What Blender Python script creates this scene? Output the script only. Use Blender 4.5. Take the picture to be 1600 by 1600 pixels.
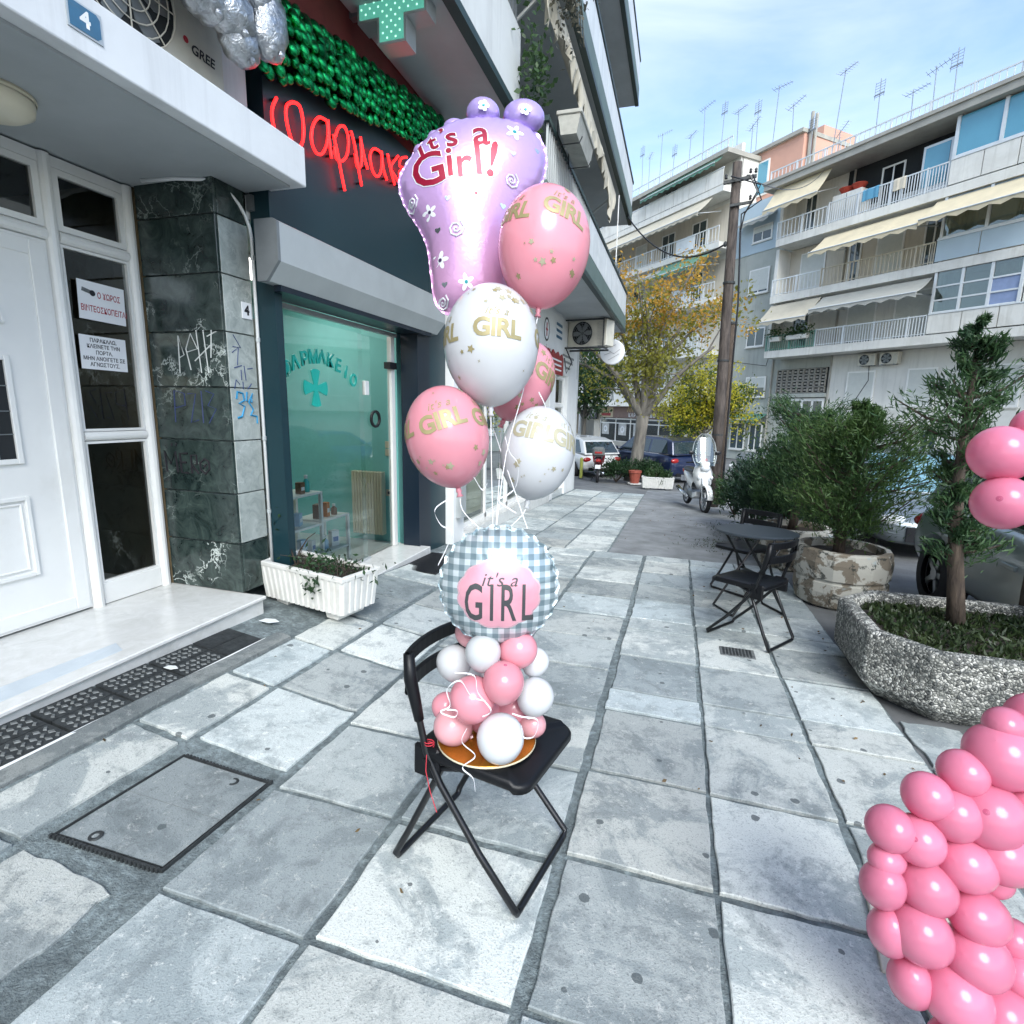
import bpy, bmesh, math, random
import numpy as np
from mathutils import Vector, Matrix, Quaternion
random.seed(7)
R = math.radians
sc = bpy.context.scene
for o in list(bpy.data.objects): bpy.data.objects.remove(o)
COL = sc.collection

# ---------------------------------------------------------------- camera
cam_d = bpy.data.cameras.new('camera'); cam = bpy.data.objects.new('camera', cam_d); COL.objects.link(cam); sc.camera = cam
cam_d.sensor_width = 36; cam_d.lens = 842.4 / 1600 * 36; cam_d.clip_start = .05; cam_d.clip_end = 900
yaw, pitch, roll = R(16.844), R(10.784), R(-1.229)
fw = Vector((-math.sin(yaw)*math.cos(pitch), math.cos(yaw)*math.cos(pitch), -math.sin(pitch)))
rt = Vector((math.cos(yaw), math.sin(yaw), 0)); dn = fw.cross(rt)
r2 = math.cos(roll)*rt + math.sin(roll)*dn; d2 = -math.sin(roll)*rt + math.cos(roll)*dn
cam.matrix_world = Matrix(((r2.x, -d2.x, -fw.x, 0), (r2.y, -d2.y, -fw.y, 0), (r2.z, -d2.z, -fw.z, 1.5), (0, 0, 0, 1)))

# ---------------------------------------------------------------- light
SUN_AZ, SUN_EL = -154, 42        # degrees left of the street axis (negative: right), elevation
sd = Vector((-math.sin(R(SUN_AZ))*math.cos(R(SUN_EL)), math.cos(R(SUN_AZ))*math.cos(R(SUN_EL)), math.sin(R(SUN_EL))))
sun_d = bpy.data.lights.new('sun', 'SUN'); sun = bpy.data.objects.new('sun', sun_d); COL.objects.link(sun)
sun_d.energy = 1.5; sun_d.angle = R(32); sun_d.color = (.96, 1, .99)      # thin cloud: a broad soft sun
sun.rotation_euler = sd.to_track_quat('Z', 'Y').to_euler(); sun.location = (0, 0, 40)
w = bpy.data.worlds.new('World'); sc.world = w; w.use_nodes = True
nt = w.node_tree; nd = nt.nodes; bg = nd['Background']
sky = nd.new('ShaderNodeTexSky'); sky.sky_type = 'NISHITA'; sky.sun_disc = False
sky.sun_elevation = R(SUN_EL); sky.sun_rotation = R(-SUN_AZ)
sky.altitude = 50; sky.air_density = 1.0; sky.dust_density = 1.3; sky.ozone_density = 1.0
tc = nd.new('ShaderNodeTexCoord'); mp = nd.new('ShaderNodeMapping'); mp.inputs['Scale'].default_value = (1, 1, 3.2)
nz = nd.new('ShaderNodeTexNoise'); nz.inputs['Scale'].default_value = 1.7; nz.inputs['Detail'].default_value = 7; nz.inputs['Roughness'].default_value = .55; nz.inputs['Distortion'].default_value = .5
rp = nd.new('ShaderNodeValToRGB'); rp.color_ramp.elements[0].position = .38; rp.color_ramp.elements[1].position = .80
rp.color_ramp.elements[0].color = (0, 0, 0, 1); rp.color_ramp.elements[1].color = (.75, .75, .75, 1)
mx = nd.new('ShaderNodeMix'); mx.data_type = 'RGBA'; mx.inputs[7].default_value = (3.6, 3.9, 4.1, 1)
nt.links.new(tc.outputs['Generated'], mp.inputs[0]); nt.links.new(mp.outputs[0], nz.inputs['Vector']); nt.links.new(nz.outputs['Fac'], rp.inputs[0])
nt.links.new(rp.outputs[0], mx.inputs[0]); nt.links.new(sky.outputs[0], mx.inputs[6]); nt.links.new(mx.outputs[2], bg.inputs[0])
bg.inputs[1].default_value = .15
vs = sc.view_settings; vs.view_transform = 'Standard'; vs.look = 'None'; vs.gamma = 1; vs.exposure = 1.32; vs.use_curve_mapping = False
sc.cycles.use_denoising = True
sc.cycles.max_bounces = 5; sc.cycles.diffuse_bounces = 3; sc.cycles.glossy_bounces = 3; sc.cycles.use_adaptive_sampling = True; sc.cycles.adaptive_threshold = .025; sc.cycles.use_light_tree = False; sc.cycles.transparent_max_bounces = 12; sc.cycles.caustics_reflective = False; sc.cycles.caustics_refractive = False
sc.cycles.sample_clamp_indirect = 6

# ---------------------------------------------------------------- materials
MATS = {}
def _new(name):
    m = bpy.data.materials.new(name); m.use_nodes = True; t = m.node_tree
    b = t.nodes['Principled BSDF']; MATS[name] = m
    return m, t, b
def N(t, typ, **kw):
    n = t.nodes.new(typ)
    for k, v in kw.items():
        if k in n.inputs.keys() if not hasattr(n, k) else False: n.inputs[k].default_value = v
        elif hasattr(n, k): setattr(n, k, v)
        else: n.inputs[k].default_value = v
    return n
def noise(t, scale, detail=4, rough=.55, dist=0, coord=None):
    n = t.nodes.new('ShaderNodeTexNoise'); n.inputs['Scale'].default_value = scale; n.inputs['Detail'].default_value = detail
    n.inputs['Roughness'].default_value = rough; n.inputs['Distortion'].default_value = dist
    if coord is not None: t.links.new(coord, n.inputs['Vector'])
    return n
def ramp(t, src, stops):
    r = t.nodes.new('ShaderNodeValToRGB'); e = r.color_ramp.elements
    while len(e) < len(stops): e.new(.5)
    for el, (p, c) in zip(e, stops):
        el.position = p; el.color = (c, c, c, 1) if not hasattr(c, '__len__') else (*c, 1)
    t.links.new(src, r.inputs[0]); return r
def mixc(t, fac, a, b, mode='MIX'):
    m = t.nodes.new('ShaderNodeMix'); m.data_type = 'RGBA'; m.blend_type = mode
    for s, i in ((fac, 0), (a, 6), (b, 7)):
        if hasattr(s, 'is_output'): t.links.new(s, m.inputs[i])
        elif i == 0: m.inputs[0].default_value = s
        else: m.inputs[i].default_value = (*s, 1) if len(s) == 3 else s
    return m.outputs[2]
def bump(t, b, src, strength=.3, dist=.01):
    n = t.nodes.new('ShaderNodeBump'); n.inputs['Strength'].default_value = strength; n.inputs['Distance'].default_value = dist
    t.links.new(src, n.inputs['Height']); t.links.new(n.outputs[0], b.inputs['Normal']); return n
def objc(t): return t.nodes.new('ShaderNodeTexCoord').outputs['Object']
def geo(t): return t.nodes.new('ShaderNodeNewGeometry').outputs['Position']
def mat(name, col, rough=.6, metal=0, var=.12, scale=6, bmp=.15, bscale=60, bdist=.004, rand=0, spec=.5, coat=0, dirt=0, dirtcol=(.05, .05, .045), trans=0, emit=None, estr=0, alpha=1, dscale=2.2, dpos=(.52, .72), streak=0):
    if name in MATS: return MATS[name]
    m, t, b = _new(name)
    P = geo(t); c = tuple(col)
    n = noise(t, scale, 5, .6, 0, P)
    lo = tuple(max(0, x*(1-var)) for x in c); hi = tuple(min(1, x*(1+var)) for x in c)
    out = mixc(t, ramp(t, n.outputs['Fac'], [(.3, 0), (.7, 1)]).outputs[0], lo, hi)
    if dirt:
        dn_ = noise(t, dscale, 7, .62, .6, P)
        out = mixc(t, ramp(t, dn_.outputs['Fac'], [(dpos[0], 0), (dpos[1], dirt)]).outputs[0], out, dirtcol)
    if streak:
        mp_ = t.nodes.new('ShaderNodeMapping'); mp_.inputs['Scale'].default_value = (3.2, 3.2, .22); t.links.new(P, mp_.inputs[0])
        out = mixc(t, ramp(t, noise(t, 1.6, 6, .7, .2, mp_.outputs[0]).outputs['Fac'], [(.50, 0), (.72, streak)]).outputs[0], out, dirtcol)
    if rand:
        oi = t.nodes.new('ShaderNodeObjectInfo'); hs = t.nodes.new('ShaderNodeHueSaturation')
        mr = t.nodes.new('ShaderNodeMapRange'); mr.inputs[3].default_value = 1-rand; mr.inputs[4].default_value = 1+rand
        t.links.new(oi.outputs['Random'], mr.inputs[0]); t.links.new(mr.outputs[0], hs.inputs['Value']); t.links.new(out, hs.inputs['Color']); out = hs.outputs[0]
    t.links.new(out, b.inputs['Base Color'])
    b.inputs['Roughness'].default_value = rough; b.inputs['Metallic'].default_value = metal
    b.inputs['Specular IOR Level'].default_value = spec; b.inputs['Coat Weight'].default_value = coat; b.inputs['Coat Roughness'].default_value = .05
    if bmp: bump(t, b, noise(t, bscale, 4, .6, 0, P).outputs['Fac'], bmp, bdist)
    if trans: b.inputs['Transmission Weight'].default_value = trans
    if emit: b.inputs['Emission Color'].default_value = (*emit, 1); b.inputs['Emission Strength'].default_value = estr
    if alpha < 1: b.inputs['Alpha'].default_value = alpha
    return m
def glass(name, tint=(.8, .9, .9), op=.12, rough=.02, k=1.0):
    """thin pane: mostly see-through, mirror-like at grazing angles"""
    m, t, b = _new(name); t.nodes.remove(b); o = t.nodes['Material Output']
    tr = t.nodes.new('ShaderNodeBsdfTransparent'); tr.inputs[0].default_value = (*tint, 1)
    gl = t.nodes.new('ShaderNodeBsdfGlossy'); gl.inputs['Roughness'].default_value = rough; gl.inputs['Color'].default_value = (.95, 1, 1, 1)
    fr = t.nodes.new('ShaderNodeFresnel'); fr.inputs[0].default_value = 1.5
    mm = t.nodes.new('ShaderNodeMath'); mm.operation = 'MULTIPLY_ADD'; mm.inputs[1].default_value = k; mm.inputs[2].default_value = op
    t.links.new(fr.outputs[0], mm.inputs[0])
    mi = t.nodes.new('ShaderNodeMixShader'); t.links.new(mm.outputs[0], mi.inputs[0]); t.links.new(tr.outputs[0], mi.inputs[1]); t.links.new(gl.outputs[0], mi.inputs[2]); t.links.new(mi.outputs[0], o.inputs[0])
    return m
def leafmat(name, c1, c2, trl=.45, rough=.5):
    """foliage: colour varies from leaf clump to leaf clump, light passes through"""
    m, t, b = _new(name); o = t.nodes['Material Output']; P = geo(t)
    n = noise(t, 2.3, 3, .6, 0, P); n2 = noise(t, 14, 2, .6, 0, P)
    f = t.nodes.new('ShaderNodeMath'); f.operation = 'MULTIPLY_ADD'; f.inputs[1].default_value = .5
    t.links.new(n2.outputs['Fac'], f.inputs[0]); 
    h = t.nodes.new('ShaderNodeMath'); h.operation = 'MULTIPLY'; h.inputs[1].default_value = .5; t.links.new(n.outputs['Fac'], h.inputs[0]); t.links.new(h.outputs[0], f.inputs[2])
    c = mixc(t, ramp(t, f.outputs[0], [(.38, 0), (.62, 1)]).outputs[0], c1, c2)
    t.links.new(c, b.inputs['Base Color']); b.inputs['Roughness'].default_value = rough
    tl = t.nodes.new('ShaderNodeBsdfTranslucent'); t.links.new(c, tl.inputs[0])
    mi = t.nodes.new('ShaderNodeMixShader'); mi.inputs[0].default_value = trl
    t.links.new(b.outputs[0], mi.inputs[1]); t.links.new(tl.outputs[0], mi.inputs[2]); t.links.new(mi.outputs[0], o.inputs[0])
    return m

# ---------------------------------------------------------------- geometry helpers
MW = {}
def frame_of(o): return MW.get(o.name, Matrix.Identity(4)) if o else Matrix.Identity(4)
def thing(name, label, cat, loc=(0, 0, 0), rotz=0, group=None, mtx=None):
    o = bpy.data.objects.new(name, None); COL.objects.link(o); o.empty_display_size = .1
    m = mtx if mtx is not None else Matrix.Translation(loc) @ Matrix.Rotation(rotz, 4, 'Z')
    o.matrix_world = m; MW[o.name] = m.copy()
    return tag(o, label, cat, group)
def tag(o, label=None, cat=None, group=None, kind=None):
    if label: o['label'] = label
    if cat: o['category'] = cat
    if group: o['group'] = group
    if kind: o['kind'] = kind
    return o
def link(name, me, m, parent=None, smooth=False, world=False):
    o = bpy.data.objects.new(name, me); COL.objects.link(o)
    if m and not me.materials: me.materials.append(MATS[m] if isinstance(m, str) else m)
    if smooth: me.polygons.foreach_set('use_smooth', [True]*len(me.polygons))
    if parent:
        o.parent = parent; MW[o.name] = frame_of(parent)
        if world: me.transform(frame_of(parent).inverted())
    return o
class MB:
    def __init__(s): s.v = []; s.f = []; s.T = None
    def add(s, vs, fs):
        k = len(s.v)
        if s.T is not None: vs = [tuple(s.T @ Vector(p)) for p in vs]
        s.v += [tuple(p) for p in vs]; s.f += [tuple(i+k for i in f) for f in fs]; return s
    def box(s, x0, x1, y0, y1, z0, z1):
        return s.add([(x0,y0,z0),(x1,y0,z0),(x1,y1,z0),(x0,y1,z0),(x0,y0,z1),(x1,y0,z1),(x1,y1,z1),(x0,y1,z1)],
                     [(0,3,2,1),(4,5,6,7),(0,1,5,4),(1,2,6,5),(2,3,7,6),(3,0,4,7)])
    def cb(s, x0, x1, y0, y1, z0, z1, b=.004):
        """box with all twelve edges chamfered"""
        X, Y, Z = (x0, x1), (y0, y1), (z0, z1); V = []; idx = {}
        for i in (0, 1):
            for j in (0, 1):
                for k in (0, 1):
                    p = (X[i], Y[j], Z[k]); sg = (b if i == 0 else -b, b if j == 0 else -b, b if k == 0 else -b)
                    for a in range(3):
                        q = [p[c] + (sg[c] if c != a else 0) for c in range(3)]
                        idx[i, j, k, a] = len(V); V.append(q)
        F = []
        for a in range(3):
            o1, o2 = [c for c in range(3) if c != a]
            for e in (0, 1):
                ring = []
                for u, w_ in ((0, 0), (1, 0), (1, 1), (0, 1)):
                    t = [0, 0, 0]; t[a] = e; t[o1] = u; t[o2] = w_; ring.append(idx[t[0], t[1], t[2], a])
                F.append(ring)
        for a in range(3):
            o1, o2 = [c for c in range(3) if c != a]
            for u in (0, 1):
                for w_ in (0, 1):
                    t0 = [0, 0, 0]; t0[o1] = u; t0[o2] = w_; t1 = list(t0); t1[a] = 1
                    F.append([idx[(*t0, o1)], idx[(*t1, o1)], idx[(*t1, o2)], idx[(*t0, o2)]])
        for i in (0, 1):
            for j in (0, 1):
                for k in (0, 1): F.append([idx[i, j, k, 0], idx[i, j, k, 1], idx[i, j, k, 2]])
        return s.add(V, F)
    def bar(s, a, b, w=.02, h=None, up=(0, 0, 1)):
        a, b = Vector(a), Vector(b); h = h or w; d = (b-a).normalized(); u = Vector(up)
        if abs(d.dot(u)) > .95: u = Vector((1, 0, 0))
        x = d.cross(u).normalized()*w/2; y = x.cross(d).normalized()*h/2
        return s.add([a-x-y, a+x-y, a+x+y, a-x+y, b-x-y, b+x-y, b+x+y, b-x+y], [(0,3,2,1),(4,5,6,7),(0,1,5,4),(1,2,6,5),(2,3,7,6),(3,0,4,7)])
    def tube(s, pts, r, n=8, cap=True):
        pts = [Vector(p) for p in pts]; m = len(pts); rs = r if hasattr(r, '__len__') else [r]*m
        V = []; prev = None
        for i, p in enumerate(pts):
            d = (pts[min(i+1, m-1)] - pts[max(i-1, 0)]).normalized()
            if prev is None:
                u = Vector((0, 0, 1)) if abs(d.z) < .9 else Vector((1, 0, 0)); x = d.cross(u).normalized()
            else:
                x = (prev - d*prev.dot(d)); x = x.normalized() if x.length > 1e-6 else d.orthogonal().normalized()
            prev = x; y = d.cross(x)
            for k in range(n):
                a = 2*math.pi*k/n; V.append(p + (x*math.cos(a) + y*math.sin(a))*rs[i])
        F = [(i*n+k, i*n+(k+1) % n, (i+1)*n+(k+1) % n, (i+1)*n+k) for i in range(m-1) for k in range(n)]
        if cap: F += [tuple(range(n))[::-1], tuple((m-1)*n+k for k in range(n))]
        return s.add(V, F)
    def lathe(s, prof, n=24, c=(0, 0, 0), cap=True):
        V = [(c[0]+r*math.cos(2*math.pi*k/n), c[1]+r*math.sin(2*math.pi*k/n), c[2]+z) for r, z in prof for k in range(n)]
        m = len(prof); F = [(i*n+k, i*n+(k+1) % n, (i+1)*n+(k+1) % n, (i+1)*n+k) for i in range(m-1) for k in range(n)]
        if cap: F += [tuple(range(n))[::-1], tuple((m-1)*n+k for k in range(n))]
        return s.add(V, F)
    def prism(s, poly, a, b, axis='z'):
        """extrude a 2-D outline: axis z -> (x,y), axis x -> (y,z), axis y -> (x,z)"""
        def P(p, t): return (p[0], p[1], t) if axis == 'z' else ((t, p[0], p[1]) if axis == 'x' else (p[0], t, p[1]))
        n = len(poly); V = [P(p, a) for p in poly] + [P(p, b) for p in poly]
        return s.add(V, [tuple(range(n))[::-1], tuple(range(n, 2*n))] + [(i, (i+1) % n, n+(i+1) % n, n+i) for i in range(n)])
    def ell(s, c, ax, n=12, m=8):
        """ellipsoid; ax = three axis vectors"""
        A = [Vector(a) for a in ax]; c = Vector(c); V = [c + A[2]]
        for i in range(1, m):
            t = math.pi*i/m
            for k in range(n):
                p = 2*math.pi*k/n; V.append(c + A[0]*math.sin(t)*math.cos(p) + A[1]*math.sin(t)*math.sin(p) + A[2]*math.cos(t))
        V.append(c - A[2]); F = [(0, 1+k, 1+(k+1) % n) for k in range(n)]
        for i in range(m-2):
            F += [(1+i*n+k, 1+(i+1)*n+k, 1+(i+1)*n+(k+1) % n, 1+i*n+(k+1) % n) for k in range(n)]
        e = len(V)-1; F += [(e, 1+(m-2)*n+(k+1) % n, 1+(m-2)*n+k) for k in range(n)]
        return s.add(V, F)
    def quad(s, a, b, c, d): return s.add([a, b, c, d], [(0, 1, 2, 3)])
    def mesh(s, name):
        me = bpy.data.meshes.new(name); me.from_pydata(s.v, [], s.f)
        bm = bmesh.new(); bm.from_mesh(me); bmesh.ops.recalc_face_normals(bm, faces=bm.faces); bm.to_mesh(me); bm.free()
        return me
    def build(s, name, m, parent=None, smooth=False, world=False, bevel=0):
        o = link(name, s.mesh(name), m, parent, smooth, world)
        if bevel:
            bv = o.modifiers.new('bevel', 'BEVEL'); bv.width = bevel; bv.segments = 2; bv.limit_method = 'ANGLE'
        return o
def box(name, m, parent, x0, x1, y0, y1, z0, z1, b=0, world=False):
    mb = MB(); mb.cb(x0, x1, y0, y1, z0, z1, b) if b else mb.box(x0, x1, y0, y1, z0, z1)
    return mb.build(name, m, parent, world=world)
def copy_tree(o, parent=None, M_=None):
    c = o.copy(); COL.objects.link(c)
    if parent: c.parent = parent; MW[c.name] = frame_of(parent)
    if M_ is not None: c.matrix_world = M_; MW[c.name] = M_.copy()
    for ch in list(o.children): copy_tree(ch, c)
    return c
def text_mesh(s, size=1.0, shear=0, spacing=1.0, extrude=0, bold=0, line=1.0, align='CENTER'):
    cu = bpy.data.curves.new('lettering', 'FONT'); cu.body = s; cu.size = size; cu.shear = shear; cu.space_character = spacing
    cu.align_x = align; cu.align_y = 'CENTER'; cu.extrude = extrude; cu.offset = bold; cu.resolution_u = 3; cu.space_line = line
    o = bpy.data.objects.new('tmp', cu); COL.objects.link(o); dg = bpy.context.evaluated_depsgraph_get(); dg.update()
    me = bpy.data.meshes.new_from_object(o.evaluated_get(dg)); bpy.data.objects.remove(o); bpy.data.curves.remove(cu)
    me.materials.clear(); return me
def flat_text(name, s, size, m, parent, org, xa, ya, world=False, **kw):
    """lettering laid in the plane spanned by xa (reading direction) and ya (up)"""
    me = text_mesh(s, size, **kw); xa = Vector(xa); ya = Vector(ya); za = xa.cross(ya); og = Vector(org)
    for v in me.vertices: p = v.co.copy(); v.co = og + xa*p.x + ya*p.y + za*p.z
    return link(name, me, m, parent, world=world)
def wrap_mesh(me, fn, step=.012):
    """cut a flat mesh into a grid, then lay every vertex on a curved surface with fn(x, y)"""
    bm = bmesh.new(); bm.from_mesh(me)
    for ax in (0, 1):
        cs = [v.co[ax] for v in bm.verts]
        if not cs: continue
        a = math.floor(min(cs)/step)*step
        while a < max(cs):
            n = [0, 0, 0]; n[ax] = 1; co = [0, 0, 0]; co[ax] = a
            bmesh.ops.bisect_plane(bm, geom=bm.verts[:]+bm.edges[:]+bm.faces[:], plane_co=co, plane_no=n); a += step
    for v in bm.verts: v.co = fn(v.co.x, v.co.y)
    bm.to_mesh(me); bm.free(); return me
def poly_mesh(poly):
    me = bpy.data.meshes.new('print'); me.from_pydata([(x, y, 0) for x, y in poly], [], [tuple(range(len(poly)))]); return me
def leaves(name, m, parent, C_, size, nrm=None, elong=1.7, jitter=.35, world=False, seed=1, droop=0):
    """one mesh of many leaf-shaped faces (a bent pair of quads each) centred at C_"""
    rg = np.random.default_rng(seed); C_ = np.asarray(C_, float); n = len(C_)
    a = rg.normal(size=(n, 3)) if nrm is None else np.asarray(nrm) + rg.normal(size=(n, 3))*jitter
    a[:, 2] -= droop
    a /= np.linalg.norm(a, axis=1)[:, None] + 1e-9
    r = rg.normal(size=(n, 3)); b = np.cross(a, r); b /= np.linalg.norm(b, axis=1)[:, None] + 1e-9; c = np.cross(a, b)
    L = size*(.6 + .8*rg.random(n))[:, None]; Wd = L/elong/2
    V = np.stack([C_ - a*L*.5, C_ + b*Wd + c*L*.06, C_ + a*L*.5, C_ - b*Wd + c*L*.06], 1).reshape(-1, 3)
    me = bpy.data.meshes.new(name); me.vertices.add(4*n); me.vertices.foreach_set('co', V.ravel())
    me.loops.add(4*n); me.loops.foreach_set('vertex_index', np.arange(4*n)); me.polygons.add(n)
    me.polygons.foreach_set('loop_start', np.arange(0, 4*n, 4)); me.update(calc_edges=True)
    return link(name, me, m, parent, world=world)

# ground height: the pavement falls gently along the street and rises a little towards the entrance step
def prof(y):
    if y < 7: return -.0402*y
    if y < 18: return -.2814 - .05*(y-7)
    if y < 30: return -.8314 - .03*(y-18)
    return -1.1914
def G(x, y):
    k = .14 if y < 3.5 else max(.03, .14 - .11*(y-3.5)/2.5)
    return prof(y) + min(1.13, max(0, -1.6-x))*k
# ================================================================ materials of the place
def paving_mat(name='paving', dk=1.0):
    m, t, b = _new(name); P = geo(t)
    oi = t.nodes.new('ShaderNodeObjectInfo')
    f = noise(t, 150, 3, .75, 0, P); g = noise(t, 6.5, 10, .80, .3, P); g2 = noise(t, 24, 9, .82, .3, P); st = noise(t, 1.9, 9, .72, .6, P)
    sh = t.nodes.new('ShaderNodeMath'); sh.operation = 'FRACT'; m7 = t.nodes.new('ShaderNodeMath'); m7.operation = 'MULTIPLY'; m7.inputs[1].default_value = 17.3; t.links.new(oi.outputs['Random'], m7.inputs[0]); t.links.new(m7.outputs[0], sh.inputs[0])
    c = mixc(t, sh.outputs[0], (.40, .455, .465), (.63, .65, .61))                                   # cool grey to cream from slab to slab
    c = mixc(t, ramp(t, st.outputs['Fac'], [(.49, 0), (.55, .70)]).outputs[0], c, (.27, .315, .325))    # old stains with an edge
    c = mixc(t, ramp(t, g.outputs['Fac'], [(.50, 0), (.62, .65)]).outputs[0], c, (.20, .23, .235))
    c = mixc(t, ramp(t, g2.outputs['Fac'], [(.565, 0), (.61, .75)]).outputs[0], c, (.70, .72, .69))    # flaked pale patches
    c = mixc(t, ramp(t, f.outputs['Fac'], [(.55, 0), (.66, .62)]).outputs[0], c, (.14, .16, .165))     # dark grains
    mr = t.nodes.new('ShaderNodeMapRange'); mr.inputs[3].default_value = .68; mr.inputs[4].default_value = 1.16
    t.links.new(oi.outputs['Random'], mr.inputs[0])
    mr.inputs[3].default_value *= dk; mr.inputs[4].default_value *= dk
    hs = t.nodes.new('ShaderNodeHueSaturation'); t.links.new(mr.outputs[0], hs.inputs['Value']); t.links.new(c, hs.inputs['Color']); c = hs.outputs[0]
    vo = t.nodes.new('ShaderNodeTexVoronoi'); vo.inputs['Scale'].default_value = 5.2; vo.voronoi_dimensions = '2D'; t.links.new(P, vo.inputs['Vector'])   # trodden-in chewing gum
    wn = t.nodes.new('ShaderNodeSeparateColor'); t.links.new(vo.outputs['Color'], wn.inputs[0])
    lt = t.nodes.new('ShaderNodeMath'); lt.operation = 'LESS_THAN'; lt.inputs[1].default_value = .22; t.links.new(wn.outputs[0], lt.inputs[0])
    sz = t.nodes.new('ShaderNodeMath'); sz.operation = 'MULTIPLY_ADD'; sz.inputs[1].default_value = .07; sz.inputs[2].default_value = .03; t.links.new(wn.outputs[1], sz.inputs[0])
    wob = t.nodes.new('ShaderNodeMath'); wob.operation = 'MULTIPLY_ADD'; wob.inputs[1].default_value = .09; t.links.new(noise(t, 40, 2, .5, 0, P).outputs['Fac'], wob.inputs[0]); t.links.new(vo.outputs['Distance'], wob.inputs[2])
    s2 = t.nodes.new('ShaderNodeMath'); s2.operation = 'ADD'; s2.inputs[1].default_value = .045; t.links.new(sz.outputs[0], s2.inputs[0])
    l2 = t.nodes.new('ShaderNodeMath'); l2.operation = 'LESS_THAN'; t.links.new(wob.outputs[0], l2.inputs[0]); t.links.new(s2.outputs[0], l2.inputs[1])
    ml = t.nodes.new('ShaderNodeMath'); ml.operation = 'MULTIPLY'; t.links.new(lt.outputs[0], ml.inputs[0]); t.links.new(l2.outputs[0], ml.inputs[1])
    m8 = t.nodes.new('ShaderNodeMath'); m8.operation = 'MULTIPLY'; m8.inputs[1].default_value = .8; t.links.new(ml.outputs[0], m8.inputs[0])
    c = mixc(t, m8.outputs[0], c, (.07, .085, .09))
    t.links.new(c, b.inputs['Base Color']); b.inputs['Roughness'].default_value = .62; b.inputs['Specular IOR Level'].default_value = .45
    bn = t.nodes.new('ShaderNodeMath'); bn.operation = 'ADD'; t.links.new(f.outputs['Fac'], bn.inputs[0]); t.links.new(g.outputs['Fac'], bn.inputs[1])
    bump(t, b, bn.outputs[0], .55, .006)
paving_mat(); paving_mat('concrete_patch', .66); paving_mat('cover_concrete', .80)
mat('mortar', (.20, .24, .245), .9, var=.45, scale=40, bmp=1.0, bscale=120, bdist=.01, dirt=.75, dirtcol=(.09, .11, .115), dscale=9, dpos=(.42, .62))
mat('asphalt', (.135, .14, .143), .85, var=.25, scale=3, bmp=.7, bscale=120, bdist=.006, dirt=.45, dirtcol=(.26, .265, .25), dscale=.8)
mat('old_asphalt', (.22, .23, .235), .85, var=.3, scale=3, bmp=.7, bscale=90, bdist=.006, dirt=.5, dirtcol=(.10, .11, .10), dscale=1.2)
mat('iron', (.045, .05, .052), .6, .4, var=.4, scale=30, bmp=.4, bscale=90)
mat('iron_pale', (.14, .15, .15), .65, .2, var=.4, scale=40, bmp=.4, bscale=120)
mat('white_pvc', (.80, .80, .77), .32, var=.03, scale=3, bmp=.03, bscale=25, dirt=.35, dirtcol=(.52, .50, .44), dscale=1.6)
mat('white_paint', (.78, .79, .78), .55, var=.05, scale=3, bmp=.12, bscale=40, dirt=.25, dirtcol=(.5, .5, .47), dscale=1.3)
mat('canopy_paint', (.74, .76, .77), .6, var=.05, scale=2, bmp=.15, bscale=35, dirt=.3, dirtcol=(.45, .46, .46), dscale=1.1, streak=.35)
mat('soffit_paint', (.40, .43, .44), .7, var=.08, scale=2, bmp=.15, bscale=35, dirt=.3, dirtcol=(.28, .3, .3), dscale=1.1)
mat('navy_panel', (.006, .030, .040), .42, var=.06, scale=1.5, bmp=.03, dirt=.25, dirtcol=(.014, .045, .055), dscale=1.4)
mat('navy_frame', (.004, .012, .024), .35, var=.06, bmp=.02)
mat('aluminium', (.55, .58, .58), .42, .55, var=.06, scale=3, bmp=.03, dirt=.25, dirtcol=(.35, .37, .37), dscale=1.5)
mat('grey_metal', (.22, .24, .25), .45, .5, var=.1, bmp=.05)
mat('red_wall', (.16, .028, .026), .8, var=.15, scale=4, bmp=.3, bscale=50)
mat('render_grey', (.40, .42, .41), .85, var=.12, scale=1.5, bmp=.4, bscale=40, dirt=.4, dirtcol=(.22, .23, .22), dscale=.9, streak=.5)
mat('render_white', (.62, .64, .63), .85, var=.08, scale=1.5, bmp=.35, bscale=40, dirt=.45, dirtcol=(.34, .35, .34), dscale=.9, streak=.5)
mat('green_fascia', (.105, .155, .145), .6, var=.1, scale=2, bmp=.1, dirt=.3, dirtcol=(.2, .24, .23))
mat('dark_green', (.012, .035, .035), .5, var=.1, bmp=.05)
mat('hall_tan', (.28, .21, .12), .35, var=.25, scale=2.5, bmp=.05)
mat('dark_room', (.015, .018, .02), .9, var=.1, bmp=0)
mat('teal_wall', (.24, .66, .64), .6, var=.04, bmp=.05, bscale=30)
mat('cream', (.70, .64, .47), .5, var=.05, bmp=.03)
mat('shop_floor', (.55, .58, .57), .3, var=.08, bmp=.03)
mat('black_plastic', (.012, .013, .016), .35, var=.1, bmp=.05, bscale=200, bdist=.001)
mat('paper', (.80, .81, .82), .7, var=.03, bmp=.03)
mat('ink', (.012, .012, .016), .6, var=0, bmp=0)
mat('red_ink', (.36, .015, .03), .6, var=0, bmp=0)
glass('clear_glass', (.88, .97, .96), .03, k=1.3)
glass('dark_glass', (.42, .44, .43), .04, k=.8)
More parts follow.
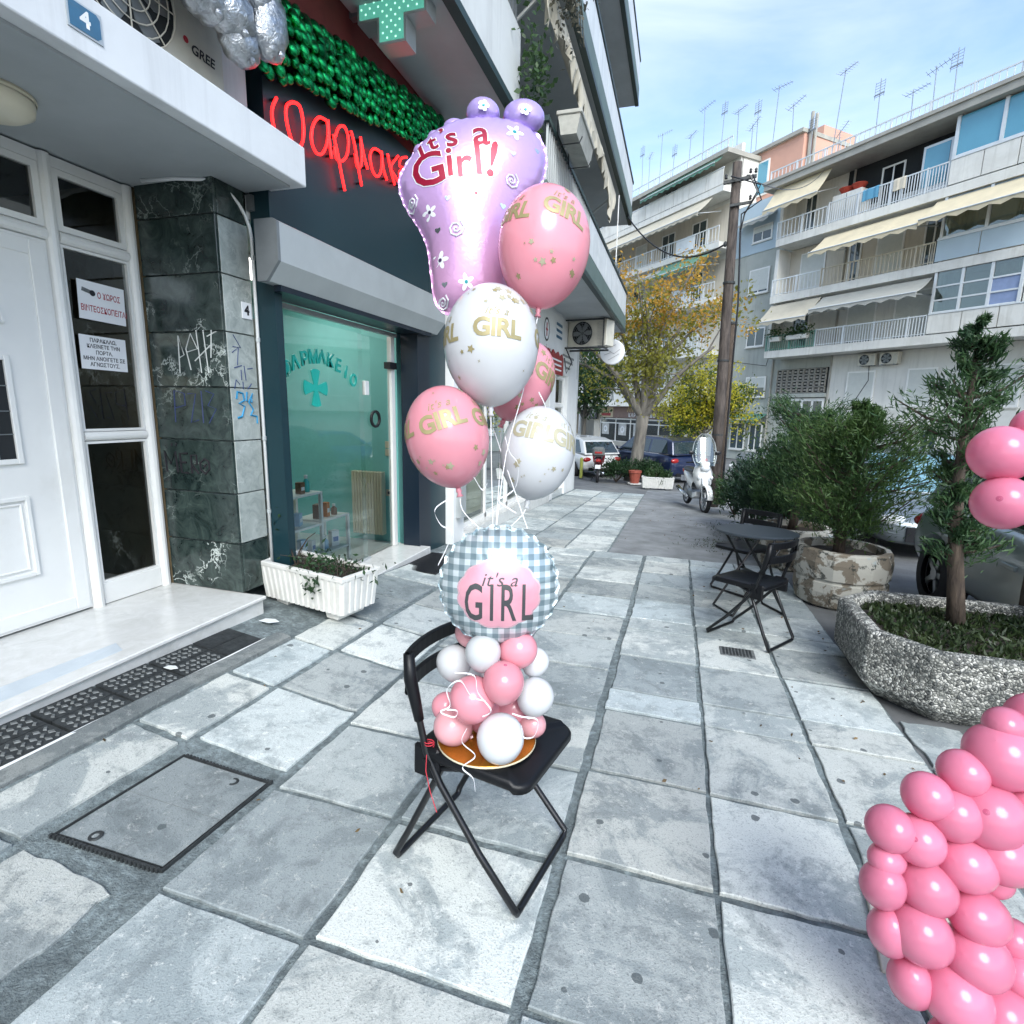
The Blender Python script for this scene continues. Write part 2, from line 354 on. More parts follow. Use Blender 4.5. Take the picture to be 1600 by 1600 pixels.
def marble(name, base, vein, amt, scale, rough=.16, fine=(.06, .1, .09)):
    m, t, b = _new(name); P = geo(t); oi = t.nodes.new('ShaderNodeObjectInfo')
    ad = t.nodes.new('ShaderNodeVectorMath'); ad.operation = 'ADD'; cm = t.nodes.new('ShaderNodeCombineXYZ')
    ml = t.nodes.new('ShaderNodeMath'); ml.operation = 'MULTIPLY'; ml.inputs[1].default_value = 37; t.links.new(oi.outputs['Random'], ml.inputs[0])
    for i in range(3): t.links.new(ml.outputs[0], cm.inputs[i])
    t.links.new(P, ad.inputs[0]); t.links.new(cm.outputs[0], ad.inputs[1]); Q = ad.outputs[0]
    w_ = noise(t, 3, 6, .6, 0, Q); wv = t.nodes.new('ShaderNodeVectorMath'); wv.operation = 'MULTIPLY_ADD'; wv.inputs[1].default_value = (.7, .7, .7)
    t.links.new(w_.outputs['Color'], wv.inputs[0]); t.links.new(Q, wv.inputs[2])
    vo = t.nodes.new('ShaderNodeTexVoronoi'); vo.feature = 'DISTANCE_TO_EDGE'; vo.inputs['Scale'].default_value = scale; t.links.new(wv.outputs[0], vo.inputs['Vector'])
    v1 = ramp(t, vo.outputs['Distance'], [(0, 1), (.05, 0)])
    gate = ramp(t, noise(t, 2.4, 3, .5, 0, Q).outputs['Fac'], [(.52, 0), (.64, amt)])
    mm = t.nodes.new('ShaderNodeMath'); mm.operation = 'MULTIPLY'; t.links.new(v1.outputs[0], mm.inputs[0]); t.links.new(gate.outputs[0], mm.inputs[1])
    c = mixc(t, ramp(t, noise(t, 7, 7, .7, 1.2, Q).outputs['Fac'], [(.38, 0), (.66, 1)]).outputs[0], base, fine)
    c = mixc(t, mm.outputs[0], c, vein)
    t.links.new(c, b.inputs['Base Color']); b.inputs['Roughness'].default_value = rough
    bump(t, b, noise(t, 80, 3, .6, 0, P).outputs['Fac'], .05, .002)
marble('marble_dark', (.010, .019, .018), (.36, .42, .39), .55, 5.5, .18, (.050, .074, .066)); marble('marble_veined', (.010, .020, .018), (.52, .57, .54), 1.6, 7.5, .2, (.055, .078, .070))
marble('marble_worn_skylit', (.27, .305, .285), (.56, .59, .56), .7, 6, .5, (.44, .475, .445))  # street face: worn finish, with light from the open sky also put into the colour
marble('marble_white', (.60, .60, .57), (.42, .42, .40), .5, 2, .22, (.70, .70, .68))
marble('marble_grey', (.50, .56, .60), (.4, .44, .46), .6, 4, .3, (.56, .62, .66))

# ================================================================ the ground
def sheet(name, m, xs, ys, dz, inside=None):
    V = [(x, y, G(x, y)+dz) for y in ys for x in xs]; n = len(xs); F = []
    for j in range(len(ys)-1):
        for i in range(n-1):
            if inside is None or inside((xs[i]+xs[i+1])/2, (ys[j]+ys[j+1])/2): F.append((j*n+i, j*n+i+1, (j+1)*n+i+1, (j+1)*n+i))
    me = bpy.data.meshes.new(name); me.from_pydata(V, [], F)
    return tag(link(name, me, m), kind='structure')
gx = [-260, -80, -25, -8, -3.5, -3.3, -2.9, -2.2, -1.6, -.75, 0, 1.25, 2.2, 6, 12, 25, 80, 260]
gy = [-120, -30, -8, -2, 0, 1, 2, 3, 3.5, 4, 4.5, 5, 5.5, 6, 6.8, 7, 8, 10, 12, 14.8, 16, 18, 20, 22, 24, 27, 30, 34, 60, 150, 500]
ground = sheet('ground', 'asphalt', gx, gy, -.035)
pavement = sheet('pavement', 'mortar', [-3.35, -2.9, -2.2, -1.6, -1.2, -.75, 0, .6, 1.25], [-1.5, 0, 1, 2, 3, 3.5, 4, 4.5, 5, 5.5, 6, 6.8, 7, 8, 10, 12, 14.8], -.013, lambda x, y: x < -.75 or y < 6.8)
forecourt = sheet('forecourt', 'old_asphalt', [-.75, 0, .6, 1.25, 2.0], [6.8, 7, 8, 10, 12, 14.8, 16.5], -.016, lambda x, y: True)
parking = sheet('parking_strip', 'asphalt', [1.25, 1.7, 2.2, 3.0, 4.2, 6.5], [-1.5, 0, 1, 2, 3, 3.5, 4, 5, 6, 6.8], -.018)
def slab(name, m, x0, x1, y0, y1, parent, dz=0, jit=.0045, th=.03, seed=0, n=7):
    """one paving slab: slightly uneven outline, chamfered edge, follows the ground"""
    rg = random.Random(seed); P = []
    cs = [(x0, y0), (x1, y0), (x1, y1), (x0, y1)]
    for i in range(4):
        a, b = cs[i], cs[(i+1) % 4]
        for k in range(n):
            f = k/n; j = jit*(.4 if k == 0 else 1)
            P.append((a[0]+(b[0]-a[0])*f+rg.uniform(-j, j), a[1]+(b[1]-a[1])*f+rg.uniform(-j, j)))
    cx, cy = (x0+x1)/2, (y0+y1)/2; tx, ty, tz = rg.uniform(-.004, .004), rg.uniform(-.004, .004), rg.uniform(-.002, .003)
    def z(p): return G(*p) + dz + tz + tx*(p[0]-cx) + ty*(p[1]-cy)
    def ins(p, d): 
        L = math.hypot(p[0]-cx, p[1]-cy); return (p[0]-(p[0]-cx)/L*d, p[1]-(p[1]-cy)/L*d)
    k = len(P); Q = [ins(p, .004) for p in P]
    V = [(*p, z(p)-th) for p in P] + [(*p, z(p)-.003) for p in P] + [(*p, z(p)) for p in Q]
    F = [(i, (i+1) % k, k+(i+1) % k, k+i) for i in range(k)] + [(k+i, k+(i+1) % k, 2*k+(i+1) % k, 2*k+i) for i in range(k)] + [tuple(range(2*k, 3*k))]
    mb = MB(); mb.add(V, F); return mb.build(name, m, parent)
tid = 0
def tiles(xs, ys, gap=(.022, .022), skip=None):
    global tid
    for i in range(len(xs)-1):
        for j in range(len(ys)-1):
            if skip and skip((xs[i]+xs[i+1])/2, (ys[j]+ys[j+1])/2): continue
            tid += 1; r = random.Random(tid*13)
            g0, g1, g2, g3 = [gap[0]/2*r.uniform(.6, 1.7) for _ in range(4)]
            slab('paving_tile', 'paving', xs[i]+g0, xs[i+1]-g1, ys[j]+g2, ys[j+1]-g3, pavement, seed=tid)
tiles([-.285, .235, .74, 1.25], [-.5, .04, .57, 1.11, 1.66, 2.19, 2.77, 3.02, 3.55, 4.08, 4.35, 4.88, 5.41, 5.94, 6.47, 6.79], (.022, .022))
tiles([-.93, -.300], [-.5, .04, .57, 1.105, 1.62, 2.16, 2.72, 3.26, 3.79, 4.32, 4.85, 5.38, 5.91, 6.44, 6.79], (.026, .022))
tiles([-1.50, -.942], [-.5, .04, .55, 1.09, 1.62, 2.15, 2.69, 3.22, 3.75, 4.28, 4.81, 5.34, 5.87, 6.40, 6.79], (.024, .022))
tiles([-2.02, -1.512], [1.72, 2.26, 2.80, 3.33, 3.86, 4.39, 4.92, 5.45, 5.98, 6.51, 6.79], (.03, .026))
tiles([-2.34, -2.03], [-.5, 0, .53, 1.04, 1.68, 2.24, 2.78, 3.3], (.03, .03))
tiles([-2.62, -2.04], [3.33, 3.86, 4.39, 4.92, 5.45, 5.98, 6.51, 6.79], (.022, .022))
tiles([-1.32, -.76], [6.80, 7.33, 7.86, 8.39, 8.92, 9.45, 9.98, 10.51, 11.04, 11.57, 12.10, 12.63, 13.16, 13.69, 14.22, 14.75], (.022, .022))
tiles([-1.88, -1.33], [6.80, 7.33, 7.86, 8.39, 8.92, 9.45, 9.98, 10.51, 11.04, 11.57, 12.10, 12.63, 13.16, 13.69, 14.22, 14.75], (.022, .022))
tiles([-2.62, -1.89], [6.80, 7.33, 7.86, 8.39, 8.92, 9.45, 9.98, 10.51, 11.04, 11.57, 12.10, 12.63, 13.16, 13.69, 14.22, 14.75], (.022, .022))
slab('concrete_patch', 'concrete_patch', -2.0, -1.62, .70, 1.03, pavement, dz=-.005, jit=.012, seed=5, n=7)
slab('paving_tile', 'paving', -2.0, -1.53, -.2, .50, pavement, seed=991)
slab('concrete_edge', 'concrete_patch', -2.455, -2.355, -.5, 2.78, pavement, dz=-.002, jit=.012, seed=6, n=8)
# broken corner pieces beside the pink balloons and by the drain
for k, (a, b, c, d) in enumerate([(1.26, 1.5, 2.2, 2.75), (1.27, 1.55, 2.78, 3.2)]): slab('paving_tile', 'paving', a, b, c, d, pavement, dz=-.006, seed=700+k, jit=.012)

# manhole with a concrete-filled cover, two lifting eyes
def on_ground(o): return o
mh = thing('manhole_cover', 'concrete filled manhole cover with two lifting eyes set in the paving', 'manhole cover', (-1.76, 1.38, G(-1.76, 1.38)))
c = [(-1.985, 1.10), (-1.55, 1.15), (-1.535, 1.645), (-1.965, 1.615)]
def ringq(f, dz): 
    return [(x*f+(1-f)*-1.76, y*f+(1-f)*1.38, G(x*f+(1-f)*-1.76, y*f+(1-f)*1.38)+dz) for x, y in c]
def frame_ring(fo, fi, z0, z1):
    mb = MB(); o0, o1, i0, i1 = ringq(fo, z0), ringq(fo, z1), ringq(fi, z0), ringq(fi, z1)
    for k in range(4):
        l = (k+1) % 4
        mb.add([o0[k], o0[l], o1[l], o1[k], i0[k], i0[l], i1[l], i1[k]], [(0, 1, 2, 3), (3, 2, 6, 7), (5, 4, 7, 6)])
    return mb
frame_ring(1.0, .975, -.03, .001).build('frame', 'iron', mh, world=True)
frame_ring(.955, .945, -.03, .0005).build('cover_rim', 'iron', mh, world=True)
MB().add(ringq(.95, -.03)+ringq(.945, -.002), [(4, 5, 6, 7), (0, 1, 5, 4), (1, 2, 6, 5), (2, 3, 7, 6), (3, 0, 4, 7)]).build('cover', 'cover_concrete', mh, world=True)
mb = MB()
for a, b in (((-1.77, 1.12), (-1.745, 1.62)), ((-1.975, 1.36), (-1.545, 1.40))): mb.add([(a[0]-.0025, a[1], G(*a)-.0012), (a[0]+.0025, a[1]+.002, G(*a)-.0012), (b[0]+.0025, b[1], G(*b)-.0012), (b[0]-.0025, b[1]-.002, G(*b)-.0012)], [(0, 1, 2, 3)])
mb.build('cover_joint', 'iron_pale', mh, world=True)
for (x, y) in ((-1.86, 1.16), (-1.67, 1.58)):
    z = G(x, y)
    e = MB().lathe([(.012, 0), (.022, 0), (.024, .003), (.022, .006), (.013, .006), (.012, 0)], 16, (x, y, z-.002), cap=False).build('lifting_eye', 'iron', mh, world=True)
    MB().lathe([(.0, .001), (.012, .001)], 16, (x, y, z-.002), cap=False).build('socket', 'iron_pale', e, world=True)
mb = MB()
for k in range(26):      # toothed rubber edge along the two near sides
    f = k/26; 
    for a, b in ((c[0], c[1]), (c[2], c[3])):
        x = a[0]+(b[0]-a[0])*f; y = a[1]+(b[1]-a[1])*f; mb.box(x-.005, x+.004, y-.006, y+.006, G(x, y)-.01, G(x, y)+.0045)
tag(mb.build('toothed_edge', 'iron', mh, world=True), kind='stuff')

# two rows of cast pavement lights in front of the step
lab = ['nearest the concrete edge, first from the camera', 'against the step, first from the camera']
gi = 0
WORDS = ['first', 'second', 'third', 'fourth', 'fifth', 'sixth']
for r_, (x0, x1) in enumerate(((-2.60, -2.465), (-2.735, -2.605))):
    for k in range(6):
        y0 = .93 + k*.29; y1 = y0+.275; gi += 1
        z = G((x0+x1)/2, (y0+y1)/2)
        dark = k >= 5
        t_ = thing('pavement_grate', '%s dark iron pavement plate from the bottom edge, %s' % (WORDS[k], 'in the row touching the marble step' if r_ else 'in the row along the concrete strip'), 'grate', ((x0+x1)/2, (y0+y1)/2, z), 0, 'iron plates in front of the entrance step')
        mb = MB(); pts = [(x0, y0), (x1, y0), (x1, y1), (x0, y1)]
        mb.add([(x, y, G(x, y)-.03) for x, y in pts]+[(x, y, G(x, y)-.004) for x, y in pts], [(4, 5, 6, 7), (0, 1, 5, 4), (1, 2, 6, 5), (2, 3, 7, 6), (3, 0, 4, 7)]).build('plate', 'iron', t_, world=True)
        mb = MB()
        if not dark:
            for a in range(3):
                for b_ in range(7):
                    cx = x0+.012+(a+.5)*(x1-x0-.024)/3; cy = y0+.012+(b_+.5)*(y1-y0-.024)/7; h = .0055; s_ = .017
                    sg = 1 if (a+b_) % 2 else -1; zz = G(cx, cy)-.004
                    q = [(cx-s_*1.1, cy-s_*.35*sg), (cx+s_*.1, cy-s_*.75), (cx+s_*1.1, cy+s_*.35*sg), (cx-s_*.1, cy+s_*.75)]
                    mb.add([(*p, zz) for p in q]+[(cx+(p[0]-cx)*.75, cy+(p[1]-cy)*.75, zz+h) for p in q], [(4, 5, 6, 7), (0, 1, 5, 4), (1, 2, 6, 5), (2, 3, 7, 6), (3, 0, 4, 7)])
        else: mb.add([(x0+.01, y0+.01, G(x0, y0)-.001), (x1-.01, y0+.01, G(x1, y0)-.001), (x1-.01, y1-.01, G(x1, y1)-.001), (x0+.01, y1-.01, G(x0, y1)-.001)], [(0, 1, 2, 3)])
        mb.build('raised_pattern', 'iron_pale' if not dark else 'iron', t_, world=True)
slab('joint_line', 'white_paint', -2.462, -2.445, .9, 2.68, pavement, dz=.0, jit=.003, seed=61, n=8)
# ================================================================ the pharmacy building (left)
LB = thing('apartment_building', 'pharmacy building with marble entrance, flat white canopy and navy shopfront', 'building', (-2.9, 3.0, 0))
FZ = .14
def lb(name, m, x0, x1, y0, y1, z0, z1, parent=None, b=0): return box(name, m, parent or LB, x0, x1, y0, y1, z0, z1, b, world=True)
# upper body, ground-floor carcass
lb('upper_wall', 'render_grey', -13, -2.76, -9, 6.24, 4.62, 16.5)
lb('back_wall', 'render_grey', -13, -12.8, -9, 6.24, -.6, 4.62)
lb('side_wall', 'render_grey', -12.8, -3.7, -9, -8.8, -.6, 4.62)
lb('party_wall', 'render_grey', -12.8, -2.9, 5.78, 6.24, -.6, 4.62)
lb('partition_wall', 'hall_tan', -7.0, -3.63, 3.03, 3.28, -.6, 4.62)
lb('hall_floor', 'marble_white', -9, -3.70, -8.8, 3.03, -.6, FZ-.002)
lb('hall_wall', 'hall_tan', -9.2, -9, -8.8, 3.28, -.6, 4.62)
lb('hall_ceiling', 'dark_room', -9, -3.70, -8.8, 3.03, 2.95, 3.1)
lb('facade_wall', 'render_grey', -3.70, -3.30, -9, .95, -.6, 4.62)
# mezzanine above the canopy
lb('mezzanine_wall', 'render_grey', -3.5, -3.1, .95, 2.95, 3.55, 4.62)
lb('corner_pier', 'render_white', -3.5, -2.80, 2.98, 3.20, 3.16, 4.62)
mg = MB()
for k in range(10):
    for j in range(2):
        cy, cz = 1.35+k*.16, 3.27+j*.16
        for s_ in range(8):
            a0, a1 = s_*math.pi/4, (s_+1)*math.pi/4
            mg.bar((-3.15, cy+.07*math.cos(a0), cz+.07*math.sin(a0)), (-3.15, cy+.07*math.cos(a1), cz+.07*math.sin(a1)), .014, .03)
        mg.bar((-3.15, cy-.08, cz), (-3.15, cy-.05, cz), .014); mg.bar((-3.15, cy, cz+.05), (-3.15, cy, cz+.09), .014)
mg.build('breeze_grille', 'cream', LB, world=True)
lb('mezzanine_recess', 'dark_room', -3.9, -3.3, .95, 2.98, 3.16, 3.55)
# canopy
cn = MB().prism([(-3.72, 2.925), (-2.5, 2.925), (-2.5, 3.165), (-2.56, 3.175), (-3.72, 3.175)], -5, 3.36, 'y').build('entrance_canopy', 'canopy_paint', LB, world=True, bevel=.008)
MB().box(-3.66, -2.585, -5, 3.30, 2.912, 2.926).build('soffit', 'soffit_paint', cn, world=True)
# entrance step of white marble
st = lb('entrance_step', 'marble_white', -3.72, -2.80, -3.2, 3.04, -.35, FZ, b=.012)
lb('riser_slab', 'marble_white', -2.80, -2.775, -3.2, 3.02, -.35, FZ-.025, b=.004)
lb('step_tread', 'marble_white', -2.86, -2.752, -3.2, 3.03, FZ-.022, FZ+.004, b=.006)
MB().add([(-3.05, .9, FZ+.003), (-2.80, .9, FZ+.003), (-2.80, 2.02, FZ+.003), (-2.98, 2.10, FZ+.003)], [(0, 1, 2, 3)]).build('repaired_tread', 'marble_grey', st, world=True)
# marble column: slabs one by one
colm = lb('column', 'mortar', -3.60, -2.972, 3.042, 3.29, FZ, 2.925)
zj = [FZ, .506, .868, 1.241, 1.606, 1.973, 2.342, 2.70, 2.93]
for k in range(8):
    j = .004
    lb('marble_slab', 'marble_veined' if k in (0, 4, 5) else 'marble_dark', -3.605, -2.952, 3.02, 3.044, zj[k]+j, zj[k+1]-j, colm, b=.003)
    lb('marble_slab', 'marble_dark' if k in (0, 7) else 'marble_worn_skylit', -2.974, -2.95, 3.046, 3.30, zj[k]+j, zj[k+1]-j, colm, b=.003)
# graffiti on the slabs (paint strokes)
def strokes(name, m, parent, S, fn, r=.006, n=5):
    mb = MB()
    for s_ in S: mb.tube([fn(*p) for p in s_], r, n)
    return mb.build(name, m, parent, world=True)
mat('spray_black', (.012, .01, .014), .6, var=.1, bmp=0); mat('spray_blue', (.02, .24, .45), .6, var=.1, bmp=0); mat('spray_white', (.6, .62, .6), .6, var=.1, bmp=0); mat('spray_navy', (.03, .05, .16), .6, var=.1, bmp=0)
dk = lambda u, v: (-3.45+u, 3.0195, 1.0+v)
strokes('graffiti', 'spray_black', colm, [[(-.10, 0), (-.11, .15), (-.06, .06), (-.01, .15), (.0, .0)], [(.10, .14), (.03, .14), (.035, .0), (.10, .0)], [(.035, .075), (.085, .075)], [(.13, 0), (.13, .13), (.18, .13), (.18, .07), (.135, .06), (.19, 0)],
    [(.25, .11), (.21, .08), (.21, .03), (.25, .0), (.29, .04), (.285, .09), (.25, .11)], [(.24, .05), (.265, .07)], [(-.04, .19), (-.035, .21)], [(.0, .19), (.005, .21)]], dk, .0085)
strokes('graffiti', 'spray_white', colm, [[(.10+.0, .70), (.11, .95), (.15, .82), (.10, .80)], [(.2, .72), (.17, .86), (.22, .96), (.27, .86), (.18, .84)], [(.27, .98), (.29, .70)], [(.24, .78), (.38, .88)], [(.33, .98), (.35, .7)], [(.36, .94), (.44, .97)], [(.40, .98), (.38, .8)]], dk, .0042)
strokes('graffiti', 'spray_navy', colm, [[(.02, .36), (.03, .58), (.12, .56), (.12, .48), (.03, .46)], [(.15, .56), (.22, .56), (.16, .36), (.23, .38)], [(.27, .58), (.27, .36)], [(.31, .58), (.38, .56), (.32, .48), (.39, .46), (.32, .36)]], dk, .004)
wn_ = lambda u, v: (-2.9495, 3.18+u, 1.46+v)
strokes('graffiti', 'spray_blue', colm, [[(-.09, .07), (-.08, .12), (-.03, .11), (-.02, .06), (-.07, .04), (-.02, .02), (-.05, -.05), (-.09, -.06)], [(.01, .12), (.0, .06), (.05, .05), (.06, .11), (.02, .05), (.06, .0), (.03, -.04), (.09, -.05), (.09, -.1)]], wn_, .0075)
strokes('graffiti', 'spray_navy', colm, [[(-.1, .38), (-.04, .42), (-.06, .3)], [(-.09, .28), (-.02, .3)], [(-.03, .27), (-.03, .2)], [(.0, .3), (.01, .2)], [(.03, .28), (.08, .29)], [(-.1, .14), (-.08, .2), (-.05, .17)], [(-.02, .14), (-.02, .19)], [(.02, .14), (.06, .18)], [(-.08, .5), (-.02, .42), (-.09, .42)]], wn_, .0035)
# conduit on the column edge
cp = MB(); P = [(-2.935, 3.315, .2), (-2.935, 3.315, 2.62)]
for k in range(1, 7): a = k/6*math.pi/2; P.append((-2.935-.17*(1-math.cos(a))*.3, 3.315-.28*(1-math.cos(a)), 2.62+.28*math.sin(a)))
P += [(-3.2, 2.98, 2.905), (-3.45, 2.95, 2.905)]
cd = cp.tube(P, .012, 8).build('conduit', 'white_paint', LB, world=True, smooth=True)
for z in (.7, 1.25, 1.95, 2.5): MB().lathe([(.017, -.015), (.017, .015)], 8, (-2.935, 3.315, z)).build('clip', 'aluminium', cd, world=True)
MB().box(-2.95, -2.90, 3.30, 3.42, 2.80, 2.90).build('junction_box', 'grey_metal', LB, world=True)

# ---------------- entrance screen: white PVC, round-faced posts
DX = -3.64
scr = lb('entrance_screen', 'dark_room', DX-.035, DX-.02, -.2, 3.0, 2.90, 2.925)
def post(y, z0, z1, r=.036, p=scr): 
    mb = MB(); mb.box(DX-.05, DX, y-r, y+r, z0, z1); mb.tube([(DX, y, z0), (DX, y, z1)], r, 12); return mb.build('post', 'white_pvc', p, world=True, smooth=False)
def rail(z, y0, y1, r=.036, p=scr): 
    mb = MB(); mb.box(DX-.045, DX-.004, y0, y1, z-r, z+r); mb.tube([(DX-.004, y0, z), (DX-.004, y1, z)], r, 12); return mb.build('rail', 'white_pvc', p, world=True)
post(2.485, FZ, 2.90); post(2.985, FZ, 2.90); post(1.50, FZ, 2.90)
rail(2.455, 1.54, 2.45); rail(2.455, 2.52, 2.95); rail(1.27, 2.52, 2.95, .03)
MB().box(DX-.05, DX+.01, -.2, 3.0, 2.84, 2.90).build('head_rail', 'white_pvc', scr, world=True)
def win(y0, y1, z0, z1, m='dark_glass', b=.03, p=LB):
    mb = MB()
    for a in ((y0, y0+b, z0, z1), (y1-b, y1, z0, z1), (y0+b, y1-b, z0, z0+b), (y0+b, y1-b, z1-b, z1)): mb.box(DX-.03, DX+.008, *a)
    wf = mb.build('window', 'white_pvc', p, world=True)
    MB().quad((DX-.014, y0+b-.004, z0+b-.004), (DX-.014, y1-b+.004, z0+b-.004), (DX-.014, y1-b+.004, z1-b+.004), (DX-.014, y0+b-.004, z1-b+.004)).build('pane', m, wf, world=True); return wf
win(2.521, 2.949, 2.492, 2.838, b=.035); win(1.54, 2.449, 2.492, 2.838, b=.035)
win(2.521, 2.949, 1.302, 2.418, b=.016); win(2.521, 2.949, FZ+.15, 1.238, b=.016)
MB().cb(DX-.03, DX+.012, 2.521, 2.949, FZ+.004, FZ+.149, .004).build('kick_panel', 'white_pvc', scr, world=True)
# the door leaf
dr = lb('entrance_door', 'white_pvc', DX-.03, DX+.004, 1.54, 2.445, FZ+.015, 2.415)
def frame_rect(mb, y0, y1, z0, z1, w_, x0, x1):
    for a in ((y0, y0+w_, z0, z1), (y1-w_, y1, z0, z1), (y0+w_, y1-w_, z0, z0+w_), (y0+w_, y1-w_, z1-w_, z1)): mb.cb(x0, x1, *a, .004)
mb = MB(); frame_rect(mb, 1.56, 2.43, FZ+.03, 2.40, .085, DX, DX+.014); mb.build('leaf_frame', 'white_pvc', dr, world=True)
mb = MB(); frame_rect(mb, 1.79, 2.165, .46, .94, .025, DX, DX+.022); frame_rect(mb, 1.83, 2.125, .50, .90, .012, DX, DX+.014); mb.build('moulded_panel', 'white_pvc', dr, world=True)
mb = MB(); frame_rect(mb, 1.76, 2.165, 1.13, 1.74, .03, DX, DX+.024); mb.build('light_frame', 'white_pvc', dr, world=True)
wp = MB().box(DX+.004, DX+.008, 1.79, 2.135, 1.16, 1.71).build('door_light', 'dark_room', dr, world=True)
mb = MB(); [mb.bar((DX+.011, y, 1.16), (DX+.011, y, 1.71), .006) for y in (1.88, 1.965, 2.05)]; [mb.bar((DX+.011, 1.79, z), (DX+.011, 2.135, z), .006) for z in (1.3, 1.43, 1.57)]; mb.build('leading', 'grey_metal', wp, world=True)
mb = MB(); mb.tube([(DX+.01, 1.965+.20*math.cos(a), 1.92+.16*math.sin(a)) for a in [math.pi*k/14 for k in range(15)]], .012, 6); mb.tube([(DX+.01, 1.765, 1.92), (DX+.01, 2.165, 1.92)], .012, 6); mb.build('arched_moulding', 'white_pvc', dr, world=True)
MB().tube([(DX, 1.63, 1.15), (DX+.05, 1.63, 1.15), (DX+.05, 1.63, 1.35), (DX, 1.63, 1.35)], .01, 8).build('handle', 'aluminium', dr, world=True)

# notices on the glass
def notice(label, y0, y1, z0, z1, rot, lines, m, size, icon=False):
    tall = 1.55 if icon else 1.1
    X = DX+.012; cy, cz = (y0+y1)/2, (z0+z1)/2
    mx_ = Matrix.Translation((X, cy, cz)) @ Matrix.Rotation(rot, 4, 'X')
    t_ = thing('notice', label, 'notice', mtx=mx_)
    w_, h_ = (y1-y0)/2, (z1-z0)/2
    MB().box(-.001, .001, -w_, w_, -h_, h_).build('sheet', 'paper', t_)
    for s_, dy, dz in lines: flat_text('lettering', s_, size, m, t_, (.0018, dy, dz), (0, 1, 0), (0, 0, tall), bold=.0006)
    if icon:
        mb = MB(); mb.T = Matrix.Translation((.002, -.085, .055)) @ Matrix.Rotation(R(-12), 4, 'X')
        mb.box(-.0005, .0005, -.04, .02, -.012, .012); mb.build('camera_icon', 'iron_pale', t_)
        mb = MB(); mb.T = Matrix.Translation((.003, -.06, .048)) @ Matrix.Rotation(R(90), 4, 'Y'); mb.lathe([(.018, -.0004), (.018, .0004)], 16); mb.build('lens_icon', 'ink', t_)
    return t_
notice('white notice with security camera picture and red capitals on entrance glass', 2.585, 2.885, 2.0, 2.235, R(-2), [('Ο ΧΩΡΟΣ', .045, .04), ('ΒΙΝΤΕΟΣΚΟΠΕΙΤΑΙ', .01, -.05)], 'red_ink', .033, True)
notice('white paper with five lines of small black capitals on entrance glass', 2.56, 2.86, 1.695, 1.905, R(-1), [('ΠΑΡΑΚΑΛΩ,', 0, .075), ('ΚΛΕΙΝΕΤΕ ΤΗΝ', 0, .038), ('ΠΟΡΤΑ.', 0, .0), ('ΜΗΝ ΑΝΟΙΓΕΤΕ ΣΕ', 0, -.038), ('ΑΓΝΩΣΤΟΥΣ.', 0, -.075)], 'ink', .030)
# house numbers
mat('enamel_blue', (.045, .15, .26), .3, var=.1, scale=20, bmp=.05, dirt=.3, dirtcol=(.12, .16, .18), dscale=14)
hn = thing('house_number', 'blue enamel house number four on the white canopy edge', 'number plate', (-2.497, 1.945, 3.055))
MB().box(-.003, .002, -.072, .072, -.056, .056).build('border', 'aluminium', hn)
MB().prism([(-.064, -.048), (.048, -.048), (.064, -.034), (.064, .034), (.05, .048), (-.064, .048)], .002, .004, 'x').build('plate', 'enamel_blue', hn)
flat_text('digit', '4', .085, 'paper', hn, (.0048, 0, 0), (0, 1, 0), (0, 0, 1), bold=.003)
h2 = thing('house_number', 'small white number four tile on the marble column edge', 'number plate', (-2.948, 3.235, 2.135))
MB().cb(-.001, .006, -.045, .045, -.055, .055, .002).build('plate', 'paper', h2); flat_text('digit', '4', .085, 'ink', h2, (.0068, 0, 0), (0, 1, 0), (0, 0, 1), bold=.004)
# round ceiling lamp
cl = thing('ceiling_lamp', 'round cream opal lamp fixed under the white canopy', 'lamp', (-3.2, 1.98, 2.912))
mat('opal', (.75, .70, .55), .3, var=.03, bmp=0)
MB().lathe([(.12, 0), (.17, -.005), (.175, -.03), (.168, -.07), (.13, -.095), (.05, -.105), (.001, -.107)], 32).build('diffuser', 'opal', cl, smooth=True)
MB().lathe([(.178, 0), (.182, -.012), (.178, -.022)], 32, cap=False).build('base_ring', 'cream', cl)
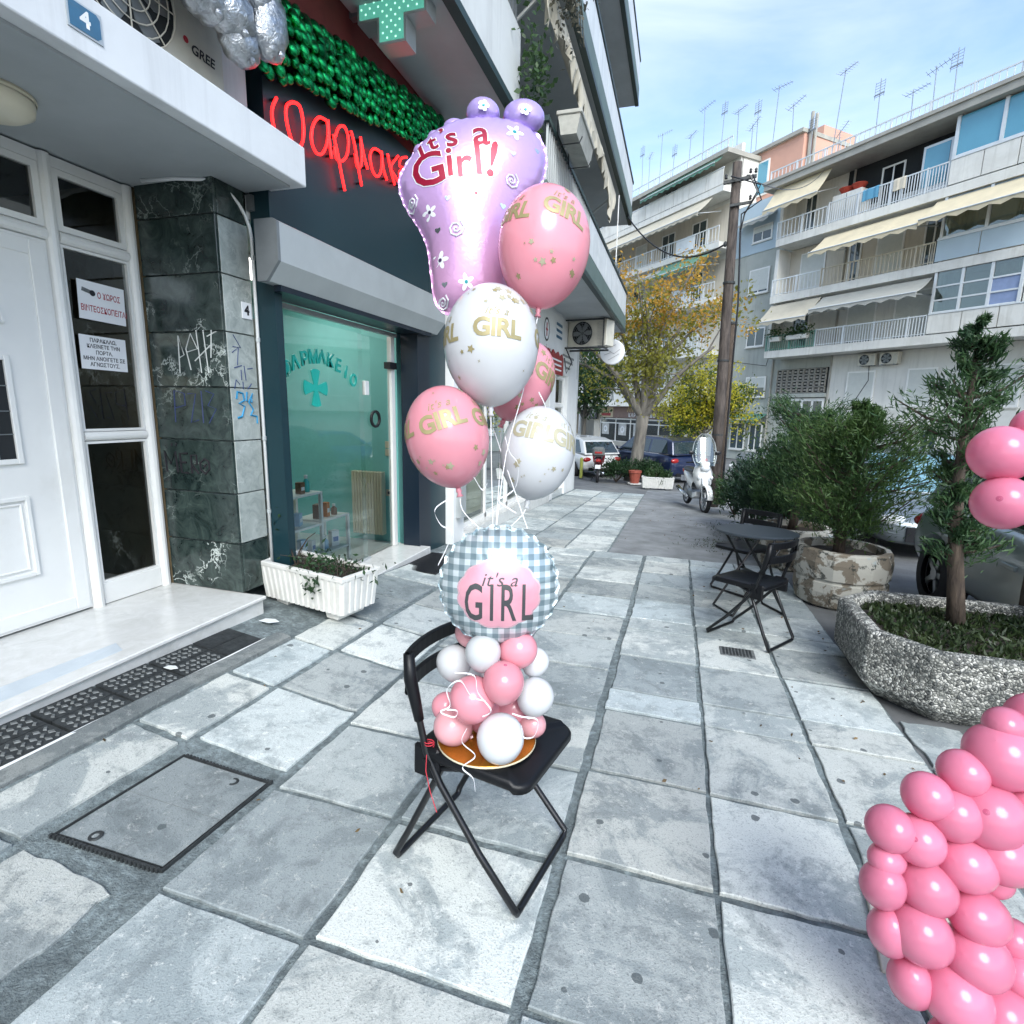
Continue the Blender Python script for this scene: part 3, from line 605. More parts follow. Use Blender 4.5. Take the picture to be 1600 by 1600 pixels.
# air conditioner on the canopy
def aircon(name, label, mtx, fan=True, group=None, logo=None, w_=.78, h_=.54, d_=.27, m='cream_metal'):
    """outdoor unit: local x = width, y = depth (front at -y), base at z 0"""
    t_ = thing(name, label, 'air conditioner', mtx=mtx, group=group)
    cs = MB().cb(-w_/2, w_/2, -d_/2, d_/2, .03, h_, .012).build('casing', m, t_)
    mb = MB(); [mb.box(x-.03, x+.03, -d_/2, d_/2, 0, .032) for x in (-w_*.32, w_*.32)]; mb.build('foot', 'grey_metal', t_)
    cx, cz, r_ = -w_*.12, .03+(h_-.03)/2, min(w_*.31, h_*.42)
    mb = MB(); mb.T = Matrix.Translation((cx, -d_/2-.001, cz)) @ Matrix.Rotation(R(90), 4, 'X'); mb.lathe([(.001, .003), (r_, .003)], 28, cap=False); mb.build('fan_opening', 'dark_room', t_)
    mb = MB()
    for k in range(6):
        a = k*math.pi/3; mb.T = Matrix.Translation((cx, -d_/2-.006, cz)) @ Matrix.Rotation(a, 4, 'Y'); mb.prism([(.03, -.01), (r_*.55, -.05), (r_*.9, -.03), (r_*.9, .05), (r_*.5, .06), (.03, .02)], -.002, .002, 'y')
    mb.T = None; mb.build('fan', 'grey_metal', t_)
    mb = MB()
    for q in (.25, .45, .65, .85, 1.0): 
        ps = [(cx+r_*q*math.cos(2*math.pi*k/24), -d_/2-.015, cz+r_*q*math.sin(2*math.pi*k/24)) for k in range(25)]; mb.tube(ps, .0035, 4, cap=False)
    for k in range(8): a = k*math.pi/4; mb.bar((cx, -d_/2-.015, cz), (cx+r_*math.cos(a), -d_/2-.015, cz+r_*math.sin(a)), .005)
    mb.build('grille', m if logo else 'grey_metal', t_)
    mb = MB(); [mb.box(w_*.26, w_*.46, -d_/2-.004, -d_/2+.001, z, z+.004) for z in [.07+k*.03 for k in range(int((h_-.1)/.03))]] if not logo else None
    if not logo: mb.build('louvre', 'grey_metal', t_)
    else:
        flat_text('logo_text', 'GREE', .068, 'ink', t_, (w_*.34, -d_/2-.0015, h_*.38), (1, 0, 0), (0, 0, 1), bold=.002, shear=.15)
        mb = MB(); mb.T = Matrix.Translation((w_*.34-.11, -d_/2-.001, h_*.42)) @ Matrix.Rotation(R(90), 4, 'X'); mb.lathe([(.001, .001), (.017, .001)], 14, cap=False); mb.build('logo_mark', 'red_ink', t_)
    return t_
mat('cream_metal', (.60, .58, .50), .45, var=.06, bmp=.05, dirt=.3, dirtcol=(.3, .29, .25), dscale=4)
aircon('air_conditioner', 'cream air conditioner with round grille sitting on top of the entrance canopy', Matrix.Translation((-2.87, 2.46, 3.176)) @ Matrix.Rotation(R(90), 4, 'Z'), logo='x', w_=.96, h_=.62, d_=.3)

# ---------------- pharmacy shopfront
NX = -2.78
lb('shopfront_panel', 'navy_panel', NX-.16, NX, 3.325, 5.80, 2.42, 4.0)
lb('upper_panel', 'red_wall', NX-.14, NX-.01, 3.325, 6.24, 4.0, 4.62)
lb('jamb', 'navy_panel', NX-.16, NX+.001, 3.325, 3.40, -.3, 2.42)
lb('jamb', 'navy_frame', NX-.20, NX+.004, 5.50, 5.80, -.32, 2.42)
lb('jamb', 'navy_panel', NX-.16, NX+.002, 5.80, 6.24, -.32, 4.0)
lb('lintel', 'navy_frame', NX-.22, NX-.01, 3.40, 5.50, 2.28, 2.42)
lb('threshold', 'marble_white', NX-.40, NX+.12, 3.40, 5.55, -.35, -.085, b=.006)
sb = MB().prism([(-2.60, 2.43), (-2.60, 2.672), (-2.63, 2.69), (-2.775, 2.69), (-2.775, 2.31), (-2.70, 2.31)], 3.19, 5.84, 'y').build('shutter_box', 'aluminium', LB, world=True)
MB().prism([(-2.598, 2.43), (-2.598, 2.672), (-2.63, 2.692), (-2.775, 2.692), (-2.775, 2.308), (-2.70, 2.308)], 3.165, 3.19, 'y').build('end_cap', 'grey_metal', sb, world=True)
mb = MB(); mb.box(-2.76, -2.70, 3.30, 5.70, 2.27, 2.309); mb.build('shutter_slot', 'navy_frame', sb, world=True)
# glazing: fixed pane and glass door
GX = -3.04
sw = MB(); sw.box(GX-.02, GX+.02, 3.46, 5.50, 2.24, 2.279)
swo = sw.build('shop_window', 'aluminium', LB, world=True); MB().box(GX-.02, GX+.02, 3.46, 4.86, -.085, -.06).build('bottom_rail', 'aluminium', swo, world=True)
MB().quad((GX, 3.40, -.06), (GX, 4.83, -.06), (GX, 4.83, 2.24), (GX, 3.40, 2.24)).build('pane', 'clear_glass', swo, world=True)
gd = MB().quad((GX-.03, 4.80, -.07), (GX-.03, 5.40, -.07), (GX-.03, 5.40, 2.20), (GX-.03, 4.80, 2.20)).build('glass_door', 'clear_glass', LB, world=True)
mb = MB(); mb.T = Matrix.Translation((GX-.015, 5.07, 1.37)) @ Matrix.Rotation(R(90), 4, 'Y'); mb.lathe([(.068, -.012), (.09, -.012), (.092, 0), (.09, .012), (.068, .012), (.066, 0), (.068, -.012)], 28, cap=False); mb.build('ring_handle', 'black_plastic', gd, world=True)
mb = MB(); mb.box(GX-.05, GX, 5.40, 5.47, -.08, 2.24); mb.build('door_post', 'white_pvc', LB, world=True)
mb = MB(); mb.box(GX-.045, GX+.03, 5.32, 5.46, 1.90, 1.97); mb.build('door_closer', 'black_plastic', gd, world=True)
# interior
lb('interior_wall', 'teal_wall', -7.0, -3.10, 5.62, 5.78, -.3, 3.0)
lb('rear_wall', 'teal_wall', -7.2, -7.0, 3.28, 5.78, -.3, 3.0)
lb('shop_floor', 'shop_floor', -7.0, NX-.30, 3.28, 5.62, -.35, -.095)
lb('shop_ceiling', 'white_paint', -7.0, NX-.17, 3.28, 5.62, 2.75, 2.9)
lb('cream_partition', 'cream', -4.6, -3.34, 3.90, 3.96, -.09, 2.2)
lb('glass_partition', 'teal_wall', -6.9, -5.2, 4.6, 4.65, -.09, 2.4)
def loft():
    rd = thing('radiator', 'cream ribbed radiator on the turquoise wall inside the pharmacy', 'radiator', (-3.46, 5.55, -.05))
    for k in range(11): MB().cb(-.205+k*.0375, -.172+k*.0375, -.045, .045, .05, .80, .008).build('rib', 'cream', rd)
    mb = MB(); mb.box(-.21, .21, -.02, .02, .06, .09); mb.box(-.21, .21, -.02, .02, .75, .78); mb.build('manifold', 'cream', rd)
    for z, y in ((1.03, .0), (.95, 0)): 
        pass
    sw_ = thing('wall_switch', 'pair of cream light switches on the turquoise wall inside', 'switch', (-3.22, 5.615, 1.02))
    for z in (-.045, .045): MB().cb(-.04, .04, -.012, 0, z-.04, z+.04, .004).build('switch_plate', 'cream', sw_)
    sk = thing('wall_socket', 'small white socket low on the turquoise wall inside', 'socket', (-3.22, 5.615, .50))
    p_ = MB().cb(-.04, .04, -.01, 0, -.04, .04, .004).build('plate', 'cream', sk); mb = MB(); mb.T = Matrix.Rotation(R(90), 4, 'X'); mb.lathe([(.02, .0105), (.001, .0105)], 14, cap=False); mb.build('well', 'ink', p_)
    bx = thing('intercom_box', 'small white box on the pharmacy door glass', 'box', (GX-.015, 4.90, 1.68)); MB().cb(-.02, .02, -.035, .035, -.07, .07, .005).build('case', 'white_pvc', bx)
loft()
cf = thing('added_ceiling_light', 'unseen flat light panel added on the pharmacy ceiling', 'lamp', (-3.9, 4.6, 2.75)); mat('lamp_panel', (.8, .8, .78), .4, var=0, bmp=0, emit=(1, .96, .90), estr=3.4)
MB().box(-.32, .32, -.62, .62, -.03, 0).build('housing', 'white_pvc', cf); MB().box(-.30, .30, -.60, .60, -.034, -.03).build('diffuser', 'lamp_panel', cf)  # unseen lamp, added to brighten the shop interior
# white display stand with goods behind the window
ds = thing('display_stand', 'white tube framed stepped shelf of small goods behind the pharmacy window', 'shelf', (-3.30, 4.2, -.09))
mb = MB()
for y, h_ in ((-.42, .80), (.04, .80), (.46, .52)):
    for x in (-.14, .14): mb.box(x-.014, x+.014, y-.014, y+.014, 0, h_)
mb.build('upright', 'white_pvc', ds)
for z, y0, y1 in ((.78, -.43, .05), (.5, .03, .47), (.18, -.42, .46), (.48, -.42, .04)): MB().cb(-.15, .15, y0, y1, z, z+.022, .003).build('shelf_board', 'white_pvc', ds)
GOODS = [('blue', (.03, .12, .35)), ('white', (.75, .76, .76)), ('orange', (.6, .2, .04)), ('teal', (.04, .4, .38)), ('red', (.5, .04, .03)), ('pale blue', (.3, .5, .7)), ('brown', (.2, .1, .05))]
for n_, c_ in GOODS: mat('pack_'+n_, c_, .4, var=.05, bmp=0)
rg = random.Random(3)
spots = [(.802, -.36), (.802, -.27), (.802, -.16), (.802, -.04), (.522, .12), (.522, .22), (.522, .34), (.502, -.3), (.502, -.16), (.202, -.3), (.202, -.14), (.202, .02), (.202, .2), (.202, .34)]
for k, (z, y) in enumerate(spots):
    n_, c_ = GOODS[(k*3+k//3) % 7]; h_ = rg.uniform(.08, .17); w_ = rg.uniform(.05, .09)
    shelf_n = {.802: 'top', .522: 'lower step', .502: 'middle', .202: 'bottom'}[z]
    t_ = thing('medicine_box' if k % 3 else 'bottle', '%s %s on the %s shelf of the stand, %s' % (n_, 'carton' if k % 3 else 'bottle', shelf_n, ['far left', 'left', 'centre left', 'centre right', 'right'][min(4, int((y+.45)/.18))]), 'box' if k % 3 else 'bottle', (-3.26+rg.uniform(-.04, .04), 4.2+y, -.09+z), rg.uniform(-.4, .4), 'goods on the display stand')
    if k % 3:
        MB().cb(-.03, .03, -w_/2, w_/2, 0, h_, .002).build('carton', 'pack_'+n_, t_); MB().box(.0302, .031, -w_*.35, w_*.35, h_*.3, h_*.6).build('printed_band', 'pack_white' if n_ != 'white' else 'pack_blue', t_)
    else:
        MB().lathe([(.001, 0), (.028, 0), (.03, .01), (.03, h_*.6), (.012, h_*.75), (.012, h_*.8)], 14).build('bottle_body', 'pack_'+n_, t_, smooth=True); MB().lathe([(.016, h_*.8), (.016, h_)], 12).build('cap', 'pack_white', t_)
# tall dark shelf with packs at the left
ms = thing('medicine_shelf', 'tall dark shelf of small packs at the left inside the pharmacy', 'shelf', (-3.72, 3.66, -.09))
mb = MB(); mb.box(-.16, -.14, -.2, .2, 0, 2.0); [mb.box(-.16, .12, y-.01, y+.01, 0, 2.0) for y in (-.2, .2)]; mb.build('carcass', 'black_plastic', ms)
rg = random.Random(8)
for j in range(6):
    MB().box(-.139, .12, -.189, .189, .12+j*.32, .14+j*.32).build('shelf_board', 'black_plastic', ms); y = -.17
    while y < .14: w_ = rg.uniform(.04, .08); MB().cb(-.05, .08, y, y+w_, .141+j*.32, .141+j*.32+rg.uniform(.10, .24), .003).build('pack', 'pack_'+rg.choice(GOODS)[0], ms); y += w_+.012
# green lettering and cross stuck on the pane
mat('sign_green', (.01, .42, .34), .35, var=.05, bmp=0)
sg = thing('window_lettering', 'arched green capitals stuck on the pharmacy window above a cross', 'sign', (GX+.012, 4.17, 1.62))
word = 'ΦΑΡΜΑΚΕΙΟ'
for k, ch in enumerate(word):
    f = (k-4)/4; y = f*.47; z = .285 - .13*f*f - (.04*f if f > 0 else 0); a = -f*.36
    flat_text('letter', ch, .17 if k == 0 else .155, 'sign_green', sg, (.0, y, z), (0, math.cos(a), math.sin(a)), (0, -math.sin(a), math.cos(a)), extrude=.006, bold=.004)
gc = thing('green_cross', 'green maltese cross plate stuck on the pharmacy window', 'cross', (GX+.012, 4.07, 1.645))
for q in range(4):
    a = q*math.pi/2; pp = [(dx*math.cos(a)-dy*math.sin(a), dx*math.sin(a)+dy*math.cos(a)) for dx, dy in ((-.02, .0), (-.026, .03), (-.062, .145), (-.03, .158), (0, .161), (.03, .158), (.062, .145), (.026, .03), (.02, 0))]
    MB().prism(pp[::-1], -.004-.0004*q, .004+.0004*q, 'x').build('petal', 'sign_green', gc)
# neon script
NEON = [[(3.482,3.557),(3.435,3.473),(3.429,3.397),(3.454,3.321)],[(3.644,3.61),(3.585,3.559),(3.571,3.477),(3.6,3.384),(3.646,3.327),(3.713,3.355),(3.752,3.434),(3.755,3.546),(3.722,3.624),(3.644,3.61)],
[(4.034,3.674),(3.943,3.649),(3.865,3.548),(3.848,3.444),(3.896,3.39),(3.97,3.412),(4.037,3.507),(4.06,3.619),(4.049,3.672)],[(4.065,3.688),(4.071,3.556),(4.093,3.428)],
[(4.153,3.608),(4.207,3.701),(4.292,3.739),(4.339,3.671),(4.315,3.553),(4.242,3.47),(4.159,3.454),(4.138,3.533)],[(4.128,3.615),(4.178,3.497),(4.219,3.372),(4.262,3.252)],
[(4.379,3.751),(4.427,3.672),(4.472,3.524),(4.52,3.382)],[(4.43,3.6),(4.461,3.51),(4.518,3.542),(4.534,3.643),(4.523,3.768)],[(4.526,3.751),(4.572,3.639),(4.625,3.555)],
[(4.838,3.787),(4.734,3.763),(4.671,3.679),(4.705,3.576),(4.785,3.558),(4.851,3.623),(4.878,3.743),(4.851,3.788)],[(4.872,3.801),(4.896,3.67),(4.958,3.592)],
[(4.981,3.825),(5.038,3.704),(5.108,3.605)],[(5.184,3.887),(5.04,3.736),(5.12,3.683),(5.247,3.645)],[(5.362,3.948),(5.242,3.889),(5.21,3.813),(5.298,3.821),(5.203,3.755),(5.235,3.698),(5.376,3.757)],
[(5.44,3.96),(5.46,3.85),(5.52,3.78)],[(5.70,4.0),(5.60,3.97),(5.57,3.88),(5.62,3.80),(5.70,3.80),(5.74,3.88),(5.70,4.0)]]
mat('neon_red', (.5, .01, .01), .4, var=0, bmp=0, emit=(1, .010, .010), estr=2.4)
def smooth_path(p, k=5):
    out = []
    for i in range(len(p)-1):
        p0, p1, p2, p3 = p[max(i-1, 0)], p[i], p[i+1], p[min(i+2, len(p)-1)]
        for j in range(k):
            t = j/k; out.append(tuple(.5*((2*p1[c]) + (-p0[c]+p2[c])*t + (2*p0[c]-5*p1[c]+4*p2[c]-p3[c])*t*t + (-p0[c]+3*p1[c]-3*p2[c]+p3[c])*t**3) for c in range(len(p1))))
    out.append(tuple(p[-1])); return out
ng = thing('neon_sign', 'glowing red handwritten neon script on the navy wall', 'neon sign', (-2.74, 4.3, 3.3))
grp = [(0, 1), (2, 3), (4, 5), (6, 7, 8), (9, 10), (11, 12), (13,), (14,), (15,)]
for g_ in grp:
    mb = MB(); hd = MB()
    for i in g_:
        sp = smooth_path(NEON[i]); mb.tube([(-2.735, y*.977, 1.5+(z-1.5)*.977) for y, z in sp], .0105, 7)
        for y, z in (sp[1], sp[-2]): hd.tube([(-2.78, y*.977, 1.5+(z-1.5)*.977), (-2.745, y*.977, 1.5+(z-1.5)*.977)], .009, 6)
    le = mb.build('neon_letter', 'neon_red', ng, world=True, smooth=True); hd.build('tube_holder', 'black_plastic', le, world=True)
# green foil garland: strands of scale-like lobes hanging from a rising line
def foil(name, c, c2, rough, bsc=38, bst=.9, metal=1.0):
    m, t, b = _new(name); P = geo(t); n = noise(t, 9, 4, .6, .3, P)
    t.links.new(mixc(t, ramp(t, n.outputs['Fac'], [(.35, 0), (.65, 1)]).outputs[0], c, c2), b.inputs['Base Color'])
    b.inputs['Metallic'].default_value = metal; b.inputs['Roughness'].default_value = rough
    bump(t, b, noise(t, bsc, 5, .65, .6, P).outputs['Fac'], bst, .02)
foil('foil_green', (.003, .09, .03), (.02, .45, .13), .12, 60, .25)
foil('foil_silver', (.40, .42, .44), (.62, .64, .66), .30, 22, .8)
gl = thing('foil_garland', 'shiny green metallic foil garland hanging above the neon script', 'garland', (-2.72, 4.6, 4.0))
rg = random.Random(11); ns = 21
for k in range(ns):
    f = k/(ns-1); y = 3.28+f*2.62; zt = 4.08+f*.47; hh = .50-.12*f; mb = MB()
    for j in range(6):
        for q in (-.5, .5):
            z = zt - hh*(j+.5)/6 + rg.uniform(-.02, .02); x = -2.70+.06*math.sin((j+.5)/6*math.pi)+rg.uniform(-.015, .02); yy = y+q*.062+rg.uniform(-.010, .010)-.03*j/6
            u = Vector((rg.uniform(-.3, .3)+.4, rg.uniform(-.5, .5), -1)).normalized()*.058; v_ = u.cross(Vector((1, rg.uniform(-.4, .4), 0))).normalized()*.043; w_ = u.cross(v_).normalized()*.034
            mb.ell((x, yy, z), (v_, w_, u), 9, 7)
    mb.build('strand', 'foil_green', gl, world=True, smooth=True)
# silver foil balloons on the canopy corner
SB = [(-2.56, 2.56, 3.66, .16, .10), (-2.50, 2.74, 3.72, .14, .12), (-2.47, 2.82, 3.53, .12, .09), (-2.46, 2.98, 3.74, .13, .11), (-2.45, 2.98, 3.54, .12, .10), (-2.44, 3.18, 3.80, .12, .15), (-2.42, 3.24, 3.62, .10, .15), (-2.47, 3.06, 3.44, .10, .08)]
SBL = ['upper leftmost', 'upper second from the left', 'lowest near the air conditioner', 'upper middle', 'lower middle', 'upper rightmost', 'lower rightmost touching the green garland', 'hanging lowest above the canopy end']
for k, (x, y, z, a, b_) in enumerate(SB):
    rg = random.Random(40+k); y -= .27; a *= 1.22; b_ *= 1.22; t_ = thing('silver_foil_balloon', 'crumpled silver foil balloon, %s of the silver cluster' % SBL[k], 'balloon', (x, y, z), 0, 'silver foil balloons above the canopy')
    me = MB(); n, m_ = 18, 12; me.ell((0, 0, 0), ((a*.75, 0, 0), (0, a, .04*rg.uniform(-1, 1)), (0, .03*rg.uniform(-1, 1), b_)), n, m_)
    ph = rg.uniform(0, 6)
    me.v = [tuple(Vector(p)*(1+.10*math.sin(9*p[1]/a+ph)*math.cos(5*p[2]/b_+ph)+rg.uniform(-.025, .025))) for p in me.v]
    me.build('foil_skin', 'foil_silver', t_, smooth=True)
    MB().lathe([(.012, 0), (.02, -.02), (.006, -.03)], 8, (a*.55, .02, -b_*.7)).build('filling_valve', 'foil_silver', t_)
# projecting pharmacy cross
mat('led_green', (.08, .34, .26), .4, var=.2, bmp=0, emit=(.10, .42, .32), estr=.35); mat('sign_case', (.42, .46, .46), .4, .3, var=.05, bmp=.03)
pc = thing('pharmacy_cross', 'projecting green lit cross sign in a pale metal case under the balcony', 'sign', (-2.40, 4.42, 4.27))
def crosspoly(a, b_, cx, cz): return [(cx-b_, cz-a), (cx+b_, cz-a), (cx+b_, cz-b_), (cx+a, cz-b_), (cx+a, cz+b_), (cx+b_, cz+b_), (cx+b_, cz+a), (cx-b_, cz+a), (cx-b_, cz+b_), (cx-a, cz+b_), (cx-a, cz-b_), (cx-b_, cz-b_)]
MB().prism([(x, z) for x, z in crosspoly(.30, .125, .02, .33)], -.085, .085, 'y').build('case', 'sign_case', pc)
for s_ in (-1, 1): MB().prism(crosspoly(.28, .105, .02, .33), s_*.0855, s_*.089, 'y').build('lit_face', 'led_green', pc)
mat('led_dot', (.4, .9, .7), .4, var=0, bmp=0, emit=(.5, 1, .75), estr=.6)
mb = MB()
for i in range(-7, 8):
    for j in range(-7, 8):
        if (abs(i) <= 2 or abs(j) <= 2) and (i+j) % 2 == 0: mb.box(.02+i*.037-.006, .02+i*.037+.006, -.092, -.0885, .33+j*.037-.006, .33+j*.037+.006)
tag(mb.build('led_dots', 'led_dot', pc), kind='stuff')
MB().box(-.42, -.30, -.03, .03, .30, .36).build('bracket', 'grey_metal', pc)
# balcony over the shop
def balcony(parent, fx, wx, y0, y1, zs, th, ztop, m_f='green_fascia', rail_from=None, panel='white_paint', panels=None, rails=True, barm='aluminium'):
    sl = MB().box(wx, fx-.004, y0, y1, zs, zs+.16).build('balcony_slab', 'soffit_paint', parent, world=True)
    MB().box(fx-.09, fx+.004, y0-.002, y1+.004, zs-.02, zs+.05).build('drip_edge', 'dark_green', sl, world=True)
    MB().box(fx-.08, fx, y0, y1, zs+.05, zs+th).build('fascia', m_f, sl, world=True)
    return sl
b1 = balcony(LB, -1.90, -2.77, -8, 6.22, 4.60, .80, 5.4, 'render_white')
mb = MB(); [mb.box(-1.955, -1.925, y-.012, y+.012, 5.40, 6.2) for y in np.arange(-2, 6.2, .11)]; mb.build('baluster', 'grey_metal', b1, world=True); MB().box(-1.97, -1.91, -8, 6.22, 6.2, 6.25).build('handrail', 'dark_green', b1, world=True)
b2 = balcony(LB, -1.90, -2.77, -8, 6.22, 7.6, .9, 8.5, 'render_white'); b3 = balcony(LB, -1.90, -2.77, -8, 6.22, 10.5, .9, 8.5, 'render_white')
# ================================================================ neighbouring building further along the left side
NB = thing('apartment_building', 'grey white balconied building with small white shops beyond the pharmacy', 'building', (-2.7, 10.5, -.6))
def nb(name, m, x0, x1, y0, y1, z0, z1, parent=None, b=0): return box(name, m, parent or NB, x0, x1, y0, y1, z0, z1, b, world=True)
nb('upper_wall', 'render_grey', -13, -2.72, 6.26, 15.2, 3.78, 16.2)
nb('end_wall', 'render_white', -13, -2.70, 14.55, 14.85, -1.0, 3.6)
nb('shop_back', 'dark_room', -6.0, -5.8, 6.26, 14.55, -1, 3.6)
nb('shop_floor', 'shop_floor', -5.8, -2.72, 6.26, 14.55, -1, -.42)
nb('lintel_wall', 'white_paint', -3.0, -2.70, 6.26, 14.55, 2.32, 3.6)
for y0, y1 in ((6.26, 6.62), (9.95, 10.25), (11.45, 12.0), (13.35, 14.55)): nb('pilaster', 'white_paint', -3.0, -2.68, y0, y1, -1, 2.32, b=.006)
nb('plinth', 'marble_white', -2.9, -2.62, 6.60, 11.46, -1.0, -.15)
sw2 = MB()
for y in (6.64, 7.75, 8.85, 9.92): sw2.box(-2.84, -2.78, y-.03, y+.03, -.15, 2.32)
sw2.box(-2.84, -2.78, 6.62, 9.95, -.15, -.08); sw2.box(-2.84, -2.78, 6.62, 9.95, 2.25, 2.32)
so = sw2.build('shop_window', 'white_pvc', NB, world=True)
for y0, y1 in ((6.67, 7.72), (7.78, 8.82), (8.88, 9.89)): MB().quad((-2.81, y0, -.08), (-2.81, y1, -.08), (-2.81, y1, 2.25), (-2.81, y0, 2.25)).build('pane', 'clear_glass', so, world=True)
nb('display_back', 'cream', -3.6, -3.55, 6.62, 9.95, -.4, 2.2)
sh = nb('roller_shutter', 'grey_metal', -2.84, -2.80, 10.25, 11.45, -.15, 2.32)
for k in range(22): nb('shutter_slat', 'grey_metal', -2.80, -2.786, 10.25, 11.45, -.15+k*.112, -.05+k*.112, sh, b=.004)
sd_ = nb('shop_door', 'white_pvc', -2.86, -2.80, 12.0, 13.35, -.75, 2.32)
for z0, z1 in ((-.6, .55), (.68, 1.55), (1.68, 2.2)): nb('pane', 'dark_glass', -2.80, -2.795, 12.45, 13.2, z0, z1, sd_)
mb = MB()
for (y0, y1, z0, z1) in ((12.0, 12.4, -.75, 2.32), (13.25, 13.35, -.75, 2.32), (12.4, 13.25, -.75, -.62), (12.4, 13.25, .57, .66), (12.4, 13.25, 1.57, 1.66), (12.4, 13.25, 2.22, 2.32)): mb.cb(-2.80, -2.77, y0, y1, z0, z1, .005)
mb.build('door_frame', 'white_pvc', sd_, world=True)
mb = MB(); mb.tube([(-2.69, 6.42, 1.0), (-2.66, 6.42, 1.05), (-2.66, 6.42, 2.9)], .018, 8); mb.tube([(-2.66, 6.52, .7), (-2.66, 6.52, 2.9)], .012, 8); mb.box(-2.70, -2.62, 6.34, 6.58, .95, 1.35); mb.box(-2.70, -2.60, 6.34, 6.5, .1, .9); mb.build('pipe_boxes', 'aluminium', NB, world=True)
# shop signs on the lintel
mat('sign_red', (.30, .015, .02), .5, var=.08, bmp=.03)
s1 = thing('shop_sign', 'dark red crown topped sign board with white lines on white shop wall', 'sign', (-2.68, 11.85, 2.5))
MB().prism([(-.8, -.22), (.8, -.22), (.8, .16), (.66, .25), (.45, .17), (.25, .27), (0, .2), (-.25, .27), (-.45, .17), (-.66, .25), (-.8, .16)], -.01, .012, 'x').build('board', 'sign_red', s1)
mb = MB(); [mb.box(.0125, .014, -.6, .6, z-.018, z+.018) for z in (-.12, -.02, .08)]; mb.build('white_lines', 'paper', s1)
s2 = thing('wall_emblem', 'red and black oval emblem painted on white wall above the shop', 'sign', (-2.695, 11.05, 3.1))
mb = MB(); mb.T = Matrix.Rotation(R(90), 4, 'Y'); mb.lathe([(.001, 0), (.22, 0)], 28, cap=False); mb.T = None; mb.v = [(x, y, z) for x, y, z in mb.v]; mb.build('disc', 'paper', s2)
mb = MB(); mb.T = Matrix.Rotation(R(90), 4, 'Y'); mb.lathe([(.19, .002), (.23, .002)], 28, cap=False); mb.build('ring', 'ink', s2)
mb = MB(); mb.T = Matrix.Translation((.003, 0, 0)); mb.box(0, .002, -.03, .03, -.13, .13); mb.box(0, .0021, -.08, .08, -.02, .02); mb.build('cross_mark', 'red_ink', s2)
s3 = thing('wall_lettering', 'red script lettering painted on white wall left of the red sign', 'sign', (-2.694, 10.9, 2.62))
flat_text('lettering', 'πρατήριο', .26, 'red_ink', s3, (0, 0, .08), (0, 1, 0), (0, 0, 1), shear=.3, spacing=.9)
mb = MB(); [mb.box(-.001, .002, -.5, .5, -.14-k*.09, -.11-k*.09) for k in range(2)]; mb.build('small_print', 'grey_metal', s3)
s4 = thing('wall_lettering', 'faint grey lettering above the end shop door', 'sign', (-2.694, 13.3, 2.62))
for k, (a, b_) in enumerate(((-.6, .75), (-.45, .6), (-.2, .3))): MB().box(-.001, .002, a, b_, .12-k*.13, .17-k*.13).build('print_line', 'grey_metal', s4)
s5 = thing('wall_lettering', 'three blue grey stripes painted high on the white shop wall', 'sign', (-2.694, 12.25, 3.2))
for k in range(3): MB().box(-.001, .002, -.3, .28, .12-k*.13, .18-k*.13).build('stripe', 'enamel_blue', s5)
# bracket air conditioner below the balcony
aircon('air_conditioner', 'large grey bracket mounted air conditioner under the end balcony', Matrix.Translation((-2.15, 13.2, 2.95)) @ Matrix.Rotation(R(-18), 4, 'Z'), w_=1.0, h_=.62, d_=.4, m='cream_metal')
bk = thing('wall_bracket', 'black iron bracket carrying the large air conditioner', 'bracket', (-2.7, 13.2, 2.9))
mb = MB(); [mb.bar((-2.7, y, 2.93), (-1.75, y-.1, 2.93), .04) for y in (12.9, 13.5)]; [mb.bar((-2.7, y, 3.55), (-1.8, y-.1, 3.55), .03) for y in (12.9, 13.5)]; mb.bar((-1.8, 12.8, 2.93), (-1.8, 12.8, 3.58), .03); mb.build('arm', 'iron', bk, world=True)
MB().tube([(-2.66, 12.9, 2.9), (-2.5, 12.8, 2.6), (-2.62, 12.8, 2.35), (-2.68, 12.8, 2.7)], .015, 6).build('cable', 'black_plastic', bk, world=True)
# round white hanging sign past the corner
rs = thing('round_sign', 'round white projecting sign with grey diagonal lines beyond the corner', 'sign', (-1.97, 16.0, 3.15))
mb = MB(); mb.T = Matrix.Rotation(R(90), 4, 'X'); mb.lathe([(.001, -.05), (.33, -.05), (.345, -.03), (.345, .03), (.33, .05), (.001, .05)], 36); mb.build('disc', 'paper', rs)
mb = MB()
for a, b_ in (((-.2, .1), (.1, .2)), ((-.2, .1), (.05, -.05)), ((.05, -.05), (.22, .08)), ((-.1, -.22), (.2, -.05)), ((-.22, -.08), (-.05, -.02))): mb.bar((a[0], -.052, a[1]), (b_[0], -.052, b_[1]), .018, .006)
mb.build('line_mark', 'iron_pale', rs)
MB().tube([(-.75, 0, .34), (0, 0, .40), (0, 0, .34)], .018, 8).build('hanger', 'iron', rs)
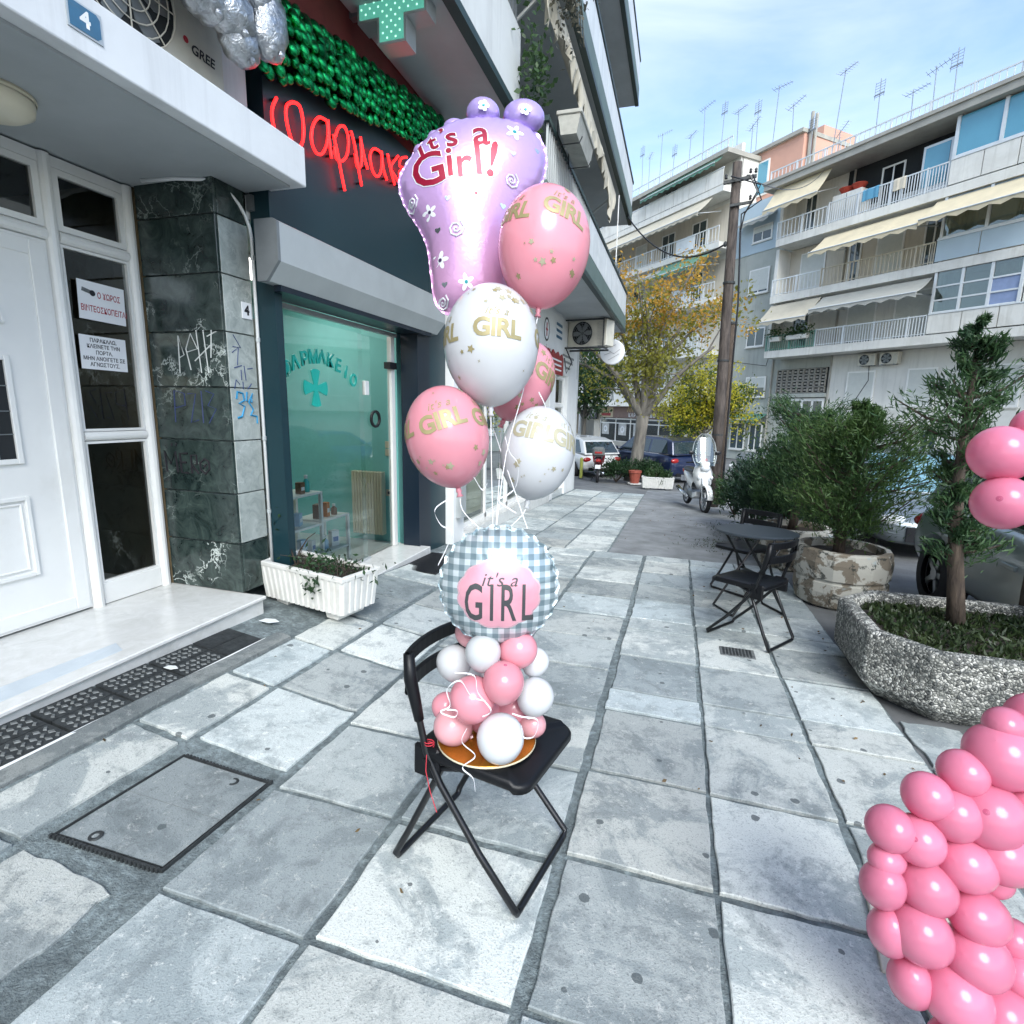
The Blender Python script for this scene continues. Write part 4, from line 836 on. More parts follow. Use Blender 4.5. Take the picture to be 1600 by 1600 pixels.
# balconies
mat('panel_white', (.66, .69, .70), .5, var=.05, bmp=.05, dirt=.35, dirtcol=(.38, .41, .41), dscale=1.5, streak=.5)
mat('awning_cream', (.56, .52, .42), .8, var=.12, scale=5, bmp=.3, bscale=25, dirt=.5, dirtcol=(.30, .29, .25), dscale=3)
BY1 = 15.38
for zi, zs in enumerate((3.60, 6.28, 9.04, 11.8)):
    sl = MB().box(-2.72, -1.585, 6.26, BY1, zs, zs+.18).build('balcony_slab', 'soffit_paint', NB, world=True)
    MB().box(-1.66, -1.572, 6.26, BY1+.006, zs-.02, zs+.06).build('drip_edge', 'dark_green', sl, world=True)
    MB().box(-1.645, -1.58, 6.26, BY1, zs+.06, zs+.37).build('fascia', 'green_fascia', sl, world=True)
    MB().box(-2.72, -1.645, BY1-.06, BY1, zs+.18, zs+.95).build('end_panel', 'panel_white', sl, world=True)
    ps_ = 9.2 if zi == 0 else 6.3
    for k in range(int((BY1-ps_)/1.02)+1):
        a = ps_+k*1.02; b_ = min(a+1.0, BY1-.02)
        if b_-a > .1: MB().box(-1.62, -1.595, a, b_, zs+.40, zs+.93).build('railing_panel', 'panel_white', sl, world=True)
    MB().box(-1.64, -1.575, 6.26, BY1, zs+.95, zs+1.0).build('handrail', 'dark_green', sl, world=True)
    if zi == 0:
        for y in np.arange(6.32, 9.18, .105): MB().box(-1.615, -1.593, y-.011, y+.011, zs+.37, zs+.95).build('baluster', 'aluminium', sl, world=True)
    # doors and windows on the wall behind
    for y in (7.2, 9.6, 12.2):
        f_ = nb('balcony_door', 'white_pvc', -2.72, -2.69, y, y+1.5, zs+.18, zs+2.35); nb('pane', 'dark_glass', -2.69, -2.684, y+.08, y+1.42, zs+.3, zs+2.25, f_)
    if zi: 
        pass
nb('roof_slab', 'render_white', -13, -1.5, 6.26, 15.5, 14.5, 14.75)
# torn rolled awning under the second balcony, with arms
aw = thing('torn_awning', 'torn cream awning rolled up under the upper balcony edge', 'awning', (-1.7, 9.5, 6.0))
MB().tube([(-1.78, 6.35, 6.12), (-1.78, 12.9, 6.12)], .07, 10).build('roll', 'awning_cream', aw, world=True, smooth=True)
rg = random.Random(5); V = []; F = []
ys = np.linspace(6.35, 12.9, 80)
for i, y in enumerate(ys):
    d = .34+.12*math.sin(y*2.2)+rg.uniform(-.12, .10) + (.25 if 11.6 < y < 12.4 else 0)
    V += [(-1.70, y, 6.14), (-1.68+rg.uniform(-.02, .02), y+rg.uniform(-.02, .02), 6.14-d*.5), (-1.70+rg.uniform(-.05, .05), y+rg.uniform(-.03, .03), 6.14-d)]
    if i: F += [(3*i-3, 3*i, 3*i+1, 3*i-2), (3*i-2, 3*i+1, 3*i+2, 3*i-1)]
mb = MB(); mb.add(V, F); vo_ = mb.build('valance', 'awning_cream', aw, world=True); so_ = vo_.modifiers.new('s', 'SOLIDIFY'); so_.thickness = .006
for y in (6.6, 9.6, 12.6): MB().tube([(-2.68, y, 5.3), (-1.8, y, 5.95)], .02, 8).build('arm', 'aluminium', aw, world=True)
tp = thing('patio_pole', 'white pole hanging down from the torn awning end', 'pole', (-1.62, 12.85, 4.7)); MB().tube([(-1.62, 12.85, 6.1), (-1.62, 12.9, 4.75)], .012, 6).build('rod', 'white_paint', tp, world=True); MB().lathe([(.02, 0), (.02, .08)], 8, (-1.62, 12.9, 4.68)).build('grip', 'grey_metal', tp, world=True)
# flower troughs hooked over the railings, a dried hanging plant
mat('trough_stone', (.40, .40, .36), .8, var=.15, scale=8, bmp=.3, dirt=.4, dirtcol=(.2, .2, .17), dscale=6)
mat('trough_brown', (.09, .04, .03), .6, var=.15, bmp=.1)
leafmat('leaf_dry', (.06, .065, .05), (.14, .13, .09), .3)
leafmat('leaf_dark', (.012, .035, .014), (.035, .085, .03), .35)
leafmat('leaf_mid', (.02, .055, .018), (.06, .12, .035), .4)
def trough(label, x, y, z, m, plant=None, L=.9):
    t_ = thing('flower_trough', label, 'planter', (x, y, z), 0)
    MB().prism([(-.09, 0), (.09, 0), (.13, .22), (-.13, .22)], -L/2, L/2, 'y').build('trough_body', m, t_)
    MB().cb(-.145, .145, -L/2-.015, L/2+.015, .20, .245, .008).build('rim', m, t_)
    mb = MB(); [mb.tube([(-.16, yy, .26), (-.15, yy, -.04), (.10, yy, -.04), (.13, yy, .02)], .008, 6) for yy in (-L*.35, L*.35)]; mb.build('hook', 'iron', t_)
trough('grey stone flower trough hooked outside the railing beside pink balloon', -1.42, 7.0, 4.52, 'trough_stone')
trough('dark brown flower box on the railing at the top of the picture', -1.75, 5.6, 6.0, 'trough_brown')
rg_ = np.random.default_rng(4)
hp = thing('hanging_plant', 'dried grey hanging plant trailing from the upper balcony', 'plant', (-1.5, 6.6, 5.6))
pts = np.array([(-1.5+.16*a, 6.7+.35*b_, 6.45-.9*abs(c_)*(1-.3*abs(b_))) for a, b_, c_ in rg_.normal(size=(900, 3))*[.6, .6, .45]]); leaves('foliage', 'leaf_dry', hp, pts, .055, world=True, seed=3)
mb = MB(); [mb.tube([(-1.5, 6.7+.1*k, 6.5), (-1.45, 6.7+.16*k, 6.1), (-1.42, 6.7+.18*k, 5.75)], .006, 5) for k in range(-3, 4)]; mb.build('stem', 'leaf_dry', hp, world=True)
hq = thing('trailing_plant', 'green trailing plant behind the near balcony railing', 'plant', (-1.7, 6.15, 4.75))
pts = np.array([(-1.72, 6.15, 5.0)]) + rg_.normal(size=(260, 3))*[.08, .16, .24]; leaves('foliage', 'leaf_mid', hq, pts, .07, world=True, seed=6)
mb = MB(); [mb.tube([(-1.72, 6.15, 4.75), (-1.72, 6.15+.06*k, 5.2)], .006, 5) for k in (-1, 0, 1)]; mb.build('stem', 'leaf_dark', hq, world=True)

# ================================================================ apartment buildings across the cross street
RZ = math.atan2(-math.cos(R(42.5)), math.sin(R(42.5))); OFF = 1.2
P0 = (4.35, 32.76, -1.2)
mat('wall_greygreen', (.42, .44, .40), .85, var=.10, scale=.8, bmp=.3, bscale=20, dirt=.5, dirtcol=(.24, .26, .23), dscale=.5, streak=.6)
mat('wall_paleblue', (.42, .52, .58), .8, var=.05, scale=.8, bmp=.15, bscale=20, dirt=.25, dirtcol=(.38, .44, .48), dscale=.6)
mat('wall_white', (.68, .675, .63), .8, var=.06, scale=.8, bmp=.2, bscale=20, dirt=.45, dirtcol=(.48, .48, .44), dscale=.5, streak=.6)
mat('wall_beige', (.60, .55, .46), .8, var=.07, scale=.8, bmp=.2, bscale=20, dirt=.35, dirtcol=(.36, .33, .28), dscale=.5, streak=.6)
mat('wall_peach', (.58, .33, .25), .85, var=.06, scale=.8, bmp=.2, dirt=.3, dirtcol=(.42, .27, .22), dscale=.6)
mat('slab_white', (.67, .665, .62), .75, var=.08, scale=1.2, bmp=.2, bscale=20, dirt=.5, dirtcol=(.44, .43, .38), dscale=.8, streak=.6)
mat('concrete_old', (.36, .35, .31), .85, var=.15, scale=1.5, bmp=.3, bscale=20, dirt=.5, dirtcol=(.22, .21, .19), dscale=.8)
mat('bar_white', (.62, .65, .66), .45, .2, var=.05, bmp=0)
mat('bar_green', (.10, .26, .20), .5, .1, var=.05, bmp=0)
def awn_mat(name, c):
    m, t, b = _new(name); o = t.nodes['Material Output']; P = geo(t)
    cc = mixc(t, ramp(t, noise(t, 1.5, 5, .6, 0, P).outputs['Fac'], [(.3, 0), (.7, 1)]).outputs[0], tuple(x*.85 for x in c), c)
    t.links.new(cc, b.inputs['Base Color']); b.inputs['Roughness'].default_value = .85
    tl = t.nodes.new('ShaderNodeBsdfTranslucent'); t.links.new(cc, tl.inputs[0]); mi = t.nodes.new('ShaderNodeMixShader'); mi.inputs[0].default_value = .35
    t.links.new(b.outputs[0], mi.inputs[1]); t.links.new(tl.outputs[0], mi.inputs[2]); t.links.new(mi.outputs[0], o.inputs[0])
    bump(t, b, noise(t, 6, 3, .5, .4, P).outputs['Fac'], .3, .03)
awn_mat('awn_cream', (.84, .75, .55)); awn_mat('awn_beige', (.72, .67, .55)); awn_mat('awn_green', (.16, .34, .26)); awn_mat('awn_pale', (.60, .60, .55))
mat('blue_glass', (.10, .32, .44), .08, var=.08, scale=.5, bmp=0, spec=.8); glass('enclosure_glass', (.62, .70, .70), .06); mat('window_glass', (.045, .07, .08), .06, var=.2, scale=.6, bmp=0, spec=.8); mat('lilac_glass', (.20, .26, .42), .2, var=.1, bmp=0)
mat('shutter_pale', (.60, .62, .58), .6, var=.04, bmp=.1, dirt=.2, dirtcol=(.45, .46, .42))
def locbox(name, m, p, x0, x1, y0, y1, z0, z1, b=0): return box(name, m, p, x0, x1, y0, y1, z0+OFF, z1+OFF, b)
def railing(p, x0, x1, z0, h, m, y=.03, gap=.14, posts=1.4):
    rl = MB(); rl.box(x0, x1, y-.025, y+.025, z0+h+OFF-.05, z0+h+OFF); rl.box(x0, x1, y-.015, y+.015, z0+.06+OFF, z0+.09+OFF); ro = rl.build('railing', m, p)
    n = max(2, int((x1-x0)/gap)); mb = MB()
    for k in range(n+1):
        x = x0+(x1-x0)*k/n; mb.box(x-.016, x+.016, y-.012, y+.012, z0+OFF, z0+h-.05+OFF)
    tag(mb.build('baluster', m, ro), kind='stuff'); k = x0
    while k <= x1+.01: MB().box(k-.03, k+.03, y-.03, y+.03, z0+OFF, z0+h+.02+OFF).build('rail_post', m, ro); k += posts
    return ro
def panelrail(p, x0, x1, z0, h, m, y=.02, step=1.0):
    ro = MB().box(x0, x1, y-.02, y+.04, z0+h+OFF-.05, z0+h+OFF).build('railing', 'bar_white', p); k = x0
    while k < x1-.05: MB().box(k+.015, min(k+step, x1)-.015, y, y+.02, z0+.05+OFF, z0+h-.06+OFF).build('railing_panel', m, ro); k += step
    return ro
def awning(p, x0, x1, zt, yt, zb, yb, m, val=.22, arms=True, n=None):
    n = n or max(6, int((x1-x0)*3)); V = []; F = []; rg = random.Random(int(x0*100)+int(zt*10)); cols = 5
    for i in range(n+1):
        x = x0+(x1-x0)*i/n
        for j in range(cols):
            f = j/(cols-1); V.append((x, yt+(yb-yt)*f, zt+(zb-zt)*f-.07*math.sin(f*math.pi)+OFF))
        V.append((x, yb, zb-val*(.75+.25*math.cos(i*math.pi))+OFF))
    k = cols+1
    for i in range(n):
        for j in range(cols): F.append((i*k+j, (i+1)*k+j, (i+1)*k+j+1, i*k+j+1))
    mb = MB(); mb.add(V, F); o = mb.build('awning', m, p); s_ = o.modifiers.new('s', 'SOLIDIFY'); s_.thickness = .012
    mb = MB(); mb.tube([(x0, yb, zb+OFF), (x1, yb, zb+OFF)], .03, 6); mb.build('front_bar', 'bar_white', o)
    if arms:
        for x in (x0+.4, x1-.4): MB().bar((x, 1.2, zt-.5+OFF), (x, yb, zb+OFF), .04).build('arm', 'bar_white', o)
    return o
def window(p, x0, x1, z0, z1, y, kind='shutter', shut=.5):
    w_ = MB(); b = .07
    for a in ((x0, x0+b, z0, z1), (x1-b, x1, z0, z1), (x0+b, x1-b, z0, z0+b), (x0+b, x1-b, z1-b, z1)): w_.box(a[0], a[1], y-.04, y+.02, a[2]+OFF, a[3]+OFF)
    wo = w_.build('window', 'white_pvc', p)
    MB().box(x0+b, x1-b, y-.01, y+.0, z0+b+OFF, z1-b+OFF).build('pane', 'window_glass', wo)
    if (z1-z0) < 1.8 and kind != 'shutter' or shut < .9: MB().box((x0+x1)/2-.03, (x0+x1)/2+.03, y-.03, y-.01, z0+b+OFF, z1-b+OFF).build('mullion', 'white_pvc', wo)
    if shut > 0:
        zz = z1-b-(z1-z0-2*b)*shut; so_ = MB().box(x0+b, x1-b, y-.03, y-.018, zz+OFF, z1-b+OFF).build('roller_blind', 'shutter_pale', wo)
        mb = MB(); k = zz
        while k < z1-b-.05: mb.box(x0+b, x1-b, y-.034, y-.03, k+.01+OFF, k+.075+OFF); k += .085
        mb.build('blind_slats', 'shutter_pale', so_)
    MB().box(x0-.04, x1+.04, y-.08, y+.02, z0-.06+OFF, z0-.005+OFF).build('sill', 'slab_white', wo)
    return wo
# ---- right-hand block (B)
BB = thing('apartment_building', 'five storey pale block with long balconies and cream awnings at right', 'building', P0, RZ)
WY = 1.3
locbox('wall', 'wall_greygreen', BB, -4.3, 17, WY, 12, -1.2, 13.35)
locbox('wall_panel', 'wall_paleblue', BB, -4.32, -1.28, WY-.05, WY+.5, 10.55, 13.3)
locbox('wall_panel', 'wall_white', BB, 2.75, 17, WY-.06, WY+.5, -1.2, 4.48)
for z0, z1, m_ in ((4.9, 7.28, 'wall_white'), (7.7, 10.1, 'wall_beige'), (10.5, 13.0, 'wall_white')): locbox('wall_panel', m_, BB, -.6, 17, WY-.03, WY+.4, z0, z1)
locbox('roof_slab', 'concrete_old', BB, -1.25, 17.3, -.25, 12.2, 13.02, 13.34)
locbox('gutter_tiles', 'concrete_old', BB, -1.3, 17.3, -.32, -.1, 13.30, 13.44)
railing(BB, -1.2, 17, 13.42, .62, 'bar_white', y=.15, gap=.22, posts=1.5)
slabs = []
for z in (4.5, 7.3, 10.12):
    s_ = locbox('balcony_slab', 'slab_white', BB, -.35, 17, 0, WY, z, z+.36); slabs.append(s_)
    locbox('side_wall', 'wall_white', BB, -.55, -.36, .35, WY, z+.36, z+2.78)
# storey 1
railing(slabs[0], -.3, 2.5, 4.86, .78, 'bar_green', gap=.12); railing(slabs[0], 2.55, 7.45, 4.86, .82, 'bar_white', gap=.12); panelrail(slabs[0], 7.5, 16.5, 4.86, .85, 'slab_white', step=1.2)
en = locbox('glazed_enclosure', 'bar_white', BB, 7.5, 10.45, .06, .12, 5.68, 5.76)
mb = MB(); [mb.box(x-.05, x+.05, .04, .14, 5.7+OFF, 7.3+OFF) for x in (7.55, 8.5, 9.45, 10.4)]; [mb.box(7.5, 10.45, .05, .13, z-.03+OFF, z+.03+OFF) for z in (6.2, 6.72)]; mb.build('glazing_bars', 'bar_white', en)
for i, x in enumerate((7.6, 8.55, 9.5)):
    for j, (z0, z1) in enumerate(((5.76, 6.17), (6.23, 6.69), (6.75, 7.28))): locbox('pane', 'lilac_glass' if (i == 2 and j < 2) else 'enclosure_glass', en, x, x+.85, .085, .095, z0, z1)
locbox('wall_panel', 'wall_white', BB, 10.5, 17, .1, WY, 5.7, 7.3)
# storey 2
railing(slabs[1], -.3, 2.4, 7.66, .82, 'bar_white', gap=.2); railing(slabs[1], 2.45, 7.35, 7.66, .85, 'awn_beige', gap=.17); panelrail(slabs[1], 7.4, 16.5, 7.66, .9, 'wall_paleblue', step=1.5)
ge = locbox('glazed_enclosure', 'bar_white', BB, 7.4, 10.6, .06, .12, 8.56, 8.64)
for x in (7.5, 9.0, 10.55): MB().box(x-.05, x+.05, .04, .14, 8.6+OFF, 10.1+OFF).build('glazing_bar', 'bar_white', ge)
for x in (7.56, 9.06): locbox('pane', 'enclosure_glass', ge, x, x+1.38, .085, .095, 8.64, 10.08)
# storey 3
railing(slabs[2], -.35, 2.35, 10.48, .85, 'bar_white', gap=.2); railing(slabs[2], 2.45, 7.4, 10.48, .95, 'bar_white', gap=.11); panelrail(slabs[2], 7.45, 16.5, 10.48, 1.0, 'slab_white', step=1.1)
bg_ = locbox('glazed_enclosure', 'bar_white', BB, 7.45, 16, .06, .12, 11.48, 11.58)
for x in (7.5, 9.0, 10.5, 12): MB().box(x-.06, x+.06, .04, .14, 11.5+OFF, 13.0+OFF).build('glazing_bar', 'bar_white', bg_)
for x in (7.56, 9.06, 10.56): locbox('pane', 'blue_glass', bg_, x, x+1.38, .085, .095, 11.58, 12.95)
od = locbox('open_door', 'bar_white', BB, 6.1, 7.2, .5, .56, 10.5, 12.5); locbox('pane', 'blue_glass', od, 6.2, 7.1, .48, .50, 10.9, 12.4)
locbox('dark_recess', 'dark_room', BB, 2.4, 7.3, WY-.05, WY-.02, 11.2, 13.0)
# doors and windows on the wall behind the balconies
for z0, xs in ((4.9, ((.2, 1.2), (3.2, 4.6), (5.4, 6.9))), (7.7, ((.3, 1.7), (2.9, 3.5), (4.2, 5.4), (6.2, 7.0))), (10.5, ((.2, .9), (4.0, 5.0)))):
    for x0, x1 in xs: window(BB, x0, x1, z0+.05, z0+2.1, WY-.04, shut=.0 if (x1-x0) < 1.1 else .95)
awning(BB, -.75, 2.3, 13.0, .1, 11.85, -.75, 'awn_cream'); awning(BB, 2.35, 7.1, 9.95, .15, 9.1, -.95, 'awn_cream'); awning(BB, 7.15, 11.5, 10.05, .1, 9.2, -1.0, 'awn_cream')
awning(BB, -.3, 2.55, 7.2, .1, 6.25, -.9, 'awn_beige'); awning(BB, 2.65, 7.4, 7.15, .1, 6.5, -.85, 'awn_pale')
awning(BB, -3.85, -1.5, 12.5, WY-.1, 12.1, WY-.75, 'awn_pale', arms=False); awning(BB, -3.6, -.75, 1.55, WY-.1, 1.2, WY-1.0, 'awn_green', arms=False)
for x0, x1, z0, z1, sh_ in ((-2.98, -1.6, 8.3, 9.65, .92), (-2.75, -1.5, 5.35, 6.4, 0), (-2.5, -1.1, 2.5, 3.65, .55), (-3.0, -1.7, 11.1, 11.95, .4), (-3.3, -2.2, -.6, 1.0, .0), (-1.9, -1.0, -.6, 1.0, 0)): window(BB, x0, x1, z0, z1, WY-.05, 'window', sh_)
# entrance with breeze-block grille
locbox('porch', 'wall_greygreen', BB, -.4, 2.7, WY-.25, WY, 2.45, 2.65)
gr_ = locbox('breeze_grille', 'dark_room', BB, -.3, 2.6, WY-.10, WY-.03, 2.66, 3.95)
for i in range(9):
    for j in range(4): 
        x, z = -.3+i*.322, 2.68+j*.315
        mb = MB()
        for a in ((x, x+.03, z, z+.30), (x+.28, x+.31, z, z+.30), (x, x+.31, z, z+.03), (x, x+.31, z+.27, z+.30)): mb.box(a[0], a[1], WY-.2, WY-.10, a[2]+OFF, a[3]+OFF)
        mb.box(x+.1, x+.21, WY-.18, WY-.10, z+.1+OFF, z+.2+OFF); mb.build('breeze_block', 'concrete_old', gr_)
dd = locbox('entrance_door', 'white_pvc', BB, .7, 2.6, WY-.12, WY-.05, -.2, 2.4)
for x in (.82, 1.45, 2.05): locbox('pane', 'window_glass', dd, x, x+.45, WY-.14, WY-.12, .3, 2.25)
for x0, x1 in ((3.65, 5.0), (6.4, 7.6), (9.2, 10.5)): window(BB, x0, x1, 2.0, 3.65, WY-.07, shut=1.0)
locbox('string_course', 'slab_white', BB, 2.75, 17, WY-.4, WY-.06, 1.2, 1.85)
for x0, x1 in ((5.2, 7.0),): 
    gd_ = locbox('garage_door', 'shutter_pale', BB, x0, x1, WY-.1, WY-.06, -1.1, 1.0)
    mb = MB(); [mb.box(x0, x1, WY-.115, WY-.10, -1.1+k*.2+OFF, -.92+k*.2+OFF) for k in range(10)]; mb.build('door_slats', 'shutter_pale', gd_)
window(BB, 7.3, 8.0, .1, 1.0, WY-.08, 'window', 0)
strokes('graffiti', 'red_ink', BB, [[(0, 0), (.05, .35), (.12, .05), (.18, .4), (.26, .02), (.3, .38)], [(-.2, .05), (-.1, .3)], [(.38, .05), (.44, .5)]], lambda u, v: tuple(frame_of(BB) @ Vector((4.4+u*1.3, WY-.075, .0+v+OFF))), .022)
for x in (4.35, 5.35):
    aircon('air_conditioner', '%s dark fronted air conditioner high on the white ground floor wall' % ('left' if x < 5 else 'right'), frame_of(BB) @ Matrix.Translation((x+.3, WY-.25, 3.85+OFF)), group='air conditioners on the white block', w_=.8, h_=.55, d_=.28)
aircon('air_conditioner', 'white air conditioner on grey green wall left of the entrance, behind wooden pole', frame_of(BB) @ Matrix.Translation((-2.9, WY-.25, 1.75+OFF)), group='air conditioners on the white block', w_=.9, h_=.65, d_=.3)
mb = MB(); [mb.tube([(x, WY-.08, -.8+OFF), (x, WY-.08, 13+OFF)], .05, 8) for x in (-.75, 2.72)]; mb.build('drainpipe', 'concrete_old', BB)
mb = MB(); mb.tube([(4.6, WY-.1, 4.4+OFF), (4.7, WY-.1, 3.2+OFF), (4.2, WY-.1, 2.3+OFF)], .02, 5); mb.tube([(-3.6, WY-.1, 4.6+OFF), (-1, WY-.3, 4.2+OFF), (-.2, .2, 4.6+OFF)], .018, 5); mb.build('hanging_cable', 'black_plastic', BB)
# balcony belongings
wm = thing('white_cabinet', 'white cabinet standing at the end of the top balcony', 'cabinet', tuple(frame_of(BB) @ Vector((3.1, .6, 10.48+OFF))), RZ)
MB().cb(-.7, .7, -.35, .35, 0, 1.25, .02).build('carcass', 'wall_white', wm); MB().box(-.012, .012, -.36, -.345, .05, 1.2).build('door_gap', 'iron_pale', wm)
mat('red_cloth', (.50, .07, .04), .8, var=.1, bmp=.1)
for k, (x, l_) in enumerate(((2.9, 'left'), (3.5, 'right'))):
    b_ = thing('red_basin', '%s red plastic basin on top of the white balcony cabinet' % l_, 'basin', tuple(frame_of(BB) @ Vector((x, .5, 11.73+OFF))), RZ, 'red basins on the balcony'); MB().lathe([(.18, 0), (.30, .22), (.32, .24)], 16).build('bowl', 'red_cloth', b_, smooth=True); MB().lathe([(.30, .225), (.33, .235), (.33, .255), (.30, .25)], 16, cap=False).build('lip', 'red_cloth', b_)
rg_ = np.random.default_rng(9)
for k, x in enumerate((.35, 1.35, 1.9)):
    c_ = frame_of(BB) @ Vector((x, -.1, 4.95+OFF)); t_ = thing('balcony_plant', '%s yellowish potted plant on the green balcony railing' % ['left', 'middle', 'right'][k], 'plant', tuple(c_), RZ, 'plants on the green balcony')
    MB().cb(-.3, .3, -.12, .12, .35, .58, .02).build('trough', 'slab_white', t_); leaves('foliage', 'leaf_mid', t_, rg_.normal(size=(160, 3))*[.28, .14, .16]+[0, 0, .75], .13, seed=k)
# towels over the railings and curtains behind the glazing
mat('towel_blue', (.10, .30, .45), .9, var=.1, bmp=.2); mat('towel_cream', (.62, .56, .45), .9, var=.1, bmp=.2); mat('towel_rust', (.42, .16, .09), .9, var=.1, bmp=.2); mat('curtain', (.55, .52, .45), .9, var=.12, scale=3, bmp=.2)
for k, (x, z, w_, m_, l_) in enumerate(((4.4, 11.45, .7, 'towel_blue', 'blue towel over the top balcony railing'), (5.6, 11.45, .5, 'towel_cream', 'cream cloth over the top balcony railing'))):
    t_ = thing('hung_towel', l_, 'towel', tuple(frame_of(BB) @ Vector((x, .03, z+OFF))), RZ, 'cloths hung on the balconies'); rg = random.Random(k); V = []
    for i in range(7):
        for (y, zz) in ((.045, -.28), (.04, -.05), (.0, .012), (-.045, -.05), (-.05, -.45-.05*rg.random())): V.append((-w_/2+w_*i/6, y+.012*math.sin(i*2.1+k), zz))
    mb = MB(); mb.add(V, [(i*5+j, i*5+j+1, (i+1)*5+j+1, (i+1)*5+j) for i in range(6) for j in range(4)]); o = mb.build('cloth', m_, t_); o.modifiers.new('s', 'SOLIDIFY').thickness = .008
for x0, x1, z0, z1 in ((7.7, 8.4, 5.8, 7.2), (9.6, 10.3, 6.3, 7.2), (7.7, 8.6, 8.7, 10.0), (9.8, 10.4, 8.7, 10.0)):
    V = []
    for i in range(15): V += [(x0+(x1-x0)*i/14, .2+.03*math.sin(i*1.9), z0+OFF), (x0+(x1-x0)*i/14, .2+.03*math.sin(i*1.9), z1+OFF)]
    mb = MB(); mb.add(V, [(2*i, 2*i+2, 2*i+3, 2*i+1) for i in range(14)]); mb.build('curtain', 'curtain', BB)
# penthouse on the roof
PH = thing('rooftop_penthouse', 'peach painted rooftop penthouse with chimney pipes behind the wooden pole', 'penthouse', tuple(frame_of(BB) @ Vector((-3.5, 4, 13.35+OFF))), RZ)
def ph(n, m, x0, x1, y0, y1, z0, z1, p=None): return box(n, m, p or PH, x0, x1, y0, y1, z0, z1)
ph('wall', 'wall_peach', -2.3, 1.9, -1.2, 5.0, -.3, 3.3); ph('roof_slab', 'concrete_old', -2.5, 1.95, -1.4, 5.1, 3.3, 3.5); ph('roof_room', 'wall_peach', -.6, 1.9, .3, 3.0, 3.3, 4.0)
wf = ph('window', 'white_pvc', -1.9, -.2, -1.26, -1.2, .9, 2.8); ph('pane', 'blue_glass', -1.8, -.3, -1.28, -1.26, 1.0, 2.7, wf)
mb = MB(); [mb.tube([(2.05, -.9+k*.35, -.3), (2.05, -.9+k*.35, 4.3)], .09, 8) for k in range(2)]; mb.build('flue_pipe', 'concrete_old', PH)
# ---- left-hand block (A)
AB = thing('apartment_building', 'far pale block with a car parts shop below, partly behind the autumn tree', 'building', P0, RZ)
ax0, ax1 = -24.0, -4.45
locbox('wall', 'wall_white', AB, ax0, ax1, WY, 12, 1.9, 16.2); locbox('wall', 'wall_white', AB, ax0, ax1, WY+2.2, 12, -1.2, 1.9)
locbox('roof_slab', 'concrete_old', AB, ax0-.2, ax1+.1, .1, 12.2, 16.2, 16.45)
railing(AB, ax0, ax1, 16.45, .7, 'bar_white', y=.5, gap=.3, posts=1.6)
for i, z in enumerate((1.9, 5.0, 8.0, 11.1, 14.15)):
    s_ = locbox('balcony_slab', 'slab_white', AB, ax0, ax1+.1, 0, WY, z, z+.34)
    if i == 4: panelrail(s_, ax0, ax1, z+.34, .95, 'slab_white', step=1.4)
    else: railing(s_, ax0, ax1, z+.34, .9, 'bar_white', gap=.25, posts=1.7)
    if i in (2, 3): panelrail(s_, -8.0, -6.3, z+.34, .85, 'panel_white', y=-.03, step=1.6)
    locbox('wall_panel', 'wall_beige' if i in (1, 2, 3) else 'wall_white', AB, ax0, ax1, WY-.03, WY+.2, z+.35, z+2.8)
    for k in range(6): 
        x = -22.5+k*2.9; window(AB, x, x+1.3, z+.4, z+2.4, WY-.04, shut=.95 if (i+k) % 3 == 0 else 0)
awning(AB, -18.5, -5.2, 14.1, .1, 13.1, -1.0, 'awn_beige', n=40); awning(AB, -9.0, -5.0, 11.05, .1, 10.2, -1.0, 'awn_green'); awning(AB, -19, -9.2, 10.9, .1, 10.5, -.5, 'awn_pale', n=30); awning(AB, -11.5, -4.8, 16.15, .2, 15.7, -.4, 'awn_green', arms=False, n=24)
# shop on the ground floor of A
locbox('shop_back', 'dark_room', AB, -21, -5, WY+2.1, WY+2.2, -1.2, 1.9); locbox('shop_ceiling', 'wall_white', AB, ax0, ax1, WY, WY+2.2, 1.88, 1.9)
for x0, x1 in ((-24, -21.4), (-18.2, -17.4), (-7.3, -4.5)): locbox('pilaster', 'wall_beige', AB, x0, x1, WY-.05, WY+.4, -1.2, 1.9)
locbox('plinth', 'concrete_old', AB, -17.4, -10.0, WY, WY+.3, -1.2, -.85)
sf = locbox('shopfront', 'white_pvc', AB, -17.4, -7.3, WY+.02, WY+.10, .88, .98)
for x in (-17.35, -15.2, -13.3, -11.6, -10.0, -8.7, -7.35): MB().box(x-.05, x+.05, WY+.02, WY+.1, -.9+OFF, 1.0+OFF).build('glazing_bar', 'white_pvc', sf)
for z in (-.9, .55): MB().box(-17.4, -7.3, WY+.025, WY+.095, z+OFF, z+.08+OFF).build('glazing_bar', 'white_pvc', sf)
for x0, x1 in ((-17.3, -15.25), (-15.15, -13.35), (-13.25, -11.65), (-11.55, -10.05), (-9.95, -8.75), (-8.65, -7.4)): locbox('pane', 'dark_glass', sf, x0, x1, WY+.055, WY+.065, -.82, .9)
mat('poster_grey', (.5, .5, .48), .6, var=.3, scale=3, bmp=0); mat('sign_brown', (.23, .15, .13), .6, var=.12, scale=2, bmp=.05, dirt=.3, dirtcol=(.35, .28, .24), dscale=1.5); mat('gold_paint', (.55, .42, .20), .5, var=.1, bmp=0); mat('sign_cream', (.55, .48, .33), .6, var=.1, bmp=0)
